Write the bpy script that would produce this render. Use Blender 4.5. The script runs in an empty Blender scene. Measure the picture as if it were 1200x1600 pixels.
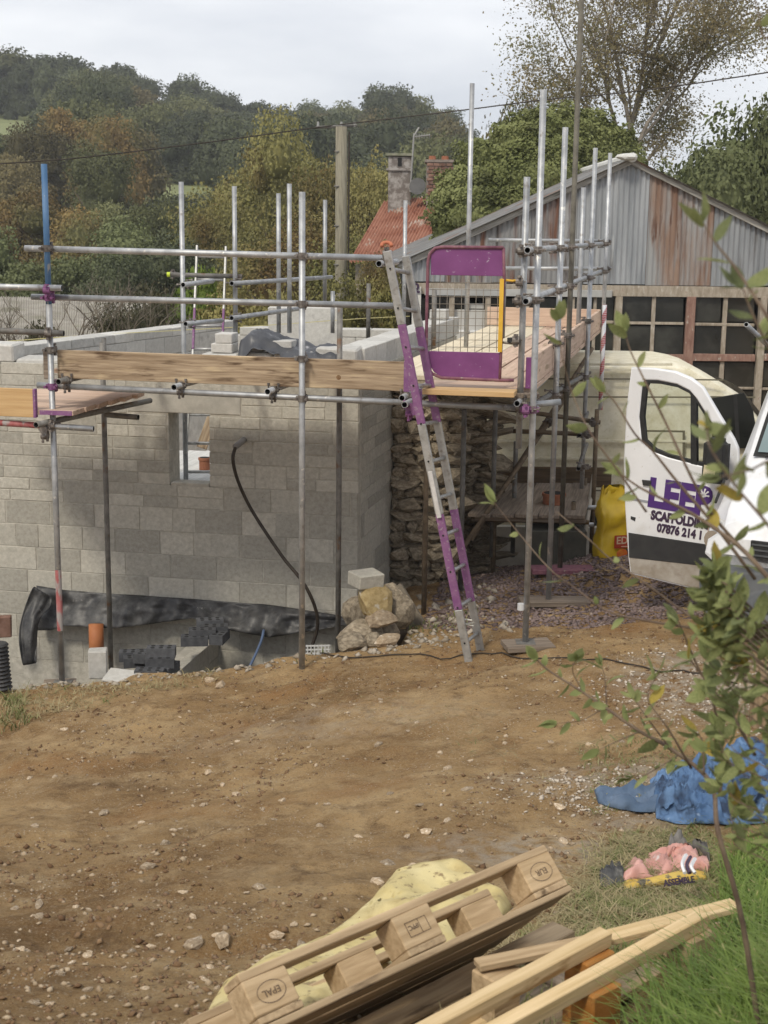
import bpy, bmesh, math, random
import numpy as np
from mathutils import Vector, Matrix

SC = bpy.context.scene
COL = SC.collection
R = math.radians
rnd = random.Random(7)
nrs = np.random.RandomState(11)

# ------------------------------------------------------------------ camera
CAM_H, PITCH, ROLL, FPX = 3.4, R(11.43), R(0.7), 2200.0
cam_d = bpy.data.cameras.new('camera')
cam = bpy.data.objects.new('camera', cam_d)
COL.objects.link(cam)
cam_d.sensor_width = 36.0
cam_d.sensor_fit = 'AUTO'
cam_d.lens = FPX / 1600 * 36.0
cam_d.clip_start, cam_d.clip_end = 0.05, 3000
cam.matrix_world = Matrix.Translation((0, 0, CAM_H)) @ Matrix.Rotation(R(90) - PITCH, 4, 'X') @ Matrix.Rotation(ROLL, 4, 'Z')
cam_d.dof.use_dof = True
cam_d.dof.focus_distance = 11.5
cam_d.dof.aperture_fstop = 8.0
SC.camera = cam

# ------------------------------------------------------------------ sky, sun, exposure
world = bpy.data.worlds.new('World')
SC.world = world
world.use_nodes = True
SUN_EL, SUN_AZ = R(48), R(-150)          # behind the camera, to the left
wn, wl = world.node_tree.nodes, world.node_tree.links
wn.clear()
w_out = wn.new('ShaderNodeOutputWorld')
w_bg = wn.new('ShaderNodeBackground')
w_sky = wn.new('ShaderNodeTexSky')
w_sky.sky_type = 'NISHITA'
w_sky.sun_disc = False
w_sky.sun_elevation = SUN_EL
w_sky.sun_rotation = SUN_AZ
w_tc = wn.new('ShaderNodeTexCoord')
w_mp = wn.new('ShaderNodeMapping')
w_mp.inputs['Scale'].default_value = (1.0, 1.0, 3.6)
w_ns = wn.new('ShaderNodeTexNoise')
w_ns.inputs['Scale'].default_value = 2.3
w_ns.inputs['Detail'].default_value = 7
w_ns.inputs['Roughness'].default_value = 0.5
w_rp = wn.new('ShaderNodeValToRGB')
w_rp.color_ramp.elements[0].position = 0.40
w_rp.color_ramp.elements[0].color = (4.55, 4.75, 5.2, 1)
w_rp.color_ramp.elements[1].position = 0.60
w_rp.color_ramp.elements[1].color = (6.9, 6.95, 7.1, 1)
w_mx = wn.new('ShaderNodeMixRGB')
w_mx.inputs['Fac'].default_value = 0.93
wl.new(w_tc.outputs['Generated'], w_mp.inputs['Vector'])
wl.new(w_mp.outputs['Vector'], w_ns.inputs['Vector'])
wl.new(w_ns.outputs['Fac'], w_rp.inputs['Fac'])
wl.new(w_sky.outputs['Color'], w_mx.inputs['Color1'])
wl.new(w_rp.outputs['Color'], w_mx.inputs['Color2'])
wl.new(w_mx.outputs['Color'], w_bg.inputs['Color'])
w_bg.inputs['Strength'].default_value = 0.1
wl.new(w_bg.outputs['Background'], w_out.inputs['Surface'])

sun_d = bpy.data.lights.new('sun', 'SUN')
sun = bpy.data.objects.new('sun', sun_d)
COL.objects.link(sun)
sun_d.energy = 1.5
sun_d.angle = R(10)
sun_d.color = (1.0, 0.92, 0.78)
_sv = Vector((math.cos(SUN_EL) * math.sin(SUN_AZ), math.cos(SUN_EL) * math.cos(SUN_AZ), math.sin(SUN_EL)))
sun.rotation_euler = _sv.to_track_quat('Z', 'Y').to_euler()

SC.view_settings.view_transform = 'Standard'
SC.view_settings.look = 'None'
SC.view_settings.exposure = 0.66
SC.view_settings.gamma = 1.0
SC.view_settings.use_curve_mapping = False
SC.render.engine = 'CYCLES'
SC.cycles.use_denoising = True
SC.cycles.max_bounces = 6
SC.cycles.transparent_max_bounces = 8

# ------------------------------------------------------------------ measuring helpers (photo pixel -> ray -> real place)
def ray(px, py):
    u, v = (px - 600) / FPX, (800 - py) / FPX
    c, s = math.cos(ROLL), math.sin(ROLL)
    x, y = u * c - v * s, u * s + v * c
    cp, sp = math.cos(PITCH), math.sin(PITCH)
    return Vector((x, cp + y * sp, -sp + y * cp))
def P(px, py, Y):
    d = ray(px, py)
    return Vector((0, 0, CAM_H)) + d * (Y / d.y)
def G(px, py, z):
    d = ray(px, py)
    return Vector((0, 0, CAM_H)) + d * ((z - CAM_H) / d.z)
def on_plane(px, py, o, n):
    d = ray(px, py)
    c = Vector((0, 0, CAM_H))
    return c + d * ((Vector(o) - c).dot(n) / d.dot(n))

# ------------------------------------------------------------------ object helpers
WM = {}
def link(o, Mw=None, parent=None):
    Mw = Mw or Matrix.Identity(4)
    COL.objects.link(o)
    if parent is not None:
        o.parent = parent
        o.matrix_parent_inverse = WM[parent.name].inverted()
    o.matrix_basis = Mw
    WM[o.name] = Mw.copy()
    return o
def tag(o, label=None, cat=None, group=None, kind=None):
    if label: o['label'] = label
    if cat: o['category'] = cat
    if group: o['group'] = group
    if kind: o['kind'] = kind
    return o
def thing(name, label, cat, loc=(0, 0, 0), group=None, rot=None):
    o = bpy.data.objects.new(name, None)
    Mw = Matrix.Translation(loc)
    if rot is not None: Mw = Mw @ rot
    link(o, Mw)
    return tag(o, label, cat, group)
def put(name, mesh, mat=None, parent=None, Mw=None, label=None):
    if mat is not None and not mesh.materials: mesh.materials.append(mat)
    o = bpy.data.objects.new(name, mesh)
    link(o, Mw, parent)
    if label: o['label'] = label
    return o
def frame(o, x, y, z=None):
    """matrix from an origin and two (or three) axes"""
    x = Vector(x).normalized(); y = Vector(y)
    z = x.cross(y).normalized() if z is None else Vector(z).normalized()
    y = z.cross(x).normalized()
    return Matrix(((x.x, y.x, z.x, o[0]), (x.y, y.y, z.y, o[1]), (x.z, y.z, z.z, o[2]), (0, 0, 0, 1)))

class MB:
    """collects shapes into one mesh"""
    def __init__(s): s.v, s.f, s.m = [], [], []
    def add(s, vs, fs, m=0):
        b = len(s.v)
        s.v += [tuple(p) for p in vs]
        s.f += [tuple(b + i for i in f) for f in fs]
        s.m += [m] * len(fs)
        return s
    def box(s, c, d, M=None, m=0):
        vs = [Vector((c[0] + i * d[0] / 2, c[1] + j * d[1] / 2, c[2] + k * d[2] / 2)) for i in (-1, 1) for j in (-1, 1) for k in (-1, 1)]
        if M is not None: vs = [M @ p for p in vs]
        return s.add(vs, [(0, 1, 3, 2), (4, 6, 7, 5), (0, 4, 5, 1), (2, 3, 7, 6), (0, 2, 6, 4), (1, 5, 7, 3)], m)
    def tube(s, pts, r, n=8, m=0, cap=True):
        pts = [Vector(p) for p in pts]
        rs = r if isinstance(r, (list, tuple)) else [r] * len(pts)
        vs, fs = [], []
        up = None
        for i, p in enumerate(pts):
            t = (pts[min(i + 1, len(pts) - 1)] - pts[max(i - 1, 0)]).normalized()
            if up is None:
                up = t.orthogonal().normalized()
            else:
                up = (up - t * up.dot(t))
                up = up.normalized() if up.length > 1e-6 else t.orthogonal().normalized()
            w = t.cross(up)
            for k in range(n):
                a = 2 * math.pi * k / n
                vs.append(p + (up * math.cos(a) + w * math.sin(a)) * rs[i])
        for i in range(len(pts) - 1):
            for k in range(n):
                k2 = (k + 1) % n
                fs.append((i * n + k, i * n + k2, (i + 1) * n + k2, (i + 1) * n + k))
        if cap:
            fs.append(tuple(range(n))[::-1])
            fs.append(tuple((len(pts) - 1) * n + k for k in range(n)))
        return s.add(vs, fs, m)
    def prism(s, poly, z0, z1, M=None, m=0):
        n = len(poly)
        vs = [Vector((p[0], p[1], z0)) for p in poly] + [Vector((p[0], p[1], z1)) for p in poly]
        if M is not None: vs = [M @ p for p in vs]
        return s.add(vs, [tuple(range(n))[::-1], tuple(range(n, 2 * n))] + [(i, (i + 1) % n, n + (i + 1) % n, n + i) for i in range(n)], m)
    def mesh(s, name, mats, smooth=False):
        me = bpy.data.meshes.new(name)
        me.from_pydata(s.v, [], s.f)
        for m in (mats if isinstance(mats, (list, tuple)) else [mats]): me.materials.append(m)
        if len(me.materials) > 1: me.polygons.foreach_set('material_index', s.m)
        if smooth: me.polygons.foreach_set('use_smooth', [True] * len(s.f))
        bm = bmesh.new(); bm.from_mesh(me)
        bmesh.ops.recalc_face_normals(bm, faces=bm.faces); bm.to_mesh(me); bm.free()
        return me
    def build(s, name, mats, parent=None, Mw=None, smooth=False, label=None):
        return put(name, s.mesh(name, mats, smooth), None, parent, Mw, label)

def np_mesh(name, verts, faces, mats, smooth=False, mi=None):
    """verts (n,3), faces (k,3 or 4) arrays"""
    verts = np.asarray(verts, np.float32); faces = np.asarray(faces, np.int32)
    me = bpy.data.meshes.new(name)
    k, w = faces.shape
    me.vertices.add(len(verts)); me.vertices.foreach_set('co', verts.ravel())
    me.loops.add(k * w); me.loops.foreach_set('vertex_index', faces.ravel())
    me.polygons.add(k)
    me.polygons.foreach_set('loop_start', np.arange(k, dtype=np.int32) * w)
    try: me.polygons.foreach_set('loop_total', np.full(k, w, np.int32))
    except Exception: pass
    for m in (mats if isinstance(mats, (list, tuple)) else [mats]): me.materials.append(m)
    if mi is not None: me.polygons.foreach_set('material_index', np.asarray(mi, np.int32))
    if smooth: me.polygons.foreach_set('use_smooth', np.ones(k, bool))
    me.update(calc_edges=True)
    return me

CACHE = {}
def chamfer_mesh(key, L, W, H, bev, mat, jit=0.0, variant=0, seg=1):
    """box of L x W x H centred at the origin, bevelled, corners slightly off; cached"""
    k = (key, round(L, 3), round(W, 3), round(H, 3), variant)
    if k in CACHE: return CACHE[k]
    r = random.Random(str(k))
    bm = bmesh.new()
    bmesh.ops.create_cube(bm, size=1)
    for v in bm.verts:
        v.co = Vector((v.co.x * L, v.co.y * W, v.co.z * H)) + Vector((r.uniform(-1, 1), r.uniform(-1, 1), r.uniform(-1, 1))) * jit
    if bev: bmesh.ops.bevel(bm, geom=list(bm.edges), offset=bev, segments=seg, affect='EDGES')
    me = bpy.data.meshes.new(key); bm.to_mesh(me); bm.free()
    me.materials.append(mat)
    CACHE[k] = me
    return me
def board(name, p0, p1, w, t, up, mat, parent=None, bev=0.003, jit=0.0, label=None):
    """plank from p0 to p1 (its centre line), w across, t thick along up"""
    p0, p1 = Vector(p0), Vector(p1)
    L = (p1 - p0).length
    me = chamfer_mesh('board_' + mat.name, L, w, t, bev, mat, jit)
    x = p1 - p0
    y = Vector(up).cross(x)
    return put(name, me, None, parent, frame((p0 + p1) / 2, x, y), label)
def lumpy(key, mat, seed, sub=1, squash=(1, .8, .6), rough=.25, flat=0.0):
    """an irregular stone about 1 across; cached"""
    k = ('lump', key, seed)
    if k in CACHE: return CACHE[k]
    r = random.Random(seed * 31 + 5)
    bm = bmesh.new()
    bmesh.ops.create_icosphere(bm, subdivisions=sub, radius=.5)
    cuts = [(Vector((r.gauss(0, 1), r.gauss(0, 1), r.gauss(0, 1))).normalized(), r.uniform(.26, .42)) for _ in range(7)]
    for v in bm.verts:
        p = v.co * (1 + r.uniform(-rough, rough))
        for n, d in cuts:
            e = p.dot(n) - d
            if e > 0: p -= n * e * .9
        v.co = Vector((p.x * squash[0], p.y * squash[1], p.z * squash[2]))
    me = bpy.data.meshes.new(key); bm.to_mesh(me); bm.free()
    me.materials.append(mat)
    CACHE[k] = me
    return me
def plate_mesh(name, outer, holes, thick, bev, mat):
    """flat shape with holes (x,y outlines) extruded to +-thick/2"""
    cu = bpy.data.curves.new(name, 'CURVE')
    cu.dimensions = '2D'; cu.fill_mode = 'BOTH'; cu.extrude = max(thick / 2 - bev, 1e-4); cu.bevel_depth = bev; cu.bevel_resolution = 1
    for ring in [outer] + list(holes):
        sp = cu.splines.new('POLY'); sp.points.add(len(ring) - 1); sp.use_cyclic_u = True
        for q, p in zip(sp.points, ring): q.co = (p[0], p[1], 0, 1)
    ob = bpy.data.objects.new(name, cu); COL.objects.link(ob)
    dg = bpy.context.evaluated_depsgraph_get()
    me = bpy.data.meshes.new_from_object(ob.evaluated_get(dg), depsgraph=dg)
    bpy.data.objects.remove(ob); bpy.data.curves.remove(cu)
    me.name = name; me.materials.clear(); me.materials.append(mat)
    return me
def text_mesh(s, size, mat, bold=0.0, depth=0.002, sx=1.0):
    cu = bpy.data.curves.new('lettering', 'FONT')
    cu.body = s; cu.size = size; cu.extrude = depth; cu.offset = bold; cu.align_x = 'CENTER'; cu.align_y = 'CENTER'; cu.resolution_u = 3
    ob = bpy.data.objects.new('lettering', cu); COL.objects.link(ob)
    dg = bpy.context.evaluated_depsgraph_get()
    me = bpy.data.meshes.new_from_object(ob.evaluated_get(dg), depsgraph=dg)
    bpy.data.objects.remove(ob); bpy.data.curves.remove(cu)
    me.materials.clear(); me.materials.append(mat)
    if sx != 1.0: me.transform(Matrix.Diagonal((sx, 1, 1, 1)))
    return me

# ------------------------------------------------------------------ noise on arrays
_perm = np.random.RandomState(3).rand(256, 256).astype(np.float32)
def vnoise(x, y):
    xi, yi = np.floor(x).astype(int), np.floor(y).astype(int)
    fx, fy = x - xi, y - yi
    fx = fx * fx * (3 - 2 * fx); fy = fy * fy * (3 - 2 * fy)
    a = _perm[xi % 256, yi % 256]; b = _perm[(xi + 1) % 256, yi % 256]
    c = _perm[xi % 256, (yi + 1) % 256]; d = _perm[(xi + 1) % 256, (yi + 1) % 256]
    return (a * (1 - fx) + b * fx) * (1 - fy) + (c * (1 - fx) + d * fx) * fy - .5
def fbm(x, y, o=4):
    t, a = 0, 1
    for i in range(o):
        t = t + vnoise(x * 2 ** i + 17.3 * i, y * 2 ** i + 5.1 * i) * a; a *= .5
    return t
_pl = _perm.tolist()
def fb1(x, y, o=4):
    t, a = 0.0, 1.0
    for i in range(o):
        X, Y = x * 2 ** i + 17.3 * i, y * 2 ** i + 5.1 * i
        xi, yi = math.floor(X), math.floor(Y); fx, fy = X - xi, Y - yi
        fx = fx * fx * (3 - 2 * fx); fy = fy * fy * (3 - 2 * fy)
        r0, r1 = _pl[xi % 256], _pl[(xi + 1) % 256]; y0, y1 = yi % 256, (yi + 1) % 256
        t += ((r0[y0] * (1 - fx) + r1[y0] * fx) * (1 - fy) + (r0[y1] * (1 - fx) + r1[y1] * fx) * fy - .5) * a; a *= .5
    return t
def sstep(a, b, x):
    t = np.clip((x - a) / (b - a), 0, 1)
    return t * t * (3 - 2 * t)

# ------------------------------------------------------------------ materials
MATS = {}
def mat(name, c1, c2=None, scale=6, detail=6, rough=.8, metal=0.0, bump=0.0, bscale=60, stretch=(1, 1, 1), rand=0.0,
        c3=None, s3=3, t3=(.55, .65), stretch3=None, lo=.35, hi=.65, spec=.3, trans=0.0, world=False, bdetail=4, nrough=.55, c4=None, s4=8, t4=(.6, .68)):
    if name in MATS: return MATS[name]
    m = bpy.data.materials.new(name); m.use_nodes = True
    MATS[name] = m
    N, Lk = m.node_tree.nodes, m.node_tree.links
    b = N['Principled BSDF']
    b.inputs['Roughness'].default_value = rough; b.inputs['Metallic'].default_value = metal
    b.inputs['Specular IOR Level'].default_value = spec
    if c2 is None: c2 = c1
    if world:
        vec = N.new('ShaderNodeNewGeometry').outputs['Position']
    else:
        vec = N.new('ShaderNodeTexCoord').outputs['Object']
        oi = N.new('ShaderNodeObjectInfo')
        ml = N.new('ShaderNodeMath'); ml.operation = 'MULTIPLY'; ml.inputs[1].default_value = 37.0
        Lk.new(oi.outputs['Random'], ml.inputs[0])
        ad = N.new('ShaderNodeVectorMath'); ad.operation = 'ADD'
        Lk.new(vec, ad.inputs[0]); Lk.new(ml.outputs[0], ad.inputs[1])
        vec = ad.outputs[0]
    def nz(sc, st, dt=detail):
        mp = N.new('ShaderNodeMapping'); mp.inputs['Scale'].default_value = st
        n = N.new('ShaderNodeTexNoise'); n.inputs['Scale'].default_value = sc; n.inputs['Detail'].default_value = dt; n.inputs['Roughness'].default_value = nrough
        Lk.new(vec, mp.inputs['Vector']); Lk.new(mp.outputs[0], n.inputs['Vector'])
        return n.outputs['Fac']
    rp = N.new('ShaderNodeValToRGB')
    rp.color_ramp.elements[0].position = lo; rp.color_ramp.elements[0].color = (*c1, 1)
    rp.color_ramp.elements[1].position = hi; rp.color_ramp.elements[1].color = (*c2, 1)
    Lk.new(nz(scale, stretch), rp.inputs['Fac'])
    col = rp.outputs['Color']
    for cc, ss, tt in ((c3, s3, t3), (c4, s4, t4)):
        if cc is None: continue
        r3 = N.new('ShaderNodeMapRange'); r3.inputs['From Min'].default_value, r3.inputs['From Max'].default_value = tt
        Lk.new(nz(ss, stretch3 or stretch), r3.inputs['Value'])
        mx = N.new('ShaderNodeMixRGB'); mx.inputs['Color2'].default_value = (*cc, 1)
        Lk.new(r3.outputs[0], mx.inputs['Fac']); Lk.new(col, mx.inputs['Color1'])
        col = mx.outputs['Color']
    if rand:
        oi = N.new('ShaderNodeObjectInfo')
        mr = N.new('ShaderNodeMapRange'); mr.inputs['To Min'].default_value, mr.inputs['To Max'].default_value = 1 - rand, 1 + rand
        Lk.new(oi.outputs['Random'], mr.inputs['Value'])
        hs = N.new('ShaderNodeHueSaturation'); Lk.new(mr.outputs[0], hs.inputs['Value']); Lk.new(col, hs.inputs['Color'])
        col = hs.outputs['Color']
    Lk.new(col, b.inputs['Base Color'])
    if bump:
        bp = N.new('ShaderNodeBump'); bp.inputs['Strength'].default_value = bump; bp.inputs['Distance'].default_value = .01
        Lk.new(nz(bscale, stretch, bdetail), bp.inputs['Height']); Lk.new(bp.outputs[0], b.inputs['Normal'])
    if trans:
        t = N.new('ShaderNodeBsdfTranslucent'); Lk.new(col, t.inputs['Color'])
        ms = N.new('ShaderNodeMixShader'); ms.inputs[0].default_value = trans
        Lk.new(b.outputs[0], ms.inputs[1]); Lk.new(t.outputs[0], ms.inputs[2])
        Lk.new(ms.outputs[0], N['Material Output'].inputs['Surface'])
    return m

galv = mat('galvanised_steel', (.30, .31, .32), (.46, .47, .48), scale=9, rough=.5, metal=.55, bump=.05, bscale=90, c3=(.22, .20, .18), s3=14, t3=(.6, .75), rand=.12, spec=.5, c4=(.62, .60, .56), s4=17, t4=(.62, .68))
steel_old = mat('weathered_steel', (.13, .125, .115), (.22, .21, .195), scale=14, rough=.65, metal=.3, bump=.1, c3=(.16, .09, .05), s3=9, t3=(.58, .7), rand=.12)
steel_brown = mat('rusty_steel', (.10, .075, .05), (.19, .14, .09), scale=14, rough=.75, metal=.15, bump=.15)
tube_dark = mat('tube_inside', (.02, .02, .02), rough=.9)  # near black colour put in for the shade inside tubes and holes
paint_blue = mat('blue_paint', (.055, .13, .25), (.10, .19, .33), scale=12, rough=.55, c3=(.33, .35, .36), s3=16, t3=(.56, .62), stretch=(1, 1, .35))
paint_red = mat('red_paint', (.30, .07, .07), (.42, .16, .16), scale=16, rough=.6, c3=(.33, .31, .30), s3=14, t3=(.5, .6), stretch=(1, 1, .4))
purple = mat('purple_paint', (.165, .045, .155), (.20, .06, .19), scale=6, rough=.42, c3=(.36, .30, .37), s3=24, t3=(.66, .72), bump=.05, spec=.4)
purple_worn = mat('worn_purple_paint', (.19, .075, .19), (.25, .12, .235), scale=16, rough=.6, c3=(.31, .25, .28), s3=45, t3=(.58, .70))
maroon = mat('maroon_rail', (.15, .055, .085), (.24, .11, .13), scale=20, rough=.65, c3=(.28, .24, .2), s3=18, t3=(.62, .7))
coupler_mat = mat('coupler_steel', (.12, .10, .09), (.24, .22, .20), scale=30, rough=.6, metal=.5, rand=.3)
coupler_purple = mat('coupler_purple', (.16, .05, .15), (.22, .10, .2), scale=30, rough=.6)
yellow_paint = mat('yellow_paint', (.62, .36, .03), (.72, .44, .06), scale=12, rough=.5, c3=(.3, .18, .06), s3=22, t3=(.63, .7))
alu = mat('ladder_aluminium', (.34, .34, .33), (.46, .46, .45), scale=14, rough=.45, metal=.5, c3=(.25, .23, .21), s3=20, t3=(.55, .7))
white_paint = mat('white_gloss_paint', (.70, .71, .73), (.78, .79, .81), scale=3, rough=.3, spec=.5, c3=(.58, .57, .55), s3=4, t3=(.56, .8), c4=(.52, .50, .46), s4=30, t4=(.64, .75))
block_mat = mat('concrete_block', (.37, .352, .305), (.51, .49, .43), scale=26, rough=.95, bump=.6, bscale=160, rand=.18, c3=(.54, .51, .45), s3=5, t3=(.58, .70), c4=(.25, .235, .195), s4=60, t4=(.62, .68), detail=9, nrough=.7)
block_pale = mat('pale_concrete_block', (.46, .45, .42), (.58, .57, .54), scale=22, rough=.95, bump=.5, bscale=140, rand=.12, c3=(.36, .35, .33), s3=7, t3=(.58, .7), detail=9, nrough=.7)
mortar = mat('mortar', (.38, .36, .31), (.52, .495, .435), scale=20, rough=.95, bump=.7, bscale=70, c3=(.40, .38, .33), s3=4, t3=(.5, .65))
mortar_pale = mat('pale_mortar', (.48, .47, .44), (.60, .59, .56), scale=20, rough=.95, bump=.6, bscale=70)
concrete = mat('cast_concrete', (.38, .365, .325), (.48, .46, .41), scale=12, rough=.9, bump=.25, bscale=90)
white_wash = mat('limewashed_stone', (.52, .52, .50), (.72, .72, .70), scale=9, rough=.95, bump=1.0, bscale=14)
stone_mat = mat('rubble_stone', (.19, .155, .11), (.42, .355, .265), scale=9, rough=.95, bump=.8, bscale=40, rand=.28, c3=(.42, .36, .27), s3=6, t3=(.58, .7), detail=9)
stone_ochre = mat('ochre_stone', (.26, .19, .085), (.40, .31, .16), scale=8, rough=.9, bump=.6, bscale=30, c3=(.45, .42, .36), s3=5, t3=(.58, .68))
stone_mortar = mat('earth_mortar', (.22, .18, .13), (.34, .285, .21), scale=10, rough=1, bump=1.0, bscale=30)
pebble_mat = mat('loose_stone', (.25, .185, .12), (.44, .35, .245), scale=7, rough=.9, bump=.3, bscale=40, rand=.35, c3=(.6, .54, .45), s3=5, t3=(.58, .7))
slate_mat = mat('slate_chip', (.125, .09, .085), (.24, .18, .165), scale=3, rough=.8, world=True, c3=(.32, .25, .21), s3=11, t3=(.58, .66))
wood_old = mat('weathered_board', (.23, .165, .105), (.41, .315, .215), scale=5, rough=.85, stretch=(.6, 9, 9), bump=.4, bscale=7, c3=(.085, .05, .028), s3=3.5, t3=(.56, .68), stretch3=(.8, 5, 5), c4=(.50, .39, .25), s4=3, t4=(.56, .7), rand=.1)
wood_new = mat('fresh_board', (.50, .32, .15), (.60, .41, .21), scale=5, rough=.75, stretch=(.5, 10, 10), bump=.1, bscale=6, c3=(.33, .19, .08), s3=3, t3=(.68, .72), stretch3=(2, 5, 5), rand=.06)
wood_deck = mat('deck_plank', (.44, .31, .235), (.57, .43, .33), scale=5, rough=.85, stretch=(.5, 8, 8), bump=.2, bscale=6, c3=(.3, .22, .15), s3=3, t3=(.58, .68), stretch3=(.8, 5, 5), rand=.14)
wood_pale = mat('pale_deck_plank', (.58, .50, .36), (.68, .60, .45), scale=5, rough=.85, stretch=(.5, 8, 8), bump=.15, bscale=6, rand=.08)
wood_grey = mat('grey_plank', (.16, .125, .095), (.29, .235, .185), scale=5, rough=.9, stretch=(.5, 9, 9), bump=.3, bscale=7, rand=.15)
wood_pallet = mat('pallet_wood', (.31, .22, .13), (.47, .35, .215), scale=6, rough=.85, stretch=(.5, 8, 8), bump=.25, bscale=8, rand=.14, c3=(.12, .08, .045), s3=4, t3=(.6, .7), stretch3=(.7, 5, 5))
wood_block = mat('pallet_block', (.37, .26, .145), (.52, .385, .235), scale=7, rough=.85, stretch=(.7, 7, 7), bump=.3, bscale=8, rand=.16)
wood_bright = mat('new_pallet_wood', (.50, .36, .18), (.66, .50, .29), scale=6, rough=.8, stretch=(.45, 8, 8), bump=.2, bscale=8, rand=.08, c3=(.36, .22, .09), s3=3, t3=(.66, .72), stretch3=(1, 5, 5))
wood_orange = mat('stained_block', (.32, .13, .025), (.44, .21, .06), scale=5, rough=.8, stretch=(1, 3, 3), c3=(.2, .09, .03), s3=6, t3=(.55, .65), bump=.2)
stamp_ink = mat('stamp_ink', (.12, .085, .06), rough=.9)
black_plastic = mat('black_polythene', (.022, .022, .024), (.05, .049, .05), scale=7, rough=.55, bump=.25, bscale=14, spec=.5)
black_dusty = mat('dusty_polythene', (.018, .018, .02), (.035, .035, .037), scale=5, rough=.5, bump=.3, bscale=12, c3=(.13, .128, .122), s3=3.5, t3=(.46, .72), spec=.5, detail=12, nrough=.75, c4=(.30, .295, .28), s4=9, t4=(.63, .70))
hose_mat = mat('dark_hose', (.03, .022, .018), (.05, .04, .03), scale=10, rough=.6)
grey_sleeve = mat('grey_plastic', (.22, .21, .20), rough=.6)
terracotta = mat('terracotta', (.26, .10, .055), (.33, .14, .08), scale=10, rough=.85)
brick_black = mat('engineering_brick', (.06, .062, .068), (.10, .103, .11), scale=20, rough=.7, bump=.2, rand=.15)
blue_plastic = mat('blue_pipe', (.09, .13, .22), (.12, .17, .28), scale=5, rough=.5)
soil = stone_mortar
glass_dark = mat('dark_glass', (.012, .013, .012), (.022, .023, .02), scale=2, rough=.12, spec=.5)
rubber = mat('black_rubber', (.02, .02, .02), (.03, .03, .03), scale=20, rough=.75)
trim_grey = mat('grey_bumper_plastic', (.075, .08, .085), (.10, .105, .11), scale=8, rough=.55)
stripe_dark = mat('dark_rub_strip', (.028, .028, .03), (.04, .04, .04), scale=8, rough=.6)
cream = mat('grimy_cream_paint', (.64, .59, .42), (.80, .76, .62), scale=7, rough=.5, c3=(.50, .45, .27), s3=17, t3=(.55, .72), detail=9, nrough=.7)
sign_purple = mat('sign_purple', (.075, .03, .17), rough=.45)
sign_dark = mat('sign_dark', (.05, .03, .06), rough=.45)
bark = mat('bark', (.075, .06, .045), (.14, .115, .09), scale=12, rough=.95, bump=.6, bscale=30)
pole_mat = mat('weathered_pole', (.16, .145, .11), (.27, .25, .19), scale=6, rough=.95, stretch=(6, 6, .5), bump=.3, bscale=12)
# ------------------------------------------------------------------ ground
_by = [-20, 0, 2.5, 3.5, 4.5, 6, 8, 10.5, 13, 15.3, 17, 20, 28, 45, 70, 100, 140, 180, 225, 300, 900]
_bz = [1.9, 1.75, 1.42, 1.1, .82, .5, .2, .02, -.12, -.42, -.55, -.7, -1.2, -2.2, -2.2, 1.5, 7.5, 13.5, 19, 21, 22]
WC = Vector((-.235, 12.6, 0)); WA = Vector((-math.cos(R(10.5)), math.sin(R(10.5)), 0)); WN = Vector((-math.sin(R(10.5)), -math.cos(R(10.5)), 0))
SB = Vector((math.sin(R(12.8)), math.cos(R(12.8)), 0)); SNn = Vector((SB.y, -SB.x, 0))
def gz(x, y):
    x, y = np.asarray(x, float), np.asarray(y, float)
    z = np.interp(y, _by, _bz)
    az = x / np.maximum(y, 1)
    far = sstep(70, 120, y)
    hf = np.interp(az, [-.35, -.2, -.09, 0, .05, .12], [1.12, 1.04, .86, .74, .62, .5])
    z = z * (1 - far) + z * hf * far
    z = z + .11 * np.clip(x, -4, 3) * sstep(5, 8.5, y) * (1 - sstep(13.5, 17, y))
    z = z + .42 * sstep(.45, 1.5, x) * (1 - sstep(3.2, 5.6, y))
    z = z + .16 * np.exp(-((x - 2.2) / 1.1) ** 2 - ((y - 13.6) / 1.1) ** 2)
    edge = 11.22 + .045 * (x + .3) - .10 * np.exp(-((x + 1.3) / .5) ** 2) + .05 * fbm(x * 2.3, y * 0 + 3)
    tr = sstep(edge + .0, edge + .28, y) * (1 - sstep(-.02, .25, x + .0 * y)) * (1 - sstep(14, 16, y)) * sstep(-7, -6, x)
    z = z - tr * (.72 - .06 * np.clip(x + 3, 0, 4))
    return z
def gzs(x, y): return float(gz(np.array([x]), np.array([y]))[0])
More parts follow.
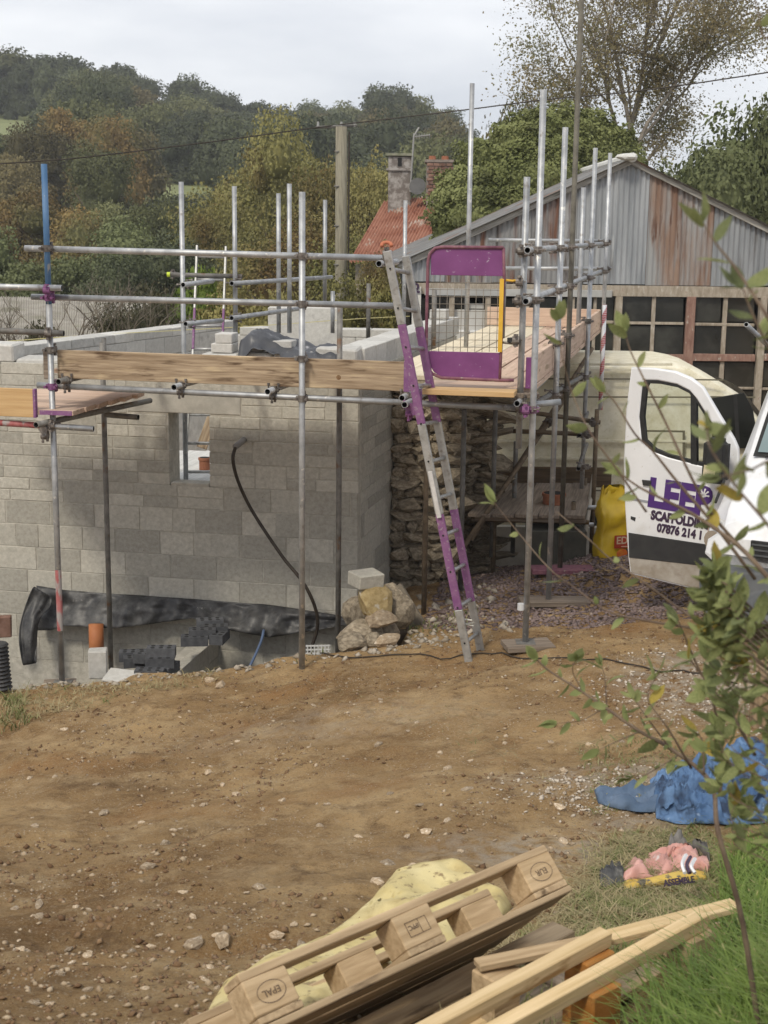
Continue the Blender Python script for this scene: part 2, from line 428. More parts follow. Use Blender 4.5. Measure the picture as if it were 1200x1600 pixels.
def rough_z(x, y):
    near = (1 - sstep(14, 20, y))
    a = .085 * fbm(x * .8 + 3, y * .8, 3) + .05 * fbm(x * 2.6, y * 3.4, 4) + .020 * fbm(x * 11, y * 13, 3)
    gr = (x * .50 - y * .87)
    tracks = -.04 * (np.exp(-((gr + 4.62) / .035) ** 2) + .8 * np.exp(-((gr + 4.95) / .05) ** 2) + .7 * np.exp(-((gr + 5.75) / .03) ** 2) + .8 * np.exp(-((gr + 6.9) / .04) ** 2)) * sstep(-.1, .22, fbm(x * 1.7 + 4, y * 1.7, 3)) * near
    holes = sum(-d_ * np.exp(-((x - hx_) / rx_) ** 2 - ((y - hy_) / ry_) ** 2) for hx_, hy_, rx_, ry_, d_ in ((-1.15, 5.05, .22, .12, .07), (-1.3, 4.45, .2, .1, .06), (-.95, 6.9, .1, .07, .07), (-2.1, 6.3, .25, .12, .05), (-.5, 5.6, .3, .1, .04), (-1.8, 5.4, .15, .1, .05)))
    a = a + tracks + holes * near
    ruts = -.035 * np.maximum(0, np.sin((x * .55 + y * .83) * 7.2 + 2 * fbm(x, y)) - .55) * sstep(.0, .25, fbm(x * .9 + 9, y * .9, 2))
    return a * near + ruts * near + (1 - near) * .4 * fbm(x * .08, y * .08, 4) * sstep(40, 80, y)
def surf(x, y): return float(gz(np.array([x]), np.array([y]))[0] + rough_z(np.array([x]), np.array([y]))[0])

dirt = bpy.data.materials.new('yard_dirt'); dirt.use_nodes = True
def _dirt():
    N, Lk = dirt.node_tree.nodes, dirt.node_tree.links
    b = N['Principled BSDF']; b.inputs['Roughness'].default_value = .95; b.inputs['Specular IOR Level'].default_value = .15
    pos = N.new('ShaderNodeNewGeometry').outputs['Position']
    def nz(sc, dt=8, rg=.6):
        n = N.new('ShaderNodeTexNoise'); n.inputs['Scale'].default_value = sc; n.inputs['Detail'].default_value = dt; n.inputs['Roughness'].default_value = rg
        Lk.new(pos, n.inputs['Vector']); return n.outputs['Fac']
    def ramp(f, a, ca, bb, cb):
        r = N.new('ShaderNodeValToRGB'); e = r.color_ramp.elements
        e[0].position, e[0].color = a, (*ca, 1); e[1].position, e[1].color = bb, (*cb, 1)
        Lk.new(f, r.inputs['Fac']); return r.outputs['Color']
    def mr(f, a, bb, lo=0, hi=1):
        r = N.new('ShaderNodeMapRange'); r.inputs['From Min'].default_value, r.inputs['From Max'].default_value = a, bb
        r.inputs['To Min'].default_value, r.inputs['To Max'].default_value = lo, hi
        Lk.new(f, r.inputs['Value']); return r.outputs[0]
    def mul(a, bb):
        m = N.new('ShaderNodeMath'); m.operation = 'MULTIPLY'; Lk.new(a, m.inputs[0])
        if isinstance(bb, float): m.inputs[1].default_value = bb
        else: Lk.new(bb, m.inputs[1])
        return m.outputs[0]
    def mix(f, a, bb, mode='MIX'):
        m = N.new('ShaderNodeMixRGB'); m.blend_type = mode
        if isinstance(f, float): m.inputs[0].default_value = f
        else: Lk.new(f, m.inputs[0])
        for i, q in ((1, a), (2, bb)):
            if isinstance(q, tuple): m.inputs[i].default_value = (*q, 1)
            else: Lk.new(q, m.inputs[i])
        return m.outputs[0]
    c = ramp(nz(.85, 6), .36, (.255, .148, .062), .64, (.50, .335, .165))
    c = mix(mr(nz(2.7, 8, .7), .5, .72), c, (.58, .42, .235))
    c = mix(mr(nz(6.5, 8, .7), .5, .68, 0, .8), c, (.145, .078, .034))
    c = mix(mr(nz(1.3, 3), .55, .7, 0, .6), c, (.33, .165, .06))
    c = mix(mr(nz(38, 5, .7), .57, .70, 0, .75), c, (.50, .41, .29))
    c = mix(mr(nz(55, 3, .6), .60, .7, 0, .8), c, (.085, .05, .027))
    c = mix(mr(nz(110, 6, .8), .48, .64, .0, .55), c, (.56, .42, .24))
    c = mix(mr(nz(85, 6, .8), .55, .68, .0, .75), c, (.10, .054, .024))
    v = N.new('ShaderNodeTexVoronoi'); v.inputs['Scale'].default_value = 45; Lk.new(pos, v.inputs['Vector'])
    sp = mul(mr(v.outputs['Distance'], .23, .15), mr(nz(3.1, 4), .50, .62))
    c = mix(sp, c, (.60, .52, .41))
    def blob(x, y, rx, ry):
        mp = N.new('ShaderNodeMapping'); mp.vector_type = 'POINT'
        mp.inputs['Location'].default_value = (-x / rx, -y / ry, 0); mp.inputs['Scale'].default_value = (1 / rx, 1 / ry, 0)
        l = N.new('ShaderNodeVectorMath'); l.operation = 'LENGTH'
        Lk.new(pos, mp.inputs[0]); Lk.new(mp.outputs[0], l.inputs[0])
        return mr(l.outputs['Value'], 1.0, .35)
    for (x, y, rx, ry, k) in ((2.2, 9.3, .7, 1.2, .75), (.75, 6.3, .8, .35, .65), (1.35, 7.4, .9, .4, .6), (-.35, 9.1, 1.6, .55, .25), (1.3, 6.7, .4, .5, .5)):
        f = mul(blob(x, y, rx, ry), mr(nz(9, 6, .7), .42, .58))
        c = mix(mul(f, k), c, (.50, .44, .36))
    for (x, y, rx, ry, k) in ((-1.15, 5.05, .5, .3, .55), (-1.3, 4.45, .5, .25, .55), (-.95, 6.9, .3, .2, .7), (-2.1, 6.3, .6, .3, .6), (-1.8, 5.3, .6, .3, .5), (-.3, 5.9, .6, .2, .45), (.3, 5.9, .5, .15, .4), (-1.6, 8.2, .9, .3, .35), (.6, 9.9, 1.0, .4, .3)):
        f = mul(blob(x, y, rx, ry), mr(nz(7, 8, .75), .40, .60))
        c = mix(mul(f, k), c, (.11, .065, .034))
    sx = N.new('ShaderNodeSeparateXYZ'); Lk.new(pos, sx.inputs[0])
    grass = ramp(nz(.12, 6), .4, (.10, .115, .04), .65, (.17, .18, .07))
    c = mix(mr(sx.outputs['Y'], 19, 23), c, grass)
    tf = mul(mr(sx.outputs['Y'], 11.0, 11.5), mr(sx.outputs['Z'], -.28, -.55))
    c = mix(mul(tf, mr(sx.outputs['Y'], 16, 15)), c, mix(mr(nz(14, 6), .4, .6), (.19, .165, .13), (.30, .275, .235)))
    Lk.new(c, b.inputs['Base Color'])
    bp = N.new('ShaderNodeBump'); bp.inputs['Strength'].default_value = 1.0; bp.inputs['Distance'].default_value = .035
    Lk.new(nz(26, 12, .85), bp.inputs['Height']); Lk.new(bp.outputs[0], b.inputs['Normal'])
_dirt()
def axis_vals(parts):
    out = []
    for a, b, n in parts: out += list(np.linspace(a, b, n, endpoint=False))
    return np.array(out + [parts[-1][1]])
gx = axis_vals([(-260, -60, 20), (-60, -8, 26), (-8, -3.6, 30), (-3.6, 3.2, 215), (3.2, 8, 24), (8, 60, 26), (60, 260, 20)])
gy = axis_vals([(-20, 2, 12), (2, 3.8, 24), (3.8, 11.1, 240), (11.1, 11.8, 34), (11.8, 16, 64), (16, 30, 30), (30, 120, 40), (120, 310, 60)])
GX, GY = np.meshgrid(gx, gy)
GZ = gz(GX, GY) + rough_z(GX, GY)
ni, nj = GX.shape
import bisect
_gxl, _gyl, _gzl = gx.tolist(), gy.tolist(), GZ.tolist()
def surf(x, y):
    i = min(max(bisect.bisect_right(_gxl, x) - 1, 0), nj - 2); j = min(max(bisect.bisect_right(_gyl, y) - 1, 0), ni - 2)
    u = (x - _gxl[i]) / (_gxl[i + 1] - _gxl[i]); v = (y - _gyl[j]) / (_gyl[j + 1] - _gyl[j])
    a, b = _gzl[j], _gzl[j + 1]
    return (a[i] * (1 - u) + a[i + 1] * u) * (1 - v) + (b[i] * (1 - u) + b[i + 1] * u) * v
idx = np.arange(ni * nj).reshape(ni, nj)
gf = np.stack([idx[:-1, :-1].ravel(), idx[:-1, 1:].ravel(), idx[1:, 1:].ravel(), idx[1:, :-1].ravel()], 1)
ground = put('ground', np_mesh('ground', np.stack([GX.ravel(), GY.ravel(), GZ.ravel()], 1), gf, dirt, True))
tag(ground, 'bare brown dirt yard sloping down to the building site, fields behind', None, None, 'structure')
for (x, y, rx, ry, a) in ((-47, 186, 14, 13, 0), (-21, 128, 5.5, 10, 0)):
    n = 14
    me_v, me_f = [], []
    for i in range(n):
        for j in range(n):
            X = x + rx * (2 * i / (n - 1) - 1); Y = y + ry * (2 * j / (n - 1) - 1)
            me_v.append((X, Y, surf(X, Y) + .25))
    for i in range(n - 1):
        for j in range(n - 1): me_f.append((i * n + j, (i + 1) * n + j, (i + 1) * n + j + 1, i * n + j + 1))
    fld = put('field', np_mesh('field', me_v, me_f, mat('field_grass', (.17, .19, .085), (.24, .26, .12), scale=.5, rough=1, world=True), True))
    tag(fld, 'small pale green field showing between the wooded slopes', None, None, 'structure')

# ------------------------------------------------------------------ blockwork house
def block_piece(name, key, o, ax, n, s0, s1, z0, z1, depth, mt, parent, proud=.0, jl=.007, bev=.003):
    L, Hh = s1 - s0 - jl, z1 - z0 - jl
    L, Hh = round(L, 2), round(Hh, 3)
    if L < .03: return
    me = chamfer_mesh(key + str(bev), L, depth, Hh, bev, mt, .002 if bev > .002 else .0012, rnd.randrange(3))
    c = Vector(o) + Vector(ax) * ((s0 + s1) / 2) + Vector((0, 0, (z0 + z1) / 2)) - Vector(n) * (depth / 2 - .0055 - proud - rnd.uniform(-.002, .002))
    up = Vector((0, 0, 1))
    put(name, me, None, parent, frame(c, ax, up.cross(Vector(ax)), up))
house = thing('blockwork_house', 'half built grey concrete block house inside the scaffolding', 'building', (-.235, 12.6, -.9))
TH = .30
# core of the front wall, with the small window opening
OP = (1.41, 1.79, 1.02, 1.70)
mb = MB()
Mf = frame(WC, WA, WN, Vector((0, 0, 1)))          # x along the wall, y towards the camera, z up
def wbox(m, s0, s1, y0, y1, z0, z1, M): m.box(((s0 + s1) / 2, (y0 + y1) / 2, (z0 + z1) / 2), (s1 - s0, y1 - y0, z1 - z0), M)
ZT = 2.10
for q in ((0.012, OP[0] - .01, -1.1, ZT), (OP[1] + .01, 5.4, -1.1, ZT), (OP[0] - .01, OP[1] + .01, -1.1, OP[2] - .01), (OP[0] - .01, OP[1] + .01, OP[3] + .01, ZT)):
    wbox(mb, q[0], q[1], -TH, .0, q[2], q[3], Mf)
front = mb.build('front_wall', mortar, house)
rows = [(-1.0 + .225 * i, -1.0 + .225 * (i + 1), .45) for i in range(8)] + [(.80 + .11 * i, .80 + .11 * (i + 1), .45) for i in range(12)]
def fblock(a, b, z0, z1, thin):
    zm = (z0 + z1) / 2; parts = [(max(a, 0), min(b, 5.2))]
    for (h0, h1, zz0, zz1) in ((OP[0], OP[1], OP[2], OP[3]), (1.1, 2.2, OP[3], OP[3] + .215)):
        if zz0 - .02 < z1 - .03 and z0 + .03 < zz1 + .02:
            nx = []
            for p, q in parts:
                if q <= h0 or p >= h1: nx.append((p, q)); continue
                if p < h0 - .06: nx.append((p, h0))
                if q > h1 + .06: nx.append((h1, q))
            parts = nx
    for p, q in parts:
        if q - p > .05: block_piece('block', 'block', WC, WA, WN, p, q, z0, z1, .10, block_mat, front, .0, .009 if thin else .007, .003)
for i, (z0, z1, L) in enumerate(rows[:8]):
    if z0 < -1.01 or i == 0: continue
    s = -(0 if i % 2 else .225)
    while s < 4.75:
        e = s + L * (rnd.choice((1, 1, 1, 1, .72, .5)) if i > 3 else 1)
        if not (i < 2 and s > 3.9): fblock(s, e, z0, z1, False)
        s = e
for i in range(8, 20, 2):
    z0, zm_, z1 = rows[i][0], rows[i][1], rows[i + 1][1]; s = -rnd.uniform(0, .3)
    while s < 4.75:
        if rnd.random() < (.45 if s < 1.3 else .16) and not (OP[0] - .5 < s < OP[1] + .1):
            e = s + rnd.choice((.45, .45, .3)); fblock(s, e, z0, z1, True)
        else:
            e = s + rnd.choice((.45, .68, .9))
            for (u, v) in ((z0, zm_), (zm_, z1)):
                cut = [s] + ([s + (e - s) * rnd.uniform(.35, .65)] if e - s > .5 else []) + [e]
                for p, q in zip(cut, cut[1:]): fblock(p, q, u, v, True)
        s = e
put('lintel', chamfer_mesh('lintel', 1.09, .11, .215, .006, concrete), None, house, frame(WC + WA * 1.65 + Vector((0, 0, 1.805)) - WN * .048, WA, -WN))
put('window_sill', chamfer_mesh('window_sill', .37, .16, .04, .006, mortar), None, house, frame(WC + WA * 1.60 + Vector((0, 0, 1.028)) - WN * .075, WA, -WN))
# stretch of rough faced blocks along the top of the front wall, coloured paler for the light from above
for k, (s0, s1, z0, z1) in enumerate(((.02, .42, 2.11, 2.33), (.44, .80, 2.10, 2.285), (.81, 1.12, 2.10, 2.27), (1.13, 1.50, 2.10, 2.25), (2.85, 3.3, 2.10, 2.16), (3.31, 3.62, 2.11, 2.29), (3.63, 4.05, 2.11, 2.29), (4.06, 4.5, 2.11, 2.285))):
    o = put('rough_block', chamfer_mesh('rough_block', round(s1 - s0 - .012, 2), .26, round(z1 - z0, 2), .016, block_pale, .012, k), None, front, frame(WC + WA * ((s0 + s1) / 2) + Vector((0, 0, (z0 + z1) / 2)) - WN * .14, WA, -WN))
# side wall, running away to the right
mb = MB()
Ms = frame(WC, SB, -SNn)
wbox(mb, .008, 2.2, .0, TH, -1.1, 2.10, Ms); wbox(mb, 2.2, 5.0, .0, TH, 1.6, 2.10, Ms)
side = mb.build('side_wall', mortar, house)
for i, (z0, z1, L) in enumerate(rows):
    s = 0.0 - (.225 if i % 2 else 0) - (.05 * (i % 3) if i > 7 else 0)
    while s < 2.1:
        a, b = max(s, 0.105), min(s + L, 2.15)
        if z0 > -.6 and b - a > .05: block_piece('block', 'block', WC, SB, SNn, a, b, z0, z1, .10, block_mat, side)
        s += L
for k in range(11):
    s0 = .02 + .452 * k
    o = put('block', chamfer_mesh('top_block', .44, .28, .215, .006, block_pale, .003, k % 4), None, side, frame(WC + SB * (s0 + .42) + Vector((0, 0, 2.212)) - SNn * .145, SB, -SNn))
# left hand wall running away, and the back wall: pale block courses over limewashed stone
def far_wall(name, q0, q1, ztop, flip=1):
    ax = (q1 - q0).normalized(); n = Vector((ax.y, -ax.x, 0)) * flip; L = (q1 - q0).length
    Mw = frame(q0 + Z_ * ztop, ax, -n, Z_)
    w = MB().box((L / 2, .15, -1.02), (L, .28, 1.9), Mw).build(name, white_wash, house)
    for i, (z, h) in enumerate(((-.06, .105), (-.225, .215), (-.45, .215))):
        s = -.2 * (i % 2)
        while s < L - .3:
            put('block', chamfer_mesh('back_block', .44, .30, h, .006, block_pale, .003, rnd.randrange(3)), None, w, Mw @ Matrix.Translation((s + .225, .14, z)))
            s += .447
    return w
Z_ = Vector((0, 0, 1))
far_wall('left_wall', Vector((-4.35, 13.75, 0)), Vector((-2.05, 19.6, 0)), 2.13)
far_wall('back_wall', Vector((-2.0, 19.3, 0)), Vector((1.6, 19.0, 0)), 2.05)
for k in range(2): put('pier_block', chamfer_mesh('pier_block', .44, .24, .50, .006, block_pale, .003, k), None, house, Matrix.Translation((-1.28 + .45 * k, 18.1, 2.14)))
# inside floor of pale boards
room = thing('indoor_platform', 'pale boarded platform inside the house, seen through the window opening', 'platform', (-2, 14.5, .9))
for k in range(9):
    board('board', (-2.75 + .2 * k - .25, 13.5, .905), (-2.75 + .2 * k + .25, 15.6, .905), .19, .035, (0, 0, 1), mat('pale_floor_board', (.52, .52, .50), (.64, .64, .62), scale=5, stretch=(.5, 8, 8), rough=.9), room)
tag(MB().tube([(-1.86, 14.35, .924), (-1.86, 14.35, .95)], .058, 16).build('terracotta_pot', terracotta), 'terracotta pipe collar standing on the pale indoor platform', 'pot')
_o = bpy.data.objects['terracotta_pot']
_m = MB()
for (r0, r1, z0, z1) in ((.055, .055, 0, .10), (.064, .064, .10, .125)): _m.tube([(-1.86, 14.35, .924 + z0), (-1.86, 14.35, .924 + z1)], [r0, r1], 18)
_m.tube([(-1.86, 14.35, 1.0495), (-1.86, 14.35, 1.0515)], .05, 18, 1)
_o.data = _m.mesh('terracotta_pot', [terracotta, tube_dark])
tag(board('raking_timber', P(315, 700, 14.7), P(350, 600, 14.9), .11, .06, (0, 1, 0), wood_old), 'leaning timber prop behind the small window opening', 'timber')
# footing wall that runs out into the trench, and mortar waste
foot = thing('trench_wall', 'low grey footing wall running out into the trench', 'wall', (-1.6, 12, -.8))
f0, f1 = G(268, 1062, -.50), G(345, 985, -.44)
fd = Vector((f1.x - f0.x, f1.y - f0.y, 0)).normalized(); fl = 1.55
fo = Vector((f0.x + .05, f0.y - .05, 0))
fn = Vector((fd.y, -fd.x, 0))
MB().box((fl / 2, .11, -.73), (fl, .18, .58), frame(fo, fd, Vector((-fd.y, fd.x, 0)))).build('core', mortar, foot)
for i in range(3):
    s = -.2 * (i % 2)
    while s < fl - .1:
        a, b = max(s, 0), min(s + .44, fl)
        block_piece('block', 'block', fo, fd, fn, a, b, -.99 + .19 * i, -.99 + .19 * (i + 1), .1, block_mat, foot)
        s += .44

# ------------------------------------------------------------------ old stone walls beyond the block corner
def stone_face(parent, o, ax, n, w, z0, z1, mh=.10, rag=0.0, seed=1, mt=None, small=1.0):
    """rough courses of individual stones on a face"""
    r = random.Random(seed); z = z0; k = 0
    while z < z1 - .03:
        h = r.uniform(.05, .05 + mh); s = -r.uniform(0, .05)
        while s < w + rag * r.uniform(-1, 1):
            L = r.uniform(.10, .30) * (1.0 if h > .09 else 1.2) * small
            c = Vector(o) + Vector(ax) * (s + L / 2) + Vector((0, 0, z + h / 2)) + Vector(n) * r.uniform(-.03, .03)
            me = lumpy('stone', mt or stone_mat, r.randrange(12), 1, (1, 1, 1), .30)
            M = frame(c, ax, Vector((0, 0, 1)).cross(Vector(ax)), (0, 0, 1)) @ Matrix.Rotation(r.uniform(-.25, .25), 4, 'Y') @ Matrix.Rotation(r.uniform(-.5, .5), 4, 'X') @ Matrix.Diagonal((L * 1.42, r.uniform(.2, .3), h * 1.5, 1))
            put('stone', me, None, parent, M)
            s += L
        z += h
sw = thing('stone_wall', 'ragged old rubble stone wall continuing past the block corner', 'wall', (.4, 14.1, -.3))
MB().box((.26, .30, .8), (.56, .5, 2.56), frame((.12, 14.0, 0), (1, .03, 0), (-.03, 1, 0))).build('core', stone_mortar, sw)
stone_face(sw, (.10, 13.93, 0), (1, .03, 0), (0, -1, 0), .56, -.35, 2.02, .11, .05, 3); stone_face(sw, (.10, 13.96, 0), (1, .03, 0), (0, -1, 0), .56, -.3, 1.95, .02, .02, 5, small=.55)
pr = thing('stone_pier', 'broken end of a stone pier in front of the cream van', 'wall', (.95, 14.9, -.3))
MB().box((.19, .28, .8), (.42, .5, 2.56), frame((.665, 14.62, 0), (1, 0, 0), (0, 1, 0))).build('core', stone_mortar, pr)
stone_face(pr, (.68, 14.60, 0), (1, 0, 0), (0, -1, 0), .42, -.3, 2.06, .05, .06, 9); stone_face(pr, (.68, 14.63, 0), (1, 0, 0), (0, -1, 0), .42, -.3, 2.0, .02, .02, 8, small=.55)
# pile of stones under the corner
pile_spec = [(582, 942, 11.55, .33, .30, stone_ochre), (560, 985, 11.45, .36, .2, stone_mat), (606, 985, 11.6, .27, .28, stone_mat), (640, 712 + 10, 0, 0, 0, None),
             (613, 935, 11.8, .22, .22, stone_mat), (595, 968, 11.4, .25, .13, pebble_mat), (622, 955, 11.7, .2, .26, stone_mat), (548, 1004, 11.3, .33, .16, stone_mat), (590, 1003, 11.35, .3, .16, stone_mat), (607, 1000, 11.25, .13, .11, pebble_mat), (569, 960, 11.8, .28, .32, stone_mat), (560, 900 + 60, 12.0, .3, .3, stone_mat)]
n_ = 0
lab = ['tall ochre stone holding up the loose block at the corner', 'wide rough stone low in the corner pile', 'dark rough stone at the right of the corner pile', '', 'small brown stone behind the ochre one', 'pale flat stone in the corner pile', 'upright brown stone at the right edge of the pile', 'flat stone beside the metal vent grille', 'stone at the foot of the corner pile', 'small rounded grey stone at the pile foot', 'hidden brown stone behind the ochre stone', 'brown stone bedded against the block wall']
for k, (px, py, Y, w, h, mt) in enumerate(pile_spec):
    if mt is None: continue
    p = P(px, py, Y)
    o = put('pile_stone', lumpy('pile_' + mt.name, mt, 40 + k, 2, (1, 1, 1), .10), None, None, Matrix.Translation(p) @ Matrix.Rotation(rnd.uniform(0, 3), 4, 'Z') @ Matrix.Diagonal((w * 1.15, .3, h * 1.2, 1)))
    tag(o, lab[k], 'stone', 'stones piled under the wall corner')
def block_thing(px, py, Y, dims, rz, rx, mt, label, name='loose_block', bev=.008, cat='block', group=None):
    o = put(name, chamfer_mesh('loose_' + mt.name, *dims, bev, mt, .006, rnd.randrange(99)), None, None, Matrix.Translation(P(px, py, Y)) @ Matrix.Rotation(rz, 4, 'Z') @ Matrix.Rotation(rx, 4, 'X'))
    return tag(o, label, cat, group)
block_thing(572, 905, 11.6, (.24, .22, .12), .5, .05, block_mat, 'loose grey block lying on top of the stone pile')
block_thing(153, 1036, 11.35, (.16, .13, .24), .15, 0, block_pale, 'pale crumbling block standing on end in the trench')
block_thing(190, 1060, 11.2, (.28, .17, .07), -.35, .35, block_pale, 'broken pale slab of block lying at the trench edge')
block_thing(8, 978, 12.9, (.12, .1, .2), .2, 0, mat('red_block', (.17, .095, .07), (.25, .15, .115), scale=12, rough=.95, bump=.4), 'reddish block set low at the left end of the wall')
for i, (x0, y0, x1, y1, Y) in enumerate(((615, 920, 655, 985, 11.9),)):
    tag(board('leaning_slab', P(x0, y0, Y + .2), P(x1, y1, Y), .17, .05, (-.3, -1, .2), mat('mossy_slab', (.15, .125, .095), (.22, .19, .145), scale=9, rough=.95, bump=.4)), 'grey slab leaning against the foot of the stone wall', 'slab')
# perforated black bricks
def brick_mesh():
    if 'brick' in CACHE: return CACHE['brick']
    m = MB(); m.box((0, 0, 0), (.215, .1025, .065))
    for i in range(3):
        for j in (-1, 1): m.tube([((i - 1) * .062, j * .024, .0322), ((i - 1) * .062, j * .024, .0334)], .017, 10, 1)
    CACHE['brick'] = m.mesh('engineering_brick', [brick_black, tube_dark]); return CACHE['brick']
bl = [(234, 1053, 11.25, 0, 'lowest black brick nearest the trench edge'), (250, 1034, 11.4, .1, 'black brick with its holes up, second from the bottom of the near stack'), (252, 1018, 11.45, .05, 'black brick on top of the near stack'),
      (215, 1033, 11.75, .2, 'black brick lying left of the near stack'), (208, 1024, 11.95, .1, 'black brick at the back of the near stack'), (232, 1027, 11.7, -.15, 'black brick resting across the two behind the stack'), (262, 1045, 11.45, 1.3, 'black brick lying endways beside the near stack'),
      (304, 1000, 12.05, .1, 'lower black brick on the footing wall'), (316, 989, 12.1, .15, 'black brick at the top left of the footing stack'), (335, 984, 12.2, .1, 'black brick at the right of the footing stack'), (328, 974, 12.35, .2, 'uppermost black brick on the footing wall'), (343, 995, 12.1, 1.4, 'black brick lying endways on the footing wall')]
for px, py, Y, rz, lb in bl:
    tag(put('engineering_brick', brick_mesh(), None, None, Matrix.Translation(P(px, py, Y)) @ Matrix.Rotation(rz, 4, 'Z') @ Matrix.Diagonal((1.12, 1.2, 1.3, 1))), lb, 'brick', 'perforated black bricks in the trench')
# pipes and hoses
tag(MB().tube([P(150, 975, 12.75), P(151, 1030, 12.7)], .07, 16).build('drain_pipe', mat('orange_drain', (.36, .13, .05), (.42, .17, .07), scale=8, rough=.6), smooth=True), 'orange drain pipe standing upright behind the pale block', 'pipe')
hp = [P(382, 688, 12.75), P(368, 699, 12.45), P(364, 718, 12.42), P(372, 752, 12.5), P(395, 800, 12.55), P(440, 868, 12.4), P(470, 905, 12.3), P(487, 935, 12.3), P(496, 965, 12.35), P(494, 990, 12.4), P(484, 1018, 12.4)]
hs = thing('hanging_hose', 'dark brown hose hanging out of a grey sleeve in the block wall', 'hose', hp[0])
def smooth_path(pts, n=6):
    pts = [Vector(p) for p in pts]; out = []
    for i in range(len(pts) - 1):
        p0, p1, p2, p3 = pts[max(i - 1, 0)], pts[i], pts[i + 1], pts[min(i + 2, len(pts) - 1)]
        for k in range(n):
            t = k / n
            out.append(.5 * ((2 * p1) + (p2 - p0) * t + (2 * p0 - 5 * p1 + 4 * p2 - p3) * t * t + (3 * p1 - p0 - 3 * p2 + p3) * t ** 3))
    return out + [pts[-1]]
MB().tube(smooth_path(hp[1:]), .016, 8).build('hose', hose_mat, hs, smooth=True)
MB().tube([P(385, 684, 12.9), P(368, 698, 12.44)], .028, 12).build('sleeve', grey_sleeve, hs, smooth=True)
tag(MB().tube(smooth_path([P(412, 985, 12.5), P(408, 1002, 12.3), P(395, 1032, 12.0), P(388, 1045, 11.9)]), .013, 8).build('water_pipe', blue_plastic, smooth=True), 'blue water pipe bending down into the trench', 'pipe')
# black corrugated duct at the left edge
m = MB(); base = G(4, 1082, surf(-3.1, 10.9)); pts, rs = [], []
for k in range(25):
    pts.append(base + Vector((-.0 - .02 * math.sin(k / 24 * 1.5), .0, .025 + k * .0165))); rs.append(.085 if k % 2 else .07)
m.tube(pts, rs, 20); tag(m.build('ribbed_duct', black_plastic), 'black ribbed duct standing up at the left edge of the yard', 'duct')
# vent grille
vg = thing('vent_grille', 'pale metal vent grille lying at the foot of the wall', 'grille', P(497, 1020, 11.5))
Mv = frame(P(497, 1018, 11.55), (1, 0, .03), (0, .5, 1))
vm = mat('grille_grey', (.42, .42, .41), rough=.6)
for k in range(4): MB().box((0, -.05 + .033 * k, 0), (.21, .014, .012), Mv).build('bar', vm, vg)
for k in range(7): MB().box((-.09 + .03 * k, 0, .004), (.008, .115, .01), Mv).build('rib', vm, vg)
# ground cable
cb = [P(500, 1030, 11.2), P(560, 1028, 10.9), P(640, 1027, 10.8), P(720, 1030, 10.6), P(800, 1036, 10.4), P(880, 1045, 10.2), P(960, 1062, 9.9), P(1030, 1070, 9.7), P(1090, 1078, 9.5), P(1150, 1092, 9.2)]
cb = [Vector((q.x, q.y, surf(q.x, q.y) + .012)) for q in smooth_path(cb, 5)]
tag(MB().tube(cb, .0055, 6).build('ground_cable', hose_mat, smooth=True), 'thin black cable snaking across the dirt from the trench', 'cable')
# black damp proof sheet hanging along the wall base
def dpm():
    top = [(57, 915), (100, 922), (180, 928), (300, 936), (420, 945), (520, 960), (548, 966)]
    bot = [(80, 985), (100, 978), (180, 982), (235, 975), (300, 966), (360, 985), (420, 996), (500, 984), (548, 975)]
    n, k = 110, 16
    vs = np.zeros((n, k, 3))
    for i in range(n):
        t = i / (n - 1); x = 57 + t * (548 - 57)
        yt = np.interp(x, [q[0] for q in top], [q[1] for q in top]); yb = np.interp(x, [q[0] for q in bot], [q[1] for q in bot])
        for j in range(k):
            u = j / (k - 1)
            py = yt + (yb - yt) * u
            o = on_plane(x, py, WC - WN * -.01, WN)
            out = .035 + .20 * u ** .8 + .05 * math.sin(u * 3 + x * .03) + .02 * math.sin(x * .16 + u * 2.5) + .05 * fb1(x * .02, u * 2.2) + .03 * fb1(x * .09, u * 4 + 7)
            out = max(out, .03)
            vs[i, j] = o + (Vector((0, 0, CAM_H)) - o).normalized() * out
    ii = np.arange(n * k).reshape(n, k)
    f = np.stack([ii[:-1, :-1].ravel(), ii[1:, :-1].ravel(), ii[1:, 1:].ravel(), ii[:-1, 1:].ravel()], 1)
    o = put('plastic_sheet', np_mesh('plastic_sheet', vs.reshape(-1, 3), f, black_dusty, True))
    md = o.modifiers.new('s', 'SOLIDIFY'); md.thickness = .004
    tag(o, 'long dusty black plastic sheet hanging along the foot of the block wall', 'plastic sheet')
    # the folded flap at its left end
    m = MB(); pts = [(57, 915), (84, 962), (73, 968), (50, 958), (33, 990), (28, 1005), (36, 1040), (58, 1036), (57, 968), (72, 955)]
    q = [[(52, 915), (82, 935)], [(44, 932), (80, 950)], [(34, 962), (66, 958)], [(28, 990), (58, 975)], [(30, 1012), (57, 1004)], [(35, 1040), (58, 1036)]]
    n2 = 10; vs = []
    for r_, (a, b) in enumerate(q):
        for j in range(n2):
            u = j / (n2 - 1)
            px, py = a[0] + (b[0] - a[0]) * u, a[1] + (b[1] - a[1]) * u
            vs.append(P(px, py, 12.9 - .05 * r_ + .14 * fb1(u * 2.6 + r_ * .35, r_ * .6)))
    fs = [(r_ * n2 + j, r_ * n2 + j + 1, (r_ + 1) * n2 + j + 1, (r_ + 1) * n2 + j) for r_ in range(len(q) - 1) for j in range(n2 - 1)]
    f2 = m.add(vs, fs).build('folded_flap', black_dusty, o, smooth=True)
    s = f2.modifiers.new('b', 'SUBSURF'); s.levels = s.render_levels = 2
    s = f2.modifiers.new('s', 'SOLIDIFY'); s.thickness = .006
dpm()
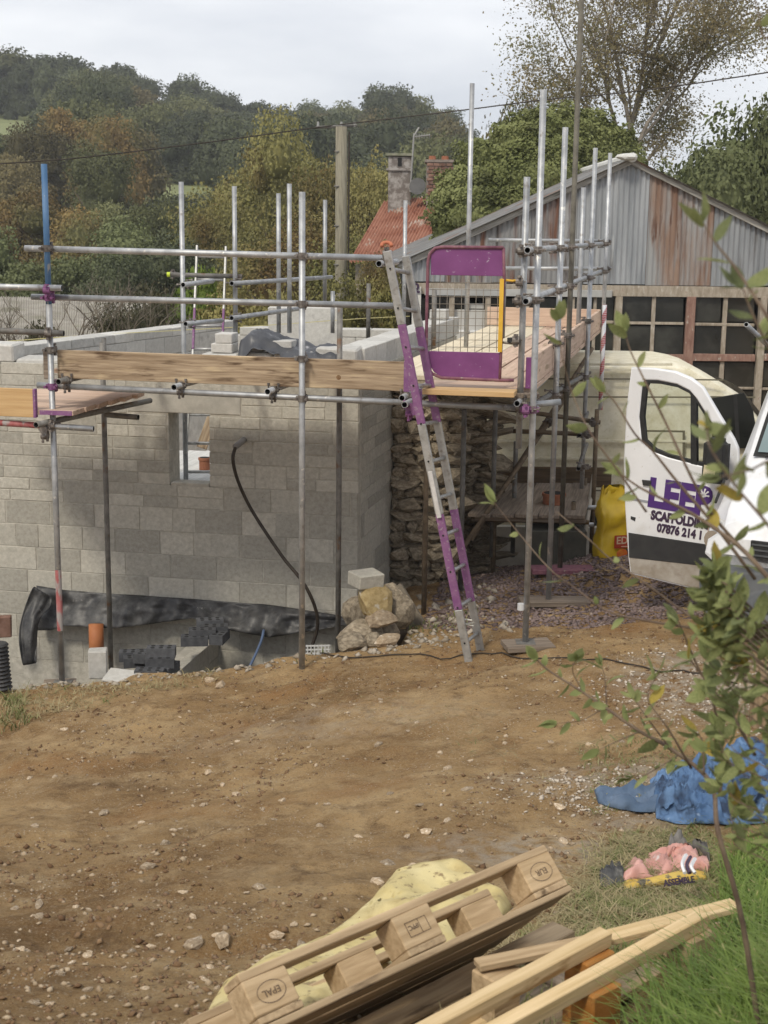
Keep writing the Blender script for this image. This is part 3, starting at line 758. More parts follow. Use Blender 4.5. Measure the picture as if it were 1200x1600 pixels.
# black sheet over blocks on top of the wall
def wallsheet():
    p = [(385, 520), (400, 516), (430, 508), (462, 509), (500, 520), (524, 529)]
    n, k = 40, 22; vs = np.zeros((n, k, 3))
    A = WC + WA * 1.02 - WN * .02
    for i in range(n):
        for j in range(k):
            s, t = i / (n - 1), j / (k - 1)
            c = WC + WA * (1.12 - .92 * s) - WN * (.34 - .42 * t)
            h = 2.37 + .07 * math.exp(-((s - .22) / .2) ** 2) - .09 * s + .035 * (1 - 4 * abs(fb1(s * 3.1 + 9, t * 2.0 + s))) - .12 * sstep(.62, 1, t) * (1 - .6 * s) + .05 * fb1(s * 4.0, t * 3.0) - .05 * sstep(.12, 0, s) + .03 * math.sin(s * 9 + t * 3) * t
            if t > .8 and .45 < s < .62: h -= .05 * (t - .8) * 5
            vs[i, j] = (c.x, c.y, h)
    ii = np.arange(n * k).reshape(n, k)
    f = np.stack([ii[:-1, :-1].ravel(), ii[1:, :-1].ravel(), ii[1:, 1:].ravel(), ii[:-1, 1:].ravel()], 1)
    o = put('folded_sheet', np_mesh('folded_sheet', vs.reshape(-1, 3), f, mat('grey_black_sheet', (.04, .042, .048), (.075, .078, .088), scale=4, rough=.4, bump=.25, bscale=10, c3=(.3, .3, .31), s3=9, t3=(.62, .72), spec=.5), True))
    md = o.modifiers.new('s', 'SOLIDIFY'); md.thickness = .004
    tag(o, 'folded black plastic sheet draped over blocks on top of the wall', 'plastic sheet')
wallsheet()
for k, (s, z, L, lb) in enumerate(((1.30, 2.30, .2, 'lower loose block beside the folded black sheet on the wall'), (1.28, 2.39, .16, 'upper loose block beside the folded black sheet on the wall'), (1.02, 2.32, .22, 'block partly under the folded black sheet'), (.75, 2.335, .22, 'block fully under the folded black sheet'))):
    c = WC + WA * s - WN * .16
    tag(put('loose_block', chamfer_mesh('wl', L, .2, .09, .007, block_pale, .004, k), None, None, frame((c.x, c.y, z), WA, -WN)), lb, 'block', 'loose blocks on the wall top')
c = WC + SB * 4.55 - SNn * .14
tag(put('loose_block', chamfer_mesh('wl2', .22, .2, .12, .007, block_pale, .004), None, None, frame((c.x, c.y, 2.382), SB, -SNn)), 'loose pale block on the far end of the side wall', 'block', 'loose blocks on the wall top')
# ------------------------------------------------------------------ scaffolding
TR = .0242
def tube_mesh(L, mt):
    k = ('tube', round(L, 2), mt.name)
    if k in CACHE: return CACHE[k]
    m = MB(); n = 14; L = round(L, 2)
    c = [(math.cos(2 * math.pi * i / n), math.sin(2 * math.pi * i / n)) for i in range(n)]
    ri = TR - .004
    rings = [(TR, -L / 2), (TR, L / 2), (ri, L / 2), (ri, L / 2 - .12), (ri, -L / 2), (ri, -L / 2 + .12)]
    vs = [(x * r, y * r, z) for r, z in rings for x, y in c]
    def q(a, b, mi): m.add([], []); return [((a * n + i), (a * n + (i + 1) % n), (b * n + (i + 1) % n), (b * n + i)) for i in range(n)], mi
    fs, ms = [], []
    for a, b, mi in ((0, 1, 0), (1, 2, 0), (2, 3, 1), (0, 4, 0), (4, 5, 1)):
        f, mi = q(a, b, mi); fs += f; ms += [mi] * n
    fs += [tuple(3 * n + i for i in range(n)), tuple(5 * n + i for i in range(n))]; ms += [1, 1]
    m.v, m.f, m.m = vs, fs, ms
    me = m.mesh('tube', [mt, tube_dark], False)
    me.polygons.foreach_set('use_smooth', [i < n for i in range(len(fs))])
    CACHE[k] = me
    return me
def tube(name, p0, p1, mt, parent, label=None):
    p0, p1 = Vector(p0), Vector(p1); d = (p1 - p0)
    return put(name, tube_mesh(d.length, mt), None, parent, Matrix.Translation((p0 + p1) / 2) @ d.to_track_quat('Z', 'Y').to_matrix().to_4x4(), label)
def coupler_mesh(mt):
    k = ('coupler', mt.name)
    if k in CACHE: return CACHE[k]
    m = MB(); r = TR + .0075
    m.tube([(0, 0, -.026), (0, 0, .026)], r, 12)
    m.tube([(-.026, .05, 0), (.026, .05, 0)], r, 12)
    m.box((0, .025, 0), (.05, .03, .05))
    for sx in (-1, 1):
        m.box((sx * .036, 0, 0), (.022, .014, .036)); m.tube([(sx * .04, -.05, .0), (sx * .04, .02, .0)], .0065, 6); m.tube([(sx * .04, -.052, 0), (sx * .04, -.034, 0)], .0115, 6)
    for sz in (-1, 1):
        m.box((0, .05, sz * .036), (.036, .014, .022)); m.tube([(0, .03, sz * .04), (0, .10, sz * .04)], .0065, 6); m.tube([(0, .083, sz * .04), (0, .102, sz * .04)], .0115, 6)
    me = m.mesh('coupler', mt); CACHE[k] = me
    return me
def coupler(p, d1, d2, off, parent, mt=None):
    """d1: tube clamped by the first ring at p; the second ring sits 5 cm along off and clamps d2"""
    z = Vector(d1).normalized(); y = Vector(off); y = (y - z * y.dot(z)).normalized(); x = y.cross(z)
    M = Matrix(((x.x, y.x, z.x, p[0]), (x.y, y.y, z.y, p[1]), (x.z, y.z, z.z, p[2]), (0, 0, 0, 1)))
    put('coupler', coupler_mesh(mt or coupler_mat), None, parent, M)
Z = Vector((0, 0, 1))
FA = Vector((-2.65 - 1.12, 11.17 - 10.57, 0)).normalized()     # along the front row, to the left
S1, S2, S3 = Vector((-2.655, 11.17, 0)), Vector((-.645, 10.85, 0)), Vector((1.115, 10.57, 0))
FN = Vector((-FA.y, FA.x, 0)); FN = FN if FN.y < 0 else -FN     # towards the camera
SIDE = Vector((math.sin(R(12.8)), math.cos(R(12.8)), 0)); SN_ = Vector((SIDE.y, -SIDE.x, 0))
scaf = thing('scaffolding', 'galvanised tube scaffolding with board decks around the block house', 'scaffolding', (-.6, 11, 0))
def zpx(px, py, q):                                             # height of a photo point above the spot q
    return P(px, py, q.y).z
st = {}
def standard(key, q, ztop, zbot, mt=None, label=None, name='standard'):
    st[key] = tube(name, (q.x, q.y, zbot), (q.x, q.y, ztop), mt or galv, scaf, label)
    return st[key]
z1 = zpx(65, 256, S1)
standard('S1', S1, zpx(72, 475, S1), surf(S1.x, S1.y) + .03)
tube('standard', (S1.x, S1.y, zpx(72, 475, S1)), (S1.x, S1.y, z1), paint_blue, scaf, 'blue painted upper length of the left standard')
MB().tube([(S1.x, S1.y, zpx(88, 985, S1)), (S1.x, S1.y, zpx(88, 890, S1))], TR + .0012, 14, cap=False).build('red_paint_patch', paint_red, st['S1'], smooth=True)
standard('S2', S2, zpx(472, 300, S2), surf(S2.x, S2.y) - .02)
standard('S3', S3, zpx(848, 140, S3), surf(S3.x, S3.y) + .04)
S3b = S3 + FA * .115 + SIDE * .12
standard('S3b', S3b, zpx(822, 277, S3b), zpx(806, 700, S3b))
def on_side(px, Y, py=700):
    return P(px, py, Y)
def side_pt(Y, off=0): return Vector((S3.x + (Y - S3.y) * math.tan(R(12.8)), Y, 0)) + SN_ * off
S4, S5, S6, S7 = side_pt(12.15), side_pt(13.1), side_pt(15.2), side_pt(17.3)
standard('S4', S4, zpx(878, 199, S4), surf(S4.x, S4.y) + .04)
standard('S5', S5, zpx(916, -60, S5), surf(S5.x, S5.y) - .02, mat('dark_steel', (.10, .092, .075), (.16, .148, .12), scale=12, rough=.7, metal=.2), 'tall dark brown standard rising out of the picture')
standard('S6', S6, zpx(937, 231, S6), surf(S6.x, S6.y) - .05)
standard('S7', S7, zpx(955, 239, S7), 1.7)
def fixed(px_top, py_top, px_bot, py_bot, Y, mt=None, zb=None, label=None):
    a = P(px_top, py_top, Y); b = P(px_bot, py_bot, Y); xm = (a.x + b.x) / 2
    return tube('standard', (xm, Y, zb if zb is not None else b.z), (xm, Y, a.z), mt or galv, scaf, label), Vector((xm, Y, 0))
DK = 2.19                                                        # deck height
fixed(912, 293, 902, 545, 14.9)
fixed(740, 130, 726, 545, 14.4)
fixed(634, 313, 632, 400, 17.4, zb=1.9)
fixed(680, 452, 676, 545, 14.0, steel_old)
fixed(788, 440, 785, 528, 15.2, steel_old)
# inner standards, browner, behind the front row
i1 = fixed(163, 535, 170, 1045, 12.55, steel_old, label='dull brown inner standard at the left')[1]
i2 = fixed(531, 480, 528, 1030, 12.15, steel_old, label='dull inner standard near the wall corner')[1]
for a in ((665, 655, 664, 995, 12.4), (722, 640, 722, 935, 13.3), (774, 640, 768, 870, 14.0), (806, 690, 801, 870, 14.6)):
    fixed(*a, steel_brown if a[0] < 700 else steel_old)
# red and white taped standard with the brown one next to it
S7b = S7 + Vector((.02, -.05, 0))
ta, tb = P(945, 476, 15.95), P(938, 640, 15.95)
tape = tube('taped_standard', (tb.x, 15.95, tb.z), (ta.x, 15.95, ta.z), white_paint, scaf, 'standard wrapped in red and white striped tape')
m = MB(); n = 60; turns = 4.2; red = mat('red_tape', (.38, .03, .045), (.45, .05, .06), rough=.5)
for k in range(n):
    z0 = tb.z + (ta.z - tb.z) * k / n; z1_ = tb.z + (ta.z - tb.z) * (k + 1) / n
    for zz, a in (): pass
    a0 = 2 * math.pi * turns * k / n; a1 = 2 * math.pi * turns * (k + 1) / n; w = .105; r = TR + .0015
    for s in range(6):
        t0 = -math.pi / 2 + s * math.pi / 6; t1 = t0 + math.pi / 6
        m.add([(tb.x + r * math.cos(a0 + t0), 15.95 + r * math.sin(a0 + t0), z0), (tb.x + r * math.cos(a0 + t1), 15.95 + r * math.sin(a0 + t1), z0), (tb.x + r * math.cos(a1 + t1), 15.95 + r * math.sin(a1 + t1), z1_), (tb.x + r * math.cos(a1 + t0), 15.95 + r * math.sin(a1 + t0), z1_)], [(0, 1, 2, 3)])
m.build('red_stripe', red, tape)
b1 = P(933, 640, 14.6)
tube('standard', (b1.x, 14.6, surf(b1.x, 14.6) - .03), (b1.x, 14.6, b1.z), steel_brown, scaf, 'brown short standard beside the yellow bag')
# front rails and ledgers, clamped to the camera side of the standards
def front_z(px, py, q): return P(px, py, q.y).z
OFFN = FN * .052
def rail_between(name, qa, za, qb, zb, ext_a, ext_b, off, mt=None, label=None):
    a = Vector((qa.x, qa.y, za)) + off; b = Vector((qb.x, qb.y, zb)) + off
    d = (b - a).normalized()
    return tube(name, a - d * ext_a, b + d * ext_b, mt or galv, scaf, label), d
def zc(px, py, q): return P(px, py, q.y).z
back_off = -FN * .052
o, d = rail_between('guard_rail', S1, zc(70, 389, S1), S2, zc(473, 400, S2), .20, .63, back_off)
for q, z in ((S1, zc(70, 388, S1)), (S2, zc(473, 400, S2))): coupler((q.x, q.y, z), Z, d, back_off, o)
o, d = rail_between('guard_rail', S1, zc(73, 465, S1), S2, zc(473, 475, S2), .16, .72, back_off)
for q, z in ((S1, zc(73, 465, S1)), (S2, zc(473, 475, S2))): coupler((q.x, q.y, z), Z, d, back_off, o, coupler_purple if q is S1 else None)
LZ = [zc(83, 604, S1), zc(473, 627, S2), zc(828, 640, S3)]
zl = [LZ[0], LZ[1], LZ[2]]
o, d = rail_between('ledger', S1, zl[0], S3, zl[2], .14, .04, back_off * 1.0)
LD = d
def ledger_z(x): return zl[0] + (zl[2] - zl[0]) * (x - S1.x) / (S3.x - S1.x)
for q, mt in ((S1, coupler_purple), (S2, None), (S3, coupler_purple)): coupler((q.x, q.y, ledger_z(q.x)), Z, d, back_off, o, mt)
TZ = .052                                                         # transoms lie on the ledger
WALLY = lambda x: 12.6 - (x + .235) * math.tan(R(10.5))
for px, ext in ((92, 0), (272, 0), (418, 0), (628, -.02), (808, 0)):
    y0 = 10.9
    for _ in range(3):
        x0 = P(px, 620, y0).x; y0 = S1.y + (x0 - S1.x) * (S3.y - S1.y) / (S3.x - S1.x) - .10
    z0 = ledger_z(x0) + TZ
    a = Vector((x0, y0, z0)); b = a + SIDE * 1.75
    t = tube('transom', a, b, galv if px > 100 else steel_old, scaf)
    coupler(a + SIDE * .15 - Z * 0, SIDE, LD, -Z, t)
o = tube('transom', Vector(P(632, 632, 10.55)) + Vector((0, -.02, 0)), Vector(P(632, 632, 10.55)) + SIDE * .8, galv, scaf)
coupler(P(640, 636, 10.62), SIDE, LD, -Z, o, coupler_purple)
MB().box((0, 0, 0), (.07, .09, .19), frame(P(652, 628, 10.5), (1, 0, 0), (0, 1, 0))).build('coupler', purple_worn, o)
# stub tube that the top rail meets behind the ladder
o = tube('guard_rail', P(592, 412, 10.5), P(592, 412, 10.5) + SIDE * .6, galv, scaf)
coupler(P(604, 408, 10.6), SIDE, FA, Z, o)
# deck boards of the front lift
def dk(px, py): return G(px, py, DK)
for k in range(5):
    a = Vector((S1.x, S1.y, 0)) - FN * (.22 + .236 * k) + FA * .02; b = Vector((S3.x, S3.y, 0)) - FN * (.22 + .236 * k)
    za, zb = ledger_z(a.x) + TZ + .062, ledger_z(b.x) + TZ + .062
    a1 = a + (b - a) * .0; c1 = a + (b - a) * .66 
    board('deck_board', (a1.x, a1.y, za), (c1.x, c1.y, za + (zb - za) * .66), .225, .038, Z, wood_deck, scaf)
ld = [G(660, 612, DK)]
for k in range(3):                                                 # fresh boards of the loading bay at the ladder
    a = P(662, 607, 10.72) - FN * (.235 * k); b = P(806, 609, 10.58) - FN * (.235 * k)
    a.z = b.z = DK - .005 - .0 * k
    board('deck_board', a + Vector((0, 0, 0)), b, .225, .04, Z, wood_new if k == 0 else wood_deck, scaf)
# deck boards of the right hand return, running away
NB = 6
for k in range(NB):
    off = -.14 - .236 * k
    a = side_pt(11.35, off) if k > 3 else side_pt(11.5 - .06 * k, off); b = side_pt(17.6, off)
    if k == 0: a = side_pt(10.75, off)
    mid = (a + b) / 2 + SIDE * rnd.uniform(-.7, .7)
    mt = wood_pale if k >= 3 else wood_deck
    for u, v in ((a, mid - SIDE * .004), (mid + SIDE * .004, b)):
        board('deck_board', (u.x, u.y, DK - .004 * (k % 2)), (v.x, v.y, DK - .004 * (k % 2)), .222, .038, Z, mt, scaf)
o_ = side_pt(10.62, -.06)
board('deck_board', (o_.x, o_.y, DK - .03), (o_.x + .0, o_.y + .95, DK - .03), .2, .035, Z, wood_grey, scaf)
# long weathered toe board on the front
ta_, tb_ = P(84, 573, 11.12), P(640, 598, 10.6)
zt = .5 * (P(84, 548, 11.1).z + P(84, 594, 11.1).z)
tzb = .5 * (P(636, 570, 10.6).z + P(636, 615, 10.6).z)
A_ = Vector((S1.x, S1.y, zt)) - FN * .075 - FA * .03; B_ = Vector((tb_.x, S1.y + (tb_.x - S1.x) * (S3.y - S1.y) / (S3.x - S1.x), tzb)) - FN * .075
toe = board('toe_board', A_, B_, .225, .038, FN, wood_old, scaf, label='long weathered toe board along the front of the deck')
MB().box((0, 0, 0), (.06, .042, .229), frame(B_ + FA * .022, FA, FN)).build('purple_end', purple_worn, toe)
knots = MB()
MB().tube([B_ + FA * .56 + FN * .0195 - Z * .02, B_ + FA * .56 + FN * .0205 - Z * .02], .019, 14).build('knot', mat('knot', (.16, .09, .045), (.24, .15, .08), scale=60), toe)
for q in (S1, S2):
    z = zt + (tzb - zt) * (q.x - A_.x) / (B_.x - A_.x) + .115
    coupler((q.x, q.y, z), Z, FA, back_off, toe)
e0 = Vector((S1.x, S1.y, zt - .02)) - FN * .13 + FA * .05
board('toe_board', e0, e0 - FN * 0 + FA * .06 , .22, .04, FN, wood_grey, scaf)
# toe boards of the return: outer side, far end, purple board end at the corner
def tb_side(Ya, Yb, z, mt, thick=.036):
    a, b = side_pt(Ya, -.055), side_pt(Yb, -.055)
    return board('toe_board', (a.x, a.y, z), (b.x, b.y, z), .225, thick, SN_, mt, scaf)
ob = tb_side(10.75, 13.2, DK + .135, wood_grey if False else wood_deck); tb_side(13.22, 17.4, DK + .135, wood_deck)
pe = side_pt(10.74, -.06)
MB().box((0, 0, 0), (.05, .04, .235), frame((pe.x, pe.y - .012, DK + .135), SN_, SIDE)).build('purple_end', purple, ob)
for q in (S4, S5, S6): coupler((q.x, q.y, DK + .25), Z, SIDE, -SN_, ob)
a, b = side_pt(17.45, -1.45), side_pt(17.45, -.05)
board('toe_board', (a.x, a.y, DK + .14), (b.x, b.y, DK + .14), .225, .036, -SIDE, wood_deck, scaf)
a, b = side_pt(17.55, -1.35), side_pt(17.55, -.45)
# side rails
def srail(name, pa, pb, Ya, Yb, off=.052, mt=None):
    za, zb = P(*pa, Ya).z, P(*pb, Yb).z
    a, b = side_pt(Ya, off), side_pt(Yb, off)
    return tube(name, (a.x, a.y, za), (b.x, b.y, zb), mt or galv, scaf), (lambda Y: za + (zb - za) * (Y - Ya) / (Yb - Ya))
for nm, pa, pb in (('guard_rail', (824, 391), (950, 381)), ('guard_rail', (820, 471), (950, 424))):
    t, zf = srail(nm, pa, pb, 10.35, 17.4, off=-.052)
    for q in (S3, S4, S5, S6, S7): coupler((q.x, q.y, zf(q.y)), Z, SIDE, -SN_, t)
    p = side_pt(14.9, -.1); coupler((p.x, p.y, zf(14.9)), SIDE, Z, -SN_, t)
t, zf = srail('ledger', (836, 640), (940, 575), 10.5, 17.4, off=-.052, mt=steel_old)
for q in (S3, S4, S5, S6): coupler((q.x, q.y, zf(q.y)), Z, SIDE, -SN_, t)
# cross rails at the far end of the return
for (xa, ya, xb, yb, Y) in ((763, 375, 955, 377, 17.4), (790, 419, 955, 420, 17.45)):
    o = tube('guard_rail', P(xa, ya, Y), P(xb, yb, Y), galv, scaf); coupler(P(948, yb, Y - .05), Z, (1, 0, 0), (0, 1, 0), o)
# couplers on S3b and its tubes
o = tube('transom', P(800, 635, 10.7), P(876, 628, 10.75) , galv, scaf); coupler(P(812, 634, 10.68), Z, (1, 0, 0), (0, 1, 0), o)
for py in (392, 440, 470, 531): coupler(P(815 + (392 - py) * .06, py, S3b.y), Z, SIDE, FN, st['S3b'])
for py in (640,): coupler(P(822, py, S3.y - .02), Z, FA, FN, st['S3'], coupler_purple)
MB().tube([P(814, 948, S3.y) + Vector((0, 0, -.025)), P(814, 948, S3.y) + Vector((0, 0, .025))], TR + .004, 14).build('joint_pin', mat('pale_joint', (.55, .56, .57), rough=.5), st['S3'])
# diagonal braces of the return
for a, b, mt in (((690, 905, 13.0), (905, 590, 15.6), steel_brown), ((735, 845, 13.6), (925, 545, 16.3), steel_brown)):
    o = tube('brace', P(*a), P(*b), mt, scaf)
    q = P(*a) * .25 + P(*b) * .75; coupler(q, P(*b) - P(*a), Z, (0, -1, 0), o)
for (xa, ya, xb, yb, Y, mt) in ((792, 912 - 0, 0, 0, 0, None), (791, 639, 938, 660, 14.7, steel_brown), (791, 673, 930, 679, 14.7, steel_brown)):
    if mt: o = tube('ledger', P(xa, ya, Y), P(xb, yb, Y), mt, scaf); coupler(P(xb - 12, yb, Y - .05), (1, 0, 0), Z, (0, -1, 0), o)
for (x, y) in ((905, 680), (904, 732)):
    o = tube('transom', P(x, y, 14.4), P(x, y, 14.4) + SIDE * .9 + Vector((0, 0, .12)), steel_old, scaf); coupler(P(x + 4, y - 3, 14.5), SIDE, Z, (1, 0, 0), o)
# ---- left hand lower lift, sharing the left standard
for (ya, yb, mt, z_) in (((0, 450), (97, 450), galv, 0), ((0, 517), (100, 521), steel_old, 0), ((0, 660), (146, 670), paint_red, 0)):
    a, b = P(ya[0] - 60, ya[1] - 3, 11.20), P(yb[0], yb[1], 11.12)
    o = tube('guard_rail' if ya[1] < 600 else 'ledger', a, b, mt if mt is not paint_red else galv, scaf)
    zc_ = P(72 + (ya[1] - 389) * .033, ya[1] + 3, S1.y).z
    coupler((S1.x, S1.y, zc_), Z, (1, 0, 0), (0, -1, 0), o, coupler_purple if ya[1] < 500 else None)
    if mt is paint_red:
        d_ = (b - a).normalized(); MB().tube([a, a + d_ * .66], TR + .0012, 14, cap=False).build('red_paint_patch', paint_red, o, smooth=True)
o = tube('transom', P(56, 664, 10.98), P(56, 664, 10.98) + SIDE * 1.7 + Vector((.25, 0, 0)), steel_old, scaf)
coupler(P(70, 671, 11.1), SIDE, (1, 0, 0), -Z, o)
o = tube('transom', P(165, 648, 12.2), P(216, 652, 12.1), steel_old, scaf)
LDK = 1.93
for k in range(6):
    a = P(-40, 648 - 6 * k, 11.3 + .235 * k); b = P(123 + 19.5 * k, 652 - 5.8 * k, 11.15 + .235 * k)
    a.z = b.z = LDK
    o = board('deck_board', a, b, .225, .038, Z, wood_deck, scaf)
    if k == 0: MB().box((0, -.113, 0), (.27, .006, .036), frame(b - (b - a).normalized() * .145, b - a, Vector(Z).cross(b - a))).build('purple_end', purple_worn, o)
a, b = P(-45, 626, 11.2), P(55, 630, 11.08)
o = board('toe_board', a, b, .225, .036, FN, wood_new, scaf, label='fresh yellow toe board at the left edge')
MB().box((0, 0, 0), (.02, .04, .228), frame(b, (b - a), FN)).build('purple_end', purple_worn, o)

# ---- inner scaffold behind the wall
inn = thing('inner_scaffold', 'second tube scaffold standing inside the house walls', 'scaffolding', (-1.3, 14.8, 0))
ip = {}
for (x, yt, yb, Y, mt) in ((283, 284, 760, 13.7, galv), (366, 291, 560, 14.7, galv), (435, 302, 520, 15.6, galv), (452, 287, 520, 14.9, galv), (508, 312, 475, 16.8, galv), (576, 443, 530, 16.4, steel_old), (520, 455, 520, 16.4, galv), (162, 528, 575, 13.7, steel_old)):
    a, b = P(x, yt, Y), P(x, yb, Y)
    tube('standard', (a.x, Y, b.z if x != 283 else .5), (a.x, Y, a.z), mt, inn, None)
for (a, b, mt) in (((362, 443, 14.4), (518, 433, 16.9), galv), ((362, 497, 14.4), (476, 481, 16.2), galv), ((286, 445, 13.5), (332, 439, 14.3), galv), ((290, 506, 13.5), (346, 501, 14.4), galv), ((262, 429, 14.75), (379, 432, 14.75), steel_old)):
    o = tube('guard_rail', P(*a), P(*b), mt, inn)
    coupler(P(a[0] + 8, a[1] - 1, a[2] + .2), P(*b) - P(*a), Z, (0, 1, 0), o)
MB().tube([P(261, 429, 14.75), P(266, 429, 14.75)], TR + .002, 12).build('end_cap', mat('lime_cap', (.5, .62, .05), rough=.5), inn)
# ---- low platform under the return
low = thing('low_platform', 'low grey boarded scaffold platform beneath the right hand deck', 'platform', (1.6, 14.5, .5))
zl_ = .60
for k in range(5):
    a = G(748 + 37 * k, 806 + .5 * k, zl_); b = G(795 + 29 * k, 757, zl_)
    board('deck_board', a, b, .222, .036, Z, wood_grey, low)
a, b = P(776, 744, 15.5), P(955, 746, 15.6)
board('toe_board', a, b, .225, .036, (0, -1, 0), mat('dark_board', (.085, .06, .038), (.15, .105, .065), scale=5, stretch=(.5, 9, 9), rough=.9), low)
a, b = P(736, 811, 13.85), P(920, 816, 13.9); tube('ledger', a, b, steel_brown, low)
a, b = P(742, 806 - 1, 13.83), P(915, 810, 13.83); board('edge_board', a - Z * .02, b - Z * .02, .06, .03, (0, -1, 0), wood_grey, low)
for x, y, Y in ((771, 870, 14.0), (893, 880, 14.0), (912, 800, 15.4)):
    p = P(x, y, Y); tube('standard', (p.x, Y, surf(p.x, Y) - .05), (p.x, Y, zl_ + .1), steel_brown, low)
for (xa, ya, xb, yb) in ((908, 793, 934, 793), (905, 819, 927, 820)): tube('transom', P(xa, ya, 14.4), P(xb, yb, 14.4), galv, low)
a, b = P(912, 850, 13.9), P(928, 742, 15.0); tube('brace', a, b, mat('pale_tube', (.4, .36, .3), rough=.7), low)
tp = P(865, 788, 14.3); tp.z = zl_ + .02
m = MB(); m.tube([tp, tp + Z * .10], [.115, .115], 18); m.tube([tp + Z * .085, tp + Z * .112], [.125, .125], 18); m.tube([tp + Z * .1125, tp + Z * .114], .105, 18, 1)
tag(m.build('terracotta_pot', [terracotta, tube_dark]), 'wide terracotta pot standing on the low grey platform', 'pot')
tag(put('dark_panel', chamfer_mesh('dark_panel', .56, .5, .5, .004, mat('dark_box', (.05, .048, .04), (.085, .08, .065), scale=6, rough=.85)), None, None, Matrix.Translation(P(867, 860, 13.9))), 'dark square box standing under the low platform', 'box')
# ---- sole boards under the standards
for (q, dx, dy, w, lb) in ((S3, .02, -.02, .38, 'square timber pad under the front right standard'), (S4, .05, 0, .62, 'long timber pad under the second standard of the return'), (S5, .02, 0, .6, 'maroon timber pad half buried in slate under the brown standard'), (S1, -.02, 0, .26, 'short timber pad under the left standard'), (Vector((i1.x + 2.05, 12.25, 0)), .1, -.2, .7, 'old sleeper lying in front of the stone wall')):
    z = surf(q.x + dx, q.y + dy)
    Mx = Matrix.Translation((q.x + dx, q.y + dy, z + .022)) @ Matrix.Rotation(.18 if w < .5 else .05, 4, 'Z')
    tag(put('sole_board', chamfer_mesh('sole_%s' % lb[:6], w, .24, .045, .004, wood_grey if q is not S5 else maroon, .004), None, None, Mx), lb, 'timber pad', 'timber pads under the scaffold')
sl = P(655, 997, 11.9); tag(board('timber_sleeper', P(605, 1000, 11.85), P(705, 992, 11.95), .16, .13, Z, mat('old_sleeper', (.09, .065, .045), (.16, .12, .085), scale=5, stretch=(.6, 8, 8), rough=.95, bump=.4)), 'rotten timber sleeper lying at the foot of the stone wall', 'timber')
mpl = P(88, 1049, 11.17)
for q in (S1, S3, S4): MB().box((q.x, q.y, surf(q.x, q.y) + .047), (.15, .15, .007)).build('base_plate', steel_old, scaf)

# ------------------------------------------------------------------ ladders
def ladder(name, label, bl, br, tl, tr, nr, segs, w=.028, dpt=.062, over=(0, 0)):
    """bl,br,tl,tr: bottom/top of the two stiles; segs: [(t0,t1,material)]"""
    root = thing(name, label, 'ladder', (Vector(bl) + Vector(br)) / 2)
    bl, br, tl, tr = map(Vector, (bl, br, tl, tr))
    acr = (br - bl).normalized(); up = (tl - bl).normalized(); nrm = acr.cross(up).normalized()
    for (b, t) in ((bl, tl), (br, tr)):
        L = (t - b).length
        s0 = None
        for k, (t0, t1, mt) in enumerate(segs):
            p0, p1 = b + (t - b) * t0, b + (t - b) * t1
            me = chamfer_mesh('stile_' + mt.name, round((p1 - p0).length, 2), dpt, w, .004, mt)
            put('stile', me, None, root, frame((p0 + p1) / 2, t - b, nrm, None))
    for k in range(nr):
        u = (k + .55) / nr
        a, b = bl + (tl - bl) * u, br + (tr - br) * u
        rung = MB().tube([a - acr * .012, b + acr * .012], .0155, 10).build('rung', alu, root, smooth=True)
        MB().tube([a - acr * .0165, a - acr * .0145], .008, 8).build('rung_hole', tube_dark, rung)
    return root
bl_ = P(733, 1024, 10.42); tl_ = P(605, 392, 10.36)
bl_.z = surf(bl_.x, bl_.y) - .01
br_ = P(752, 995, 10.78); br_.z = surf(br_.x, br_.y) - .01
lad = ladder('access_ladder', 'patchy purple and bare aluminium ladder leaning at the deck edge', bl_, br_, tl_, P(634, 400, 10.72), 11,
             [(0, .135, alu), (.135, .375, purple_worn), (.375, .595, alu), (.595, .83, purple_worn), (.83, 1, alu)])
MB().box((0, 0, 0), (.36, .066, .032), frame(bl_ + (tl_ - bl_) * .425, tl_ - bl_, (br_ - bl_))).build('white_patch', mat('chalky_white', (.5, .48, .46), (.62, .6, .58), scale=30), lad)
rp_ = tl_ + Vector((-.005, 0, .04)); pts = [rp_ + Vector((.035 * math.cos(a), .02 * math.sin(a), .02 * math.sin(a))) for a in np.linspace(-.3, 3.6, 12)]
tag(MB().tube(pts, .014, 8).build('rope_loop', mat('orange_rope', (.45, .16, .09), rough=.9), smooth=True), 'orange rope loop tied over the top of the near ladder', 'rope')
tag(MB().tube([P(722, 967, 10.5), P(737, 969, 10.48), P(742, 973, 10.6), P(724, 975, 10.48), P(740, 978, 10.52)], .006, 6).build('tie_string', mat('pale_string', (.55, .54, .48), rough=.9)), 'pale string knotted round the ladder foot', 'string')
ladder('inner_ladder', 'purple and grey ladder standing behind the front block wall', P(298, 640, 14.2), P(344, 640, 14.2), P(308, 384, 14.9), P(353, 386, 14.9), 7, [(0, .36, alu), (.36, .61, purple_worn), (.61, 1, alu)], .022, .05)
ladder('room_ladder', 'aluminium ladder standing in the room behind the window opening', P(288, 762, 13.75), P(352, 762, 13.75), P(296, 628, 14.0), P(358, 628, 14.0), 3, [(0, 1, alu)], .02, .045)

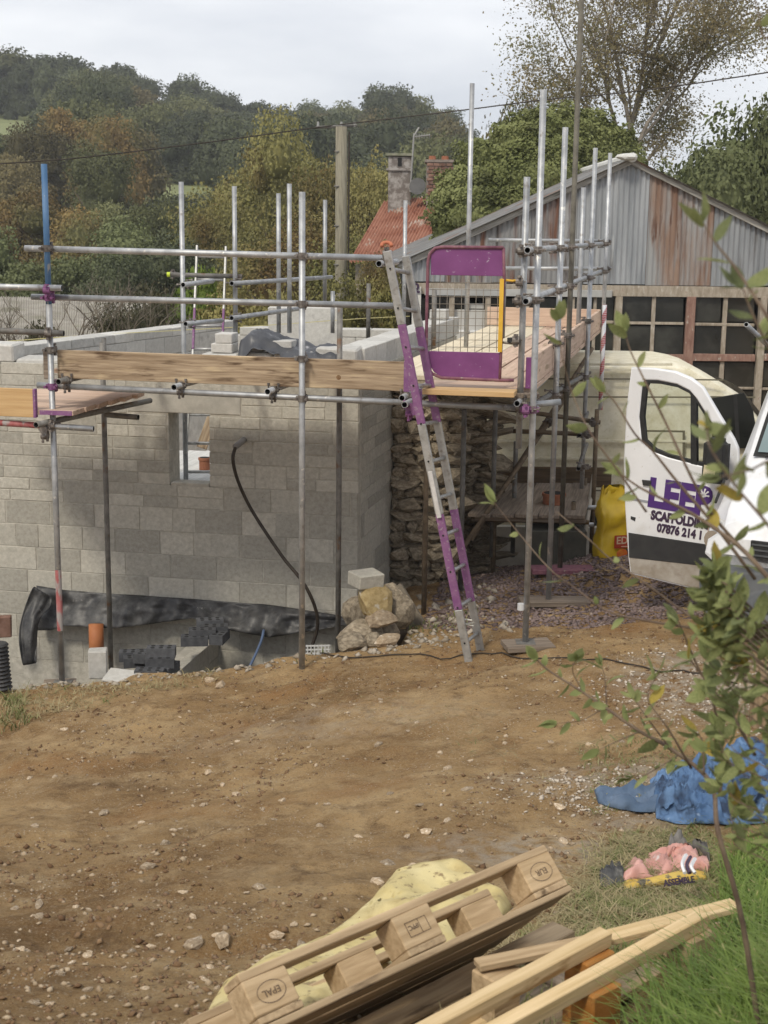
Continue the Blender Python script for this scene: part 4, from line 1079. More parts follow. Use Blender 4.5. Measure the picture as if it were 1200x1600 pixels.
# ------------------------------------------------------------------ ladder access gate
gate = thing('access_gate', 'purple steel safety gate with wire mesh beside the ladder', 'gate', P(728, 595, 10.75))
gx_, gn_ = -FA, FN
g0 = P(728, 490, 10.72)
def gp(px, py):
    q = on_plane(px, py, g0, gn_) - g0
    return (q.dot(gx_), q.z)
Mg = frame(g0, gx_, Z, gn_)
def gplate(name, pts, t, mt, bev=.003, off=0): return put(name, plate_mesh(name, [gp(*p) for p in pts], [], t, bev, mt), None, gate, Mg @ Matrix.Translation((0, 0, off)))
gplate('top_panel', [(674, 396), (679, 390), (688, 387), (786, 387), (787, 431), (674, 429)], .012, purple)
gplate('bottom_panel', [(670, 549), (782, 552), (781, 592), (690, 589), (678, 580), (670, 567)], .012, purple)
def gtube(name, pts, r, mt, off=0): return MB().tube([Mg @ Vector((*gp(*p), off)) for p in pts], r, 8).build(name, mt, gate, smooth=True)
gtube('frame', [(787, 387), (690, 386), (680, 388), (672, 396), (669, 408), (667, 490), (666, 560), (668, 574), (676, 584), (690, 590), (781, 594), (803, 594)], .013, maroon, .008)
gtube('frame', [(787, 387), (788, 430), (783, 550), (781, 594)], .011, maroon, .008)
MB().box((0, 0, 0), (.032, .03, abs(gp(779, 436)[1] - gp(779, 550)[1])), Mg @ Matrix.Translation((gp(783, 493)[0], gp(783, 493)[1], .012)) @ Matrix.Rotation(R(-90), 4, 'X')).build('hinge_post', yellow_paint, gate)
for k in range(10):
    x = 677 + 11.3 * k
    gtube('wire', [(x, 430), (x - 3, 550)], .0022, mat('mesh_wire', (.26, .23, .19), rough=.6, metal=.4))
for k in range(10):
    y = 441 + 11.2 * k
    gtube('wire', [(671, y), (782, y + 1)], .0022, MATS['mesh_wire'], .004)
for y in (437, 535): gtube('hinge', [(783, y), (800, y + 2), (808, y + 1)], .009, yellow_paint if y < 500 else MATS['mesh_wire'], -.01)
MB().box((0, 0, 0), (.04, .03, .055), Mg @ Matrix.Translation((*gp(797, 531), .0))).build('latch_plate', rubber, gate)
# ------------------------------------------------------------------ vans
clear_glass = bpy.data.materials.new('clear_glass'); clear_glass.use_nodes = True
def _cg():
    N, Lk = clear_glass.node_tree.nodes, clear_glass.node_tree.links
    N.remove(N['Principled BSDF'])
    t = N.new('ShaderNodeBsdfTransparent'); t.inputs[0].default_value = (.9, .93, .92, 1)
    g = N.new('ShaderNodeBsdfGlossy'); g.inputs['Roughness'].default_value = .03
    f = N.new('ShaderNodeFresnel'); f.inputs[0].default_value = 1.3
    m = N.new('ShaderNodeMixShader')
    Lk.new(f.outputs[0], m.inputs[0]); Lk.new(t.outputs[0], m.inputs[1]); Lk.new(g.outputs[0], m.inputs[2])
    Lk.new(m.outputs[0], N['Material Output'].inputs['Surface'])
_cg()
screen_glass = mat('windscreen_glass', (.16, .22, .23), (.22, .28, .285), scale=1.5, rough=.12, spec=.6)
lamp_glass = mat('headlamp', (.5, .52, .53), (.66, .67, .67), scale=20, rough=.15, spec=.7)
def loft(parent, name, secs, mt, M, cap=True):
    m = MB(); rings = []
    for (x, hl, zb, zbelt, zt, ht) in secs:
        r = min(.14, (zt - zbelt) * .6)
        half = [(hl * .9, zb), (hl, zb + .10), (hl, (zb + zbelt) / 2), (hl * .985, zbelt), (ht + .025, zt - r), (ht - .02, zt - r * .35), (ht - r * .9, zt), (0, zt + .025)]
        rings.append([(x, -y, z) for y, z in half] + [(x, y, z) for y, z in half[-2::-1]])
    n = len(rings[0])
    vs = [Vector(p) for r_ in rings for p in r_]
    fs = [(i * n + k, i * n + k + 1, (i + 1) * n + k + 1, (i + 1) * n + k) for i in range(len(rings) - 1) for k in range(n - 1)]
    fs += [(i * n, (i + 1) * n, (i + 1) * n + n - 1, i * n + n - 1) for i in range(len(rings) - 1)]
    if cap: fs += [tuple(range(n)), tuple((len(rings) - 1) * n + k for k in range(n))[::-1]]
    m.add(vs, fs)
    o = m.build(name, mt, parent, M, smooth=True)
    md = o.modifiers.new('b', 'BEVEL'); md.width = .02; md.segments = 2; md.angle_limit = R(28)
    md2 = o.modifiers.new('w', 'WEIGHTED_NORMAL')
    return o
def wheel(parent, M, x, y, r=.34):
    w = put('wheel', MB().tube([(x, y - .11, r), (x, y - .105, r), (x, y + .105, r), (x, y + .11, r)], [r - .03, r, r, r - .03], 28).mesh('wheel', rubber, True), None, parent, M)
    MB().tube([(x, y - .114, r), (x, y + .114, r)], r * .62, 20).build('rim', mat('steel_rim', (.25, .25, .25), (.33, .33, .33), rough=.5, metal=.5), w, M)
    m = MB()
    for k in range(40):
        a = 2 * math.pi * k / 40
        m.box((x + (r + .001) * math.cos(a), y + (.04 if k % 2 else -.04), r + (r + .001) * math.sin(a)), (.02, .1, .02))
    m.build('tread', rubber, w, M)
# white van, nose towards the camera
vf = Vector((-.5, -.866, 0)); vr = Vector((-.866, .5, 0))
hinge = Vector((2.86, 11.32, 0)); vz = surf(2.5, 10.8) + .02
vo = hinge + vf * 1.04 - vr * 1.0; vo.z = vz
white_van = thing('white_van', 'white van at the right edge with its driver door swung open', 'van', vo)
Mvn = frame(vo, vf, -vr, Z)
secs = [(.0, .84, .62, .72, .86, .74), (-.07, .92, .62, .78, .98, .80), (-.28, .97, .55, .86, 1.07, .84), (-.78, .995, .45, 1.1, 1.32, .87), (-1.1, 1.0, .30, 1.25, 1.70, .85), (-1.52, 1.0, .30, 1.32, 2.18, .81), (-1.9, 1.0, .3, 1.35, 2.42, .80), (-2.5, 1.0, .3, 1.35, 2.48, .80), (-5.5, 1.0, .3, 1.35, 2.48, .80)]
loft(white_van, 'body', secs, white_paint, Mvn)
loft(white_van, 'front_bumper', [(.07, .80, .26, .40, .64, .78), (.02, .93, .24, .42, .655, .90), (-.25, 1.01, .22, .42, .665, .985), (-.62, 1.015, .24, .42, .65, .99)], trim_grey, Mvn)
def quadgrid(pts, n=8, bulge=.0, ax=(0, 0, 1)):
    a, b, c, d = map(Vector, pts); m = MB(); vs = []
    for i in range(n + 1):
        for j in range(n + 1):
            u, v = i / n, j / n
            vs.append((a * (1 - u) + b * u) * (1 - v) + (d * (1 - u) + c * u) * v + Vector(ax) * bulge * math.sin(math.pi * u) * math.sin(math.pi * v * .5 + .8))
    m.add(vs, [(i * (n + 1) + j, (i + 1) * (n + 1) + j, (i + 1) * (n + 1) + j + 1, i * (n + 1) + j + 1) for i in range(n) for j in range(n)])
    return m
wn_ = Vector((.78, 0, .63))
sl_ = quadgrid([(-.80, -.80, 1.365), (-.80, .80, 1.365), (-1.50, .75, 2.185), (-1.50, -.75, 2.185)], 8, .03, wn_).build('windscreen_seal', rubber, white_van, Mvn, True)
quadgrid([(-.815, -.765, 1.395), (-.815, .765, 1.395), (-1.48, .715, 2.165), (-1.48, -.715, 2.165)], 8, .035, wn_).build('windscreen', screen_glass, white_van, Mvn @ Matrix.Translation((.006, 0, .006)), True)
MB().tube([(-.78, -.7, 1.372), (-.95, -.2, 1.60)], .009, 6).build('wiper', rubber, white_van, Mvn)
MB().box((-.86, -.45, 1.47), (.006, .21, .10), Matrix.Translation((.018, 0, .02))).build('paper_notice', white_paint, white_van, Mvn)
gr = MB().box((-.02, 0, .80), (.10, 1.1, .13)).build('grille', rubber, white_van, Mvn)
for k in range(3): MB().box((.034, 0, .76 + .04 * k), (.008, 1.08, .012)).build('grille_bar', trim_grey, gr, Mvn)
vt = MB().box((-.70, -.30, 1.318), (.10, .55, .03)).build('scuttle_vent', rubber, white_van, Mvn)
for k in range(14): MB().box((-.70, -.54 + .038 * k, 1.336), (.09, .014, .006)).build('vent_slat', trim_grey, vt, Mvn)
for s in (-1, 1):
    hl = quadgrid([(.005, s * .62, .69), (-.30, s * .985, .70), (-.36, s * .975, .98), (-.055, s * .66, .93)], 6, .06, (.6, s * .7, .2)).build('headlight', lamp_glass, white_van, Mvn, True)
    MB().tube([(-.20, s * .86, .80), (-.12, s * .885, .80)], .075, 14).build('lamp', mat('lamp_silver', (.6, .6, .6), rough=.15, metal=.8), hl, Mvn)
    quadgrid([(-.31, s * .99, .71), (-.40, s * .995, .72), (-.43, s * .99, .96), (-.37, s * .98, .97)], 3, .01, (0, s, 0)).build('indicator', mat('orange_lens', (.55, .2, .05), rough=.3), hl, Mvn, True)
    for x in (-.98, -4.3):
        wheel(white_van, Mvn, x, s * .90)
        MB().tube([(x, s * 1.004, .36), (x, s * .85, .36)], .42, 24).build('wheel_arch', rubber, white_van, Mvn, False)
MB().tube([(-.5, -.99, 1.02), (-.74, -1.0, 1.16)], .012, 6).build('bonnet_gap', rubber, white_van, Mvn)
# the open door, standing square to the flank
dd = vr.normalized(); dn = vf.normalized()
do_ = hinge + Vector((0, 0, 0)); 
Md = frame(do_, dd, Z, None)
dsgn = 1 if (Md.to_3x3() @ Vector((0, 0, 1))).dot(dn) > 0 else -1
def dp(px, py):
    q = on_plane(px, py, do_, dn) - do_
    return (q.dot(dd), q.z)
def dz(v): return Matrix.Translation((0, 0, v * dsgn))
out = [(990, 576), (1022, 577), (1056, 582), (1080, 592), (1098, 606), (1124, 650), (1146, 686), (1152, 700), (1158, 790), (1158, 930), (1120, 926), (988, 894), (985, 868), (980, 790), (978, 720), (982, 640)]
hole = [(1004, 600), (1008, 591), (1030, 592), (1060, 598), (1080, 608), (1092, 622), (1116, 660), (1140, 700), (1141, 735), (1096, 729), (1046, 716), (1020, 706), (1003, 690), (999, 650)]
door = put('door', plate_mesh('door', [dp(*p) for p in out], [[dp(*p) for p in hole]], .06, .012, white_paint), None, white_van, Md)
seal_out = hole
cx_, cy_ = 1065, 660
hole2 = [(cx_ + (x - cx_) * .88, cy_ + (y - cy_) * .90) for x, y in hole]
put('window_seal', plate_mesh('window_seal', [dp(*p) for p in hole], [[dp(*p) for p in hole2]], .05, .004, rubber), None, door, Md)
put('window_bar', plate_mesh('window_bar', [dp(*p) for p in ((1081, 608), (1089, 615), (1090, 728), (1081, 726))], [], .055, .003, rubber), None, door, Md)
put('window_glass', plate_mesh('window_glass', [dp(*p) for p in hole2], [], .006, .001, clear_glass), None, door, Md)
put('rub_strip', plate_mesh('rub_strip', [dp(*p) for p in ((985, 832), (1158, 858), (1158, 888), (986, 869))], [], .015, .004, stripe_dark), None, door, Md @ dz(.034))
put('lower_panel', plate_mesh('lower_panel', [dp(*p) for p in ((986, 870), (1158, 890), (1158, 929), (1120, 925), (989, 893))], [], .008, .003, mat('road_dirt_paint', (.30, .26, .21), (.45, .42, .38), scale=6, rough=.7, c3=(.24, .2, .16), s3=9, t3=(.5, .7))), None, door, Md @ dz(.031))
put('body_crease', plate_mesh('body_crease', [dp(*p) for p in ((979, 775), (1060, 790), (1060, 793), (979, 779))], [], .006, .001, mat('crease_grey', (.30, .31, .34), rough=.5)), None, door, Md @ dz(.03))  # grey strip puts the shade of the door crease into colour
put('door_handle', plate_mesh('door_handle', [dp(*p) for p in ((1007, 750), (1019, 751), (1018, 757), (1008, 756))], [], .04, .006, stripe_dark), None, door, Md @ dz(.03))
put('door_lock', plate_mesh('door_lock', [dp(*p) for p in ((988, 806), (995, 808), (994, 813), (988, 810))], [], .01, .002, stripe_dark), None, door, Md @ dz(.03))
def sign(s, size, px, py, mt, bold, sx, rot=0):
    me = text_mesh(s, size, mt, bold, .002, sx)
    x, y = dp(px, py)
    fl = Matrix.Identity(4) if dsgn > 0 else Matrix.Rotation(math.pi, 4, 'Y')
    # reading direction: to the right as the camera sees it
    xd = -1 if dd.x < 0 else 1
    Mt = Matrix.Translation(do_ + dd * x + Z * y + dn * .033) @ Matrix(((-dd.x, 0, dn.x, 0), (-dd.y, 0, dn.y, 0), (0, 1, 0, 0), (0, 0, 0, 1)))
    return put('lettering', me, None, door, Mt @ Matrix.Rotation(R(-3.5), 4, 'Z') @ Matrix.Rotation(0, 4, 'Z'))
W_ = abs(dp(1023, 780)[0] - dp(1110, 780)[0])
l1 = sign('LEEP', .33, 1063, 778, sign_purple, .016, .82)
l2 = sign('SCAFFOLDING', .105, 1065, 812, sign_dark, .006, .74)
l3 = sign('07876 214 1', .098, 1064, 830, sign_dark, .005, .80)
# the small white hand inside the P
hx, hy = dp(1101, 773)
m = MB()
Mh = Matrix.Translation(do_ + dd * hx + Z * hy + dn * .0375) @ Matrix(((-dd.x, 0, dn.x, 0), (-dd.y, 0, dn.y, 0), (0, 1, 0, 0), (0, 0, 0, 1)))
m.prism([(.017 * math.cos(a), .017 * math.sin(a)) for a in np.linspace(0, 2 * math.pi, 14, endpoint=False)], 0, .003)
for a, l in ((150, .045), (112, .052), (75, .052), (40, .05), (-2, .045)):
    ca, sa = math.cos(R(a)), math.sin(R(a)); w = .0058
    m.prism([(-sa * w, ca * w), (sa * w, -ca * w), (ca * l + sa * w, sa * l - ca * w), (ca * l - sa * w, sa * l + ca * w)], 0, .003)
    m.prism([(ca * l + .0085 * math.cos(t), sa * l + .0085 * math.sin(t)) for t in np.linspace(0, 6.28, 10, endpoint=False)], 0, .0028)
m.build('hand_logo', white_paint, door, Mh)
# mirror on the door
mx_, mz_ = dp(1132, 714)
mc = do_ + dd * mx_ + Z * mz_ + dn * .22
mir = put('mirror', chamfer_mesh('mirror', .20, .14, .36, .04, rubber, .01, 0, 3), None, door, frame(mc, dd, -dn, Z))
MB().tube([mc + Z * -.02, mc - dn * .2], .03, 8).build('mirror_arm', rubber, mir)
quadgrid([mc + dn * .074 + dd * .085 - Z * .15, mc + dn * .074 + dd * -.01 - Z * .15, mc + dn * .074 + dd * -.02 - Z * .05, mc + dn * .074 + dd * .075 - Z * .03], 3).build('mirror_cap', mat('mirror_lens', (.5, .43, .28), (.62, .55, .4), scale=9, rough=.3), mir)  # cream reflection on the mirror, put in as a coloured patch

# cream van behind the scaffolding, nose to the right
cz_ = -.45
cream_van = thing('cream_van', 'grimy cream panel van parked behind the scaffolding', 'van', (3, 17.1, cz_))
Mc = Matrix.Translation((5.45, 17.1, cz_)) @ Matrix.Rotation(R(-1.0), 4, 'Z')
loft(cream_van, 'body', [(.0, .84, .62, .72, .86, .74), (-.07, .92, .5, .78, .98, .80), (-.28, .97, .4, .86, 1.07, .84), (-.72, .995, .3, 1.1, 1.32, .9), (-1.32, 1.0, .30, 1.5, 2.00, .92), (-1.62, 1.0, .30, 1.55, 2.17, .92), (-1.9, 1.0, .3, 1.6, 2.315, .92), (-2.1, 1.0, .3, 1.6, 2.35, .92), (-4.95, 1.0, .3, 1.6, 2.35, .92)], cream, Mc)
quadgrid([(-.74, -.82, 1.37), (-.74, .82, 1.37), (-1.30, .80, 2.03), (-1.30, -.80, 2.03)], 6, .03, wn_).build('windscreen', glass_dark, cream_van, Mc @ Matrix.Translation((.015, 0, .015)), True)
co_, cn_ = Vector((4, 16.085, 0)), Vector((-math.sin(R(1)), -math.cos(R(1)), 0)); cx2 = Vector((math.cos(R(1)), -math.sin(R(1)), 0))
Mcp = frame(co_, cx2, Z, cn_)
def cp_(px, py):
    q = on_plane(px, py, co_, cn_) - co_
    return (q.dot(cx2), q.z)
def cplate(name, pts, t, mt, parent=cream_van): return put(name, plate_mesh(name, [cp_(*p) for p in pts], [], t, .002, mt), None, parent, Mcp)
swn = cplate('side_window', [(1103, 624), (1162, 614), (1176, 640), (1186, 700), (1116, 700)], .02, glass_dark)
cplate('window_pillar', [(1146, 618), (1151, 617), (1156, 700), (1150, 700)], .026, rubber, swn)
seam = mat('panel_seam', (.16, .145, .10), rough=.8)
for (x0, x1, y) in ((700, 985, 590.5), (700, 1180, 619), (1100, 1166, 619), (1060, 1130, 592), (700, 1100, 765)):
    cplate('panel_seam', [(x0, y), (x1, y + .8), (x1, y + 2.6), (x0, y + 1.8)], .008, seam)
for (x0, x1, y) in ((700, 1050, 567), (700, 1050, 576), (700, 1100, 687), (700, 1100, 714)):
    cplate('pressed_rib', [(x0, y), (x1, y + .8), (x1, y + 4), (x0, y + 3.2)], .03, cream)
cplate('fuel_flap', [(1006, 672), (1070, 673), (1070, 722), (1006, 722)], .008, seam)
cplate('fuel_flap', [(1006, 675), (1066, 676), (1066, 720), (1006, 720)], .016, cream)
for s in (-1, 1):
    for x in (-.95, -3.25):
        wheel(cream_van, Mc, x, s * .9)
        MB().tube([(x, s * 1.003, .36), (x, s * .8, .36)], .42, 24).build('wheel_arch', rubber, cream_van, Mc)

# ------------------------------------------------------------------ yellow sack by the brown standard
bag_o = P(962, 868, 13.75)
bag = thing('yellow_sack', 'tall crumpled yellow sack with a red label beside the slate heap', 'sack', bag_o)
yel = mat('yellow_sack_plastic', (.50, .33, .015), (.66, .46, .02), scale=5, rough=.4, bump=.4, bscale=9, spec=.5)
m = MB(); n = 30; H_ = .70; rows_ = 26; vs = []
for i in range(rows_ + 1):
    t = i / rows_; z = H_ * t
    w = .158 + .012 * math.sin(t * 9) - .035 * sstep(.62, 1, t); d = .105 * (1 - sstep(.60, .98, t) * .93) + .01 * math.sin(t * 11)
    for k in range(n):
        a = 2 * math.pi * k / n
        ca, sa = math.cos(a), math.sin(a)
        x = math.copysign(abs(ca) ** .55, ca) * w; y = math.copysign(abs(sa) ** .55, sa) * d
        nse = .022 * fb1(k * .45 + 3, z * 9) * (1 + 1.5 * t)
        vs.append((x * (1 + nse * 2) + .02 * t, y + nse + .04 * t, z + (.03 * math.sin(k * .9) * sstep(.9, 1, t))))
fs = [(i * n + k, i * n + (k + 1) % n, (i + 1) * n + (k + 1) % n, (i + 1) * n + k) for i in range(rows_) for k in range(n)] + [tuple(range(n)), tuple(rows_ * n + k for k in range(n))]
Mbag = Matrix.Translation(bag_o + Vector((-.045, -.1, -.05))) @ Matrix.Rotation(R(14), 4, 'Z') @ Matrix.Diagonal((1.15, 1.1, 1.08, 1))
sack = m.add(vs, fs).build('sack', yel, bag, Mbag, True)
redl = mat('red_label', (.36, .045, .02), rough=.5)
def bagplate(name, x0, x1, z0, z1, mt, off): return MB().box(((x0 + x1) / 2, -.127 - off, (z0 + z1) / 2), (x1 - x0, .004, z1 - z0)).build(name, mt, bag, Mbag)
lb_ = bagplate('label', -.045, .155, .165, .285, redl, 0)
put('lettering', text_mesh('EDC', .095, mat('label_pale', (.55, .42, .3), rough=.6), .002, .001, .9), None, lb_, Mbag @ Matrix.Translation((.055, -.1305, .235)) @ Matrix.Rotation(R(90), 4, 'X'))
put('lettering', MB().box((.075, -.1305, .18), (.11, .003, .007)).mesh('lettering', MATS['label_pale']), None, lb_, Mbag)
bagplate('dark_label', .07, .155, .085, .155, sign_dark, 0.001)
put('lettering', text_mesh('E', .055, MATS['label_pale'], .002, .001), None, lb_, Mbag @ Matrix.Translation((.12, -.132, .118)) @ Matrix.Rotation(R(90), 4, 'X'))
m = MB(); m.prism([(.03 + .05 * math.cos(a), .115 + .045 * math.sin(a)) for a in np.linspace(0, 6.28, 18, endpoint=False)], 0, .003)
m.build('fruit_print', mat('orange_print', (.5, .10, .02), (.55, .2, .03), scale=20, rough=.5), bag, Mbag @ Matrix.Translation((0, -.128, 0)) @ Matrix.Rotation(R(90), 4, 'X'))

# ------------------------------------------------------------------ barn
BY = 21.0
tin = {}
tin_grey = mat('galvanised_sheet', (.22, .235, .25), (.34, .355, .37), scale=2.2, rough=.6, metal=.25, stretch=(2.5, 2.5, .35), bump=.05, c3=(.12, .105, .095), s3=2.6, t3=(.55, .75), c4=(.42, .43, .43), s4=3, t4=(.6, .75), rand=.1)
tin_worn = mat('streaked_sheet', (.19, .19, .19), (.31, .31, .31), scale=2.5, rough=.7, metal=.15, stretch=(3, 3, .3), c3=(.15, .075, .05), s3=2.2, t3=(.52, .66), c4=(.07, .06, .055), s4=4, t4=(.58, .7))
tin_rust = mat('rusted_sheet', (.17, .10, .07), (.28, .20, .155), scale=2.5, rough=.85, stretch=(2.5, 2.5, .4), c3=(.29, .295, .295), s3=1.7, t3=(.42, .60), c4=(.12, .065, .045), s4=5, t4=(.58, .7))
tin_red = mat('deep_rust_sheet', (.16, .065, .04), (.23, .10, .065), scale=3, rough=.9, stretch=(2, 2, .5))
barn = thing('corrugated_barn', 'grey corrugated iron barn with a rusty gable and old glazed front', 'building', (3.6, BY, -.6))
apex, eaveL = P(985, 249, BY), P(628, 408, BY)
eaveR = Vector((apex.x + (apex.x - eaveL.x), BY, eaveL.z))
zb_ = P(985, 444, BY).z
def roof_z(x): return apex.z - abs(x - apex.x) / (apex.x - eaveL.x) * (apex.z - eaveL.z)
def corr_sheet(name, x0, x1, zbot, ztopf, Y, mt, parent, pitch=.078, amp=.011):
    n = max(4, int((x1 - x0) / pitch * 6)); m = MB(); vs = []
    for i in range(n + 1):
        x = x0 + (x1 - x0) * i / n; y = Y + amp * math.sin(2 * math.pi * x / pitch)
        vs += [(x, y, zbot), (x, y, (zbot + ztopf(x)) / 2), (x, y, ztopf(x))]
    fs = [(3 * i + k, 3 * i + 3 + k, 3 * i + 4 + k, 3 * i + 1 + k) for i in range(n) for k in (0, 1)]
    return m.add(vs, fs).build(name, mt, parent, smooth=True)
xs_px = [632, 700, 765, 832, 896, 948, 1006, 1013, 1060, 1116, 1180, 1250, 1310, 1345]
kinds = [tin_grey, tin_worn, tin_worn, tin_worn, tin_grey, tin_grey, tin_red, tin_rust, tin_rust, tin_grey, tin_grey, tin_worn, tin_grey]
for i in range(len(xs_px) - 1):
    xa, xb = P(xs_px[i], 400, BY).x, P(xs_px[i + 1], 400, BY).x
    corr_sheet('iron_sheet', xa - .03, min(xb + .03, eaveR.x), zb_ + rnd.uniform(-.015, .015) + (.0 if i > 1 else -.0), lambda x: roof_z(x) - .05, BY - .012 * (i % 2), kinds[i], barn)
verge = mat('verge_board', (.20, .19, .175), (.36, .35, .32), scale=5, rough=.85, stretch=(.6, 6, 6), c3=(.13, .12, .10), s3=6, t3=(.55, .68))
for e in (eaveL, eaveR):
    d = (apex - e); d.normalize(); dn2 = Vector((-d.z, 0, d.x)) if d.x > 0 else Vector((d.z, 0, -d.x))
    board('verge_board', e - d * .05 + Vector((0, -.07, -.06)), apex + Vector((0, -.07, -.03)), .04, .09, dn2, verge, barn)
    # roof slope with its corrugations running down
    L = (apex - e).length; m = MB(); vs = []; n = 400
    for i in range(n + 1):
        y = BY - .16 + 11 * i / n; q = .012 * math.sin(2 * math.pi * y / .078)
        vs += [e - d * .12 + dn2 * q + Vector((0, y - BY, 0)), apex + dn2 * q + Vector((0, y - BY, 0))]
    m.add(vs, [(2 * i, 2 * i + 1, 2 * i + 3, 2 * i + 2) for i in range(n)])
    m.build('roof', mat('old_roof_sheet', (.13, .13, .13), (.23, .23, .225), scale=3, rough=.75, c3=(.2, .1, .06), s3=2, t3=(.55, .7)), barn, smooth=True)
MB().tube([apex + Vector((0, -.18, .02)), apex + Vector((0, 11, .02))], .07, 10).build('ridge_cap', mat('pale_ridge', (.5, .5, .47), (.62, .62, .6), scale=8, rough=.8), barn)
put('ridge_end', lumpy('ridge_end', MATS['pale_ridge'], 3, 2, (1, 1, 1), .1), None, barn, Matrix.Translation(apex + Vector((-.08, -.2, .02))) @ Matrix.Diagonal((.34, .2, .14, 1)))
dark_in = mat('barn_interior', (.025, .022, .018), (.05, .045, .038), scale=3, rough=1)
m = MB(); gzb = -1.2
m.box(((eaveL.x + eaveR.x) / 2, BY + 3.2, (gzb + 2.6) / 2), (eaveR.x - eaveL.x - .2, .1, 2.6 - gzb))
m.box((eaveL.x + .08, BY + 1.9, (gzb + eaveL.z) / 2), (.1, 3.5, eaveL.z - gzb)); m.box((eaveR.x - .08, BY + 1.9, (gzb + eaveR.z) / 2), (.1, 3.5, eaveR.z - gzb))
m.box(((eaveL.x + eaveR.x) / 2, BY + 1.9, 2.62), (eaveR.x - eaveL.x, 3.6, .05))
m.box(((eaveL.x + eaveR.x) / 2, BY + 1.9, -.62), (eaveR.x - eaveL.x, 3.6, .05))
m.build('inner_shell', dark_in, barn)
oldwood = mat('peeling_frame', (.26, .22, .17), (.40, .35, .285), scale=6, rough=.9, stretch=(3, 3, 1), c3=(.46, .42, .36), s3=11, t3=(.56, .70), c4=(.22, .14, .11), s4=6, t4=(.6, .75), bump=.2)
redwood = mat('red_brown_frame', (.20, .11, .085), (.30, .19, .15), scale=6, rough=.9, stretch=(3, 3, 1), c3=(.42, .38, .33), s3=9, t3=(.6, .68), bump=.2)
def bbar(name, x0, y0, x1, y1, mt, dep=.10, Y=BY + .03, parent=None):
    ym, xm = (y0 + y1) / 2, (x0 + x1) / 2
    a, b = P(x0, ym, Y), P(x1, ym, Y); a.z = P(xm, y0, Y).z; b.z = P(xm, y1, Y).z; a.x -= .004; b.x += .004
    return put(name, chamfer_mesh('bb' + mt.name, round(abs(b.x - a.x), 3), dep, round(abs(b.z - a.z), 3), .004, mt, .004), None, parent or barn, Matrix.Translation((a + b) / 2))
bbar('head_beam', 640, 446, 1330, 463, oldwood, .14, BY + .05)
for (x0, x1, y1, mt) in ((958, 968, 640, oldwood), (1067, 1080, 700, redwood), (1178, 1188, 760, oldwood), (1290, 1302, 760, redwood), (700, 708, 640, oldwood), (756, 764, 640, oldwood), (816, 824, 640, oldwood), (886, 894, 640, oldwood)): bbar('post', x0, 463, x1, y1, mt, .12)
wp = bbar('white_post', 643, 448, 656, 640, mat('flaking_white', (.55, .54, .50), (.66, .65, .61), scale=8, rough=.85, c3=(.3, .26, .2), s3=9, t3=(.6, .68)), .12, BY - .02)
put('lettering', text_mesh('2', .19, sign_dark, .008, .002), None, wp, Matrix.Translation(P(651, 451, BY - .1)) @ Matrix.Rotation(R(90), 4, 'X'))
for (x0, x1, y1) in ((1017, 1022, 560), (1126, 1132, 640), (1236, 1242, 640), (926, 930, 560), (730, 733, 480)): bbar('glazing_bar', x0, 463, x1, y1, oldwood, .05, BY + .04)
for (x0, x1, y) in ((968, 1067, 505), (1080, 1178, 507), (1188, 1290, 509), (894, 958, 503)): bbar('glazing_bar', x0, y - 2.2, x1, y + 2.2, oldwood, .05, BY + .04)
for (x0, x1) in ((1080, 1178), (1188, 1290), (968, 1067)): bbar('transom_rail', x0, 553, x1, 564, redwood, .11, BY + .035)
for (x0, x1, y) in ((1080, 1178, 606), (1188, 1290, 608)): bbar('glazing_bar', x0, y - 2, x1, y + 2, oldwood, .05, BY + .04)
pane_mat = mat('grimy_pane', (.012, .012, .01), (.03, .03, .026), scale=1.6, rough=.18, spec=.5, c3=(.05, .05, .043), s3=2.5, t3=(.5, .7))
for (x0, x1) in ((968, 1017), (1022, 1067), (1080, 1126), (1132, 1178), (1188, 1236), (1242, 1290), (894, 926), (930, 958)):
    for (y0, y1) in ((463, 503), (509, 553), (566, 604), (610, 700)):
        if x0 < 960 and y0 > 550: continue
        bbar('pane', x0, y0, x1, y1, pane_mat, .008, BY + .06)
white_panel = mat('dusty_white_panel', (.5, .49, .46), (.60, .59, .56), scale=3, rough=.8)
for (x0, y0, x1, y1) in ((708, 484, 756, 640), (733, 474, 756, 482), (826, 520, 886, 640)): bbar('white_panel', x0, y0, x1, y1, white_panel, .03, BY + .08)
for (x0, y0, x1, y1) in ((657, 466, 700, 640), (764, 466, 816, 640), (824, 466, 886, 520), (708, 466, 730, 484)): bbar('pane', x0, y0, x1, y1, pane_mat, .008, BY + .09)
bbar('grey_sheet', 664, 452, 956, 463, mat('grey_board', (.32, .32, .31), (.42, .42, .41), scale=5, rough=.9), .02, BY - .05)
bbar('lower_wall', 640, 640, 1330, 900, mat('barn_plinth', (.10, .09, .075), (.16, .145, .12), scale=4, rough=.95), .2, BY + .05)
pt = P(1180, 511, 15); tag(tube('scaffold_tube', P(1166, 507, 14.0), P(1205, 545, 14.9), galv, None), 'loose galvanised tube poking out among the leaves at right', 'tube')

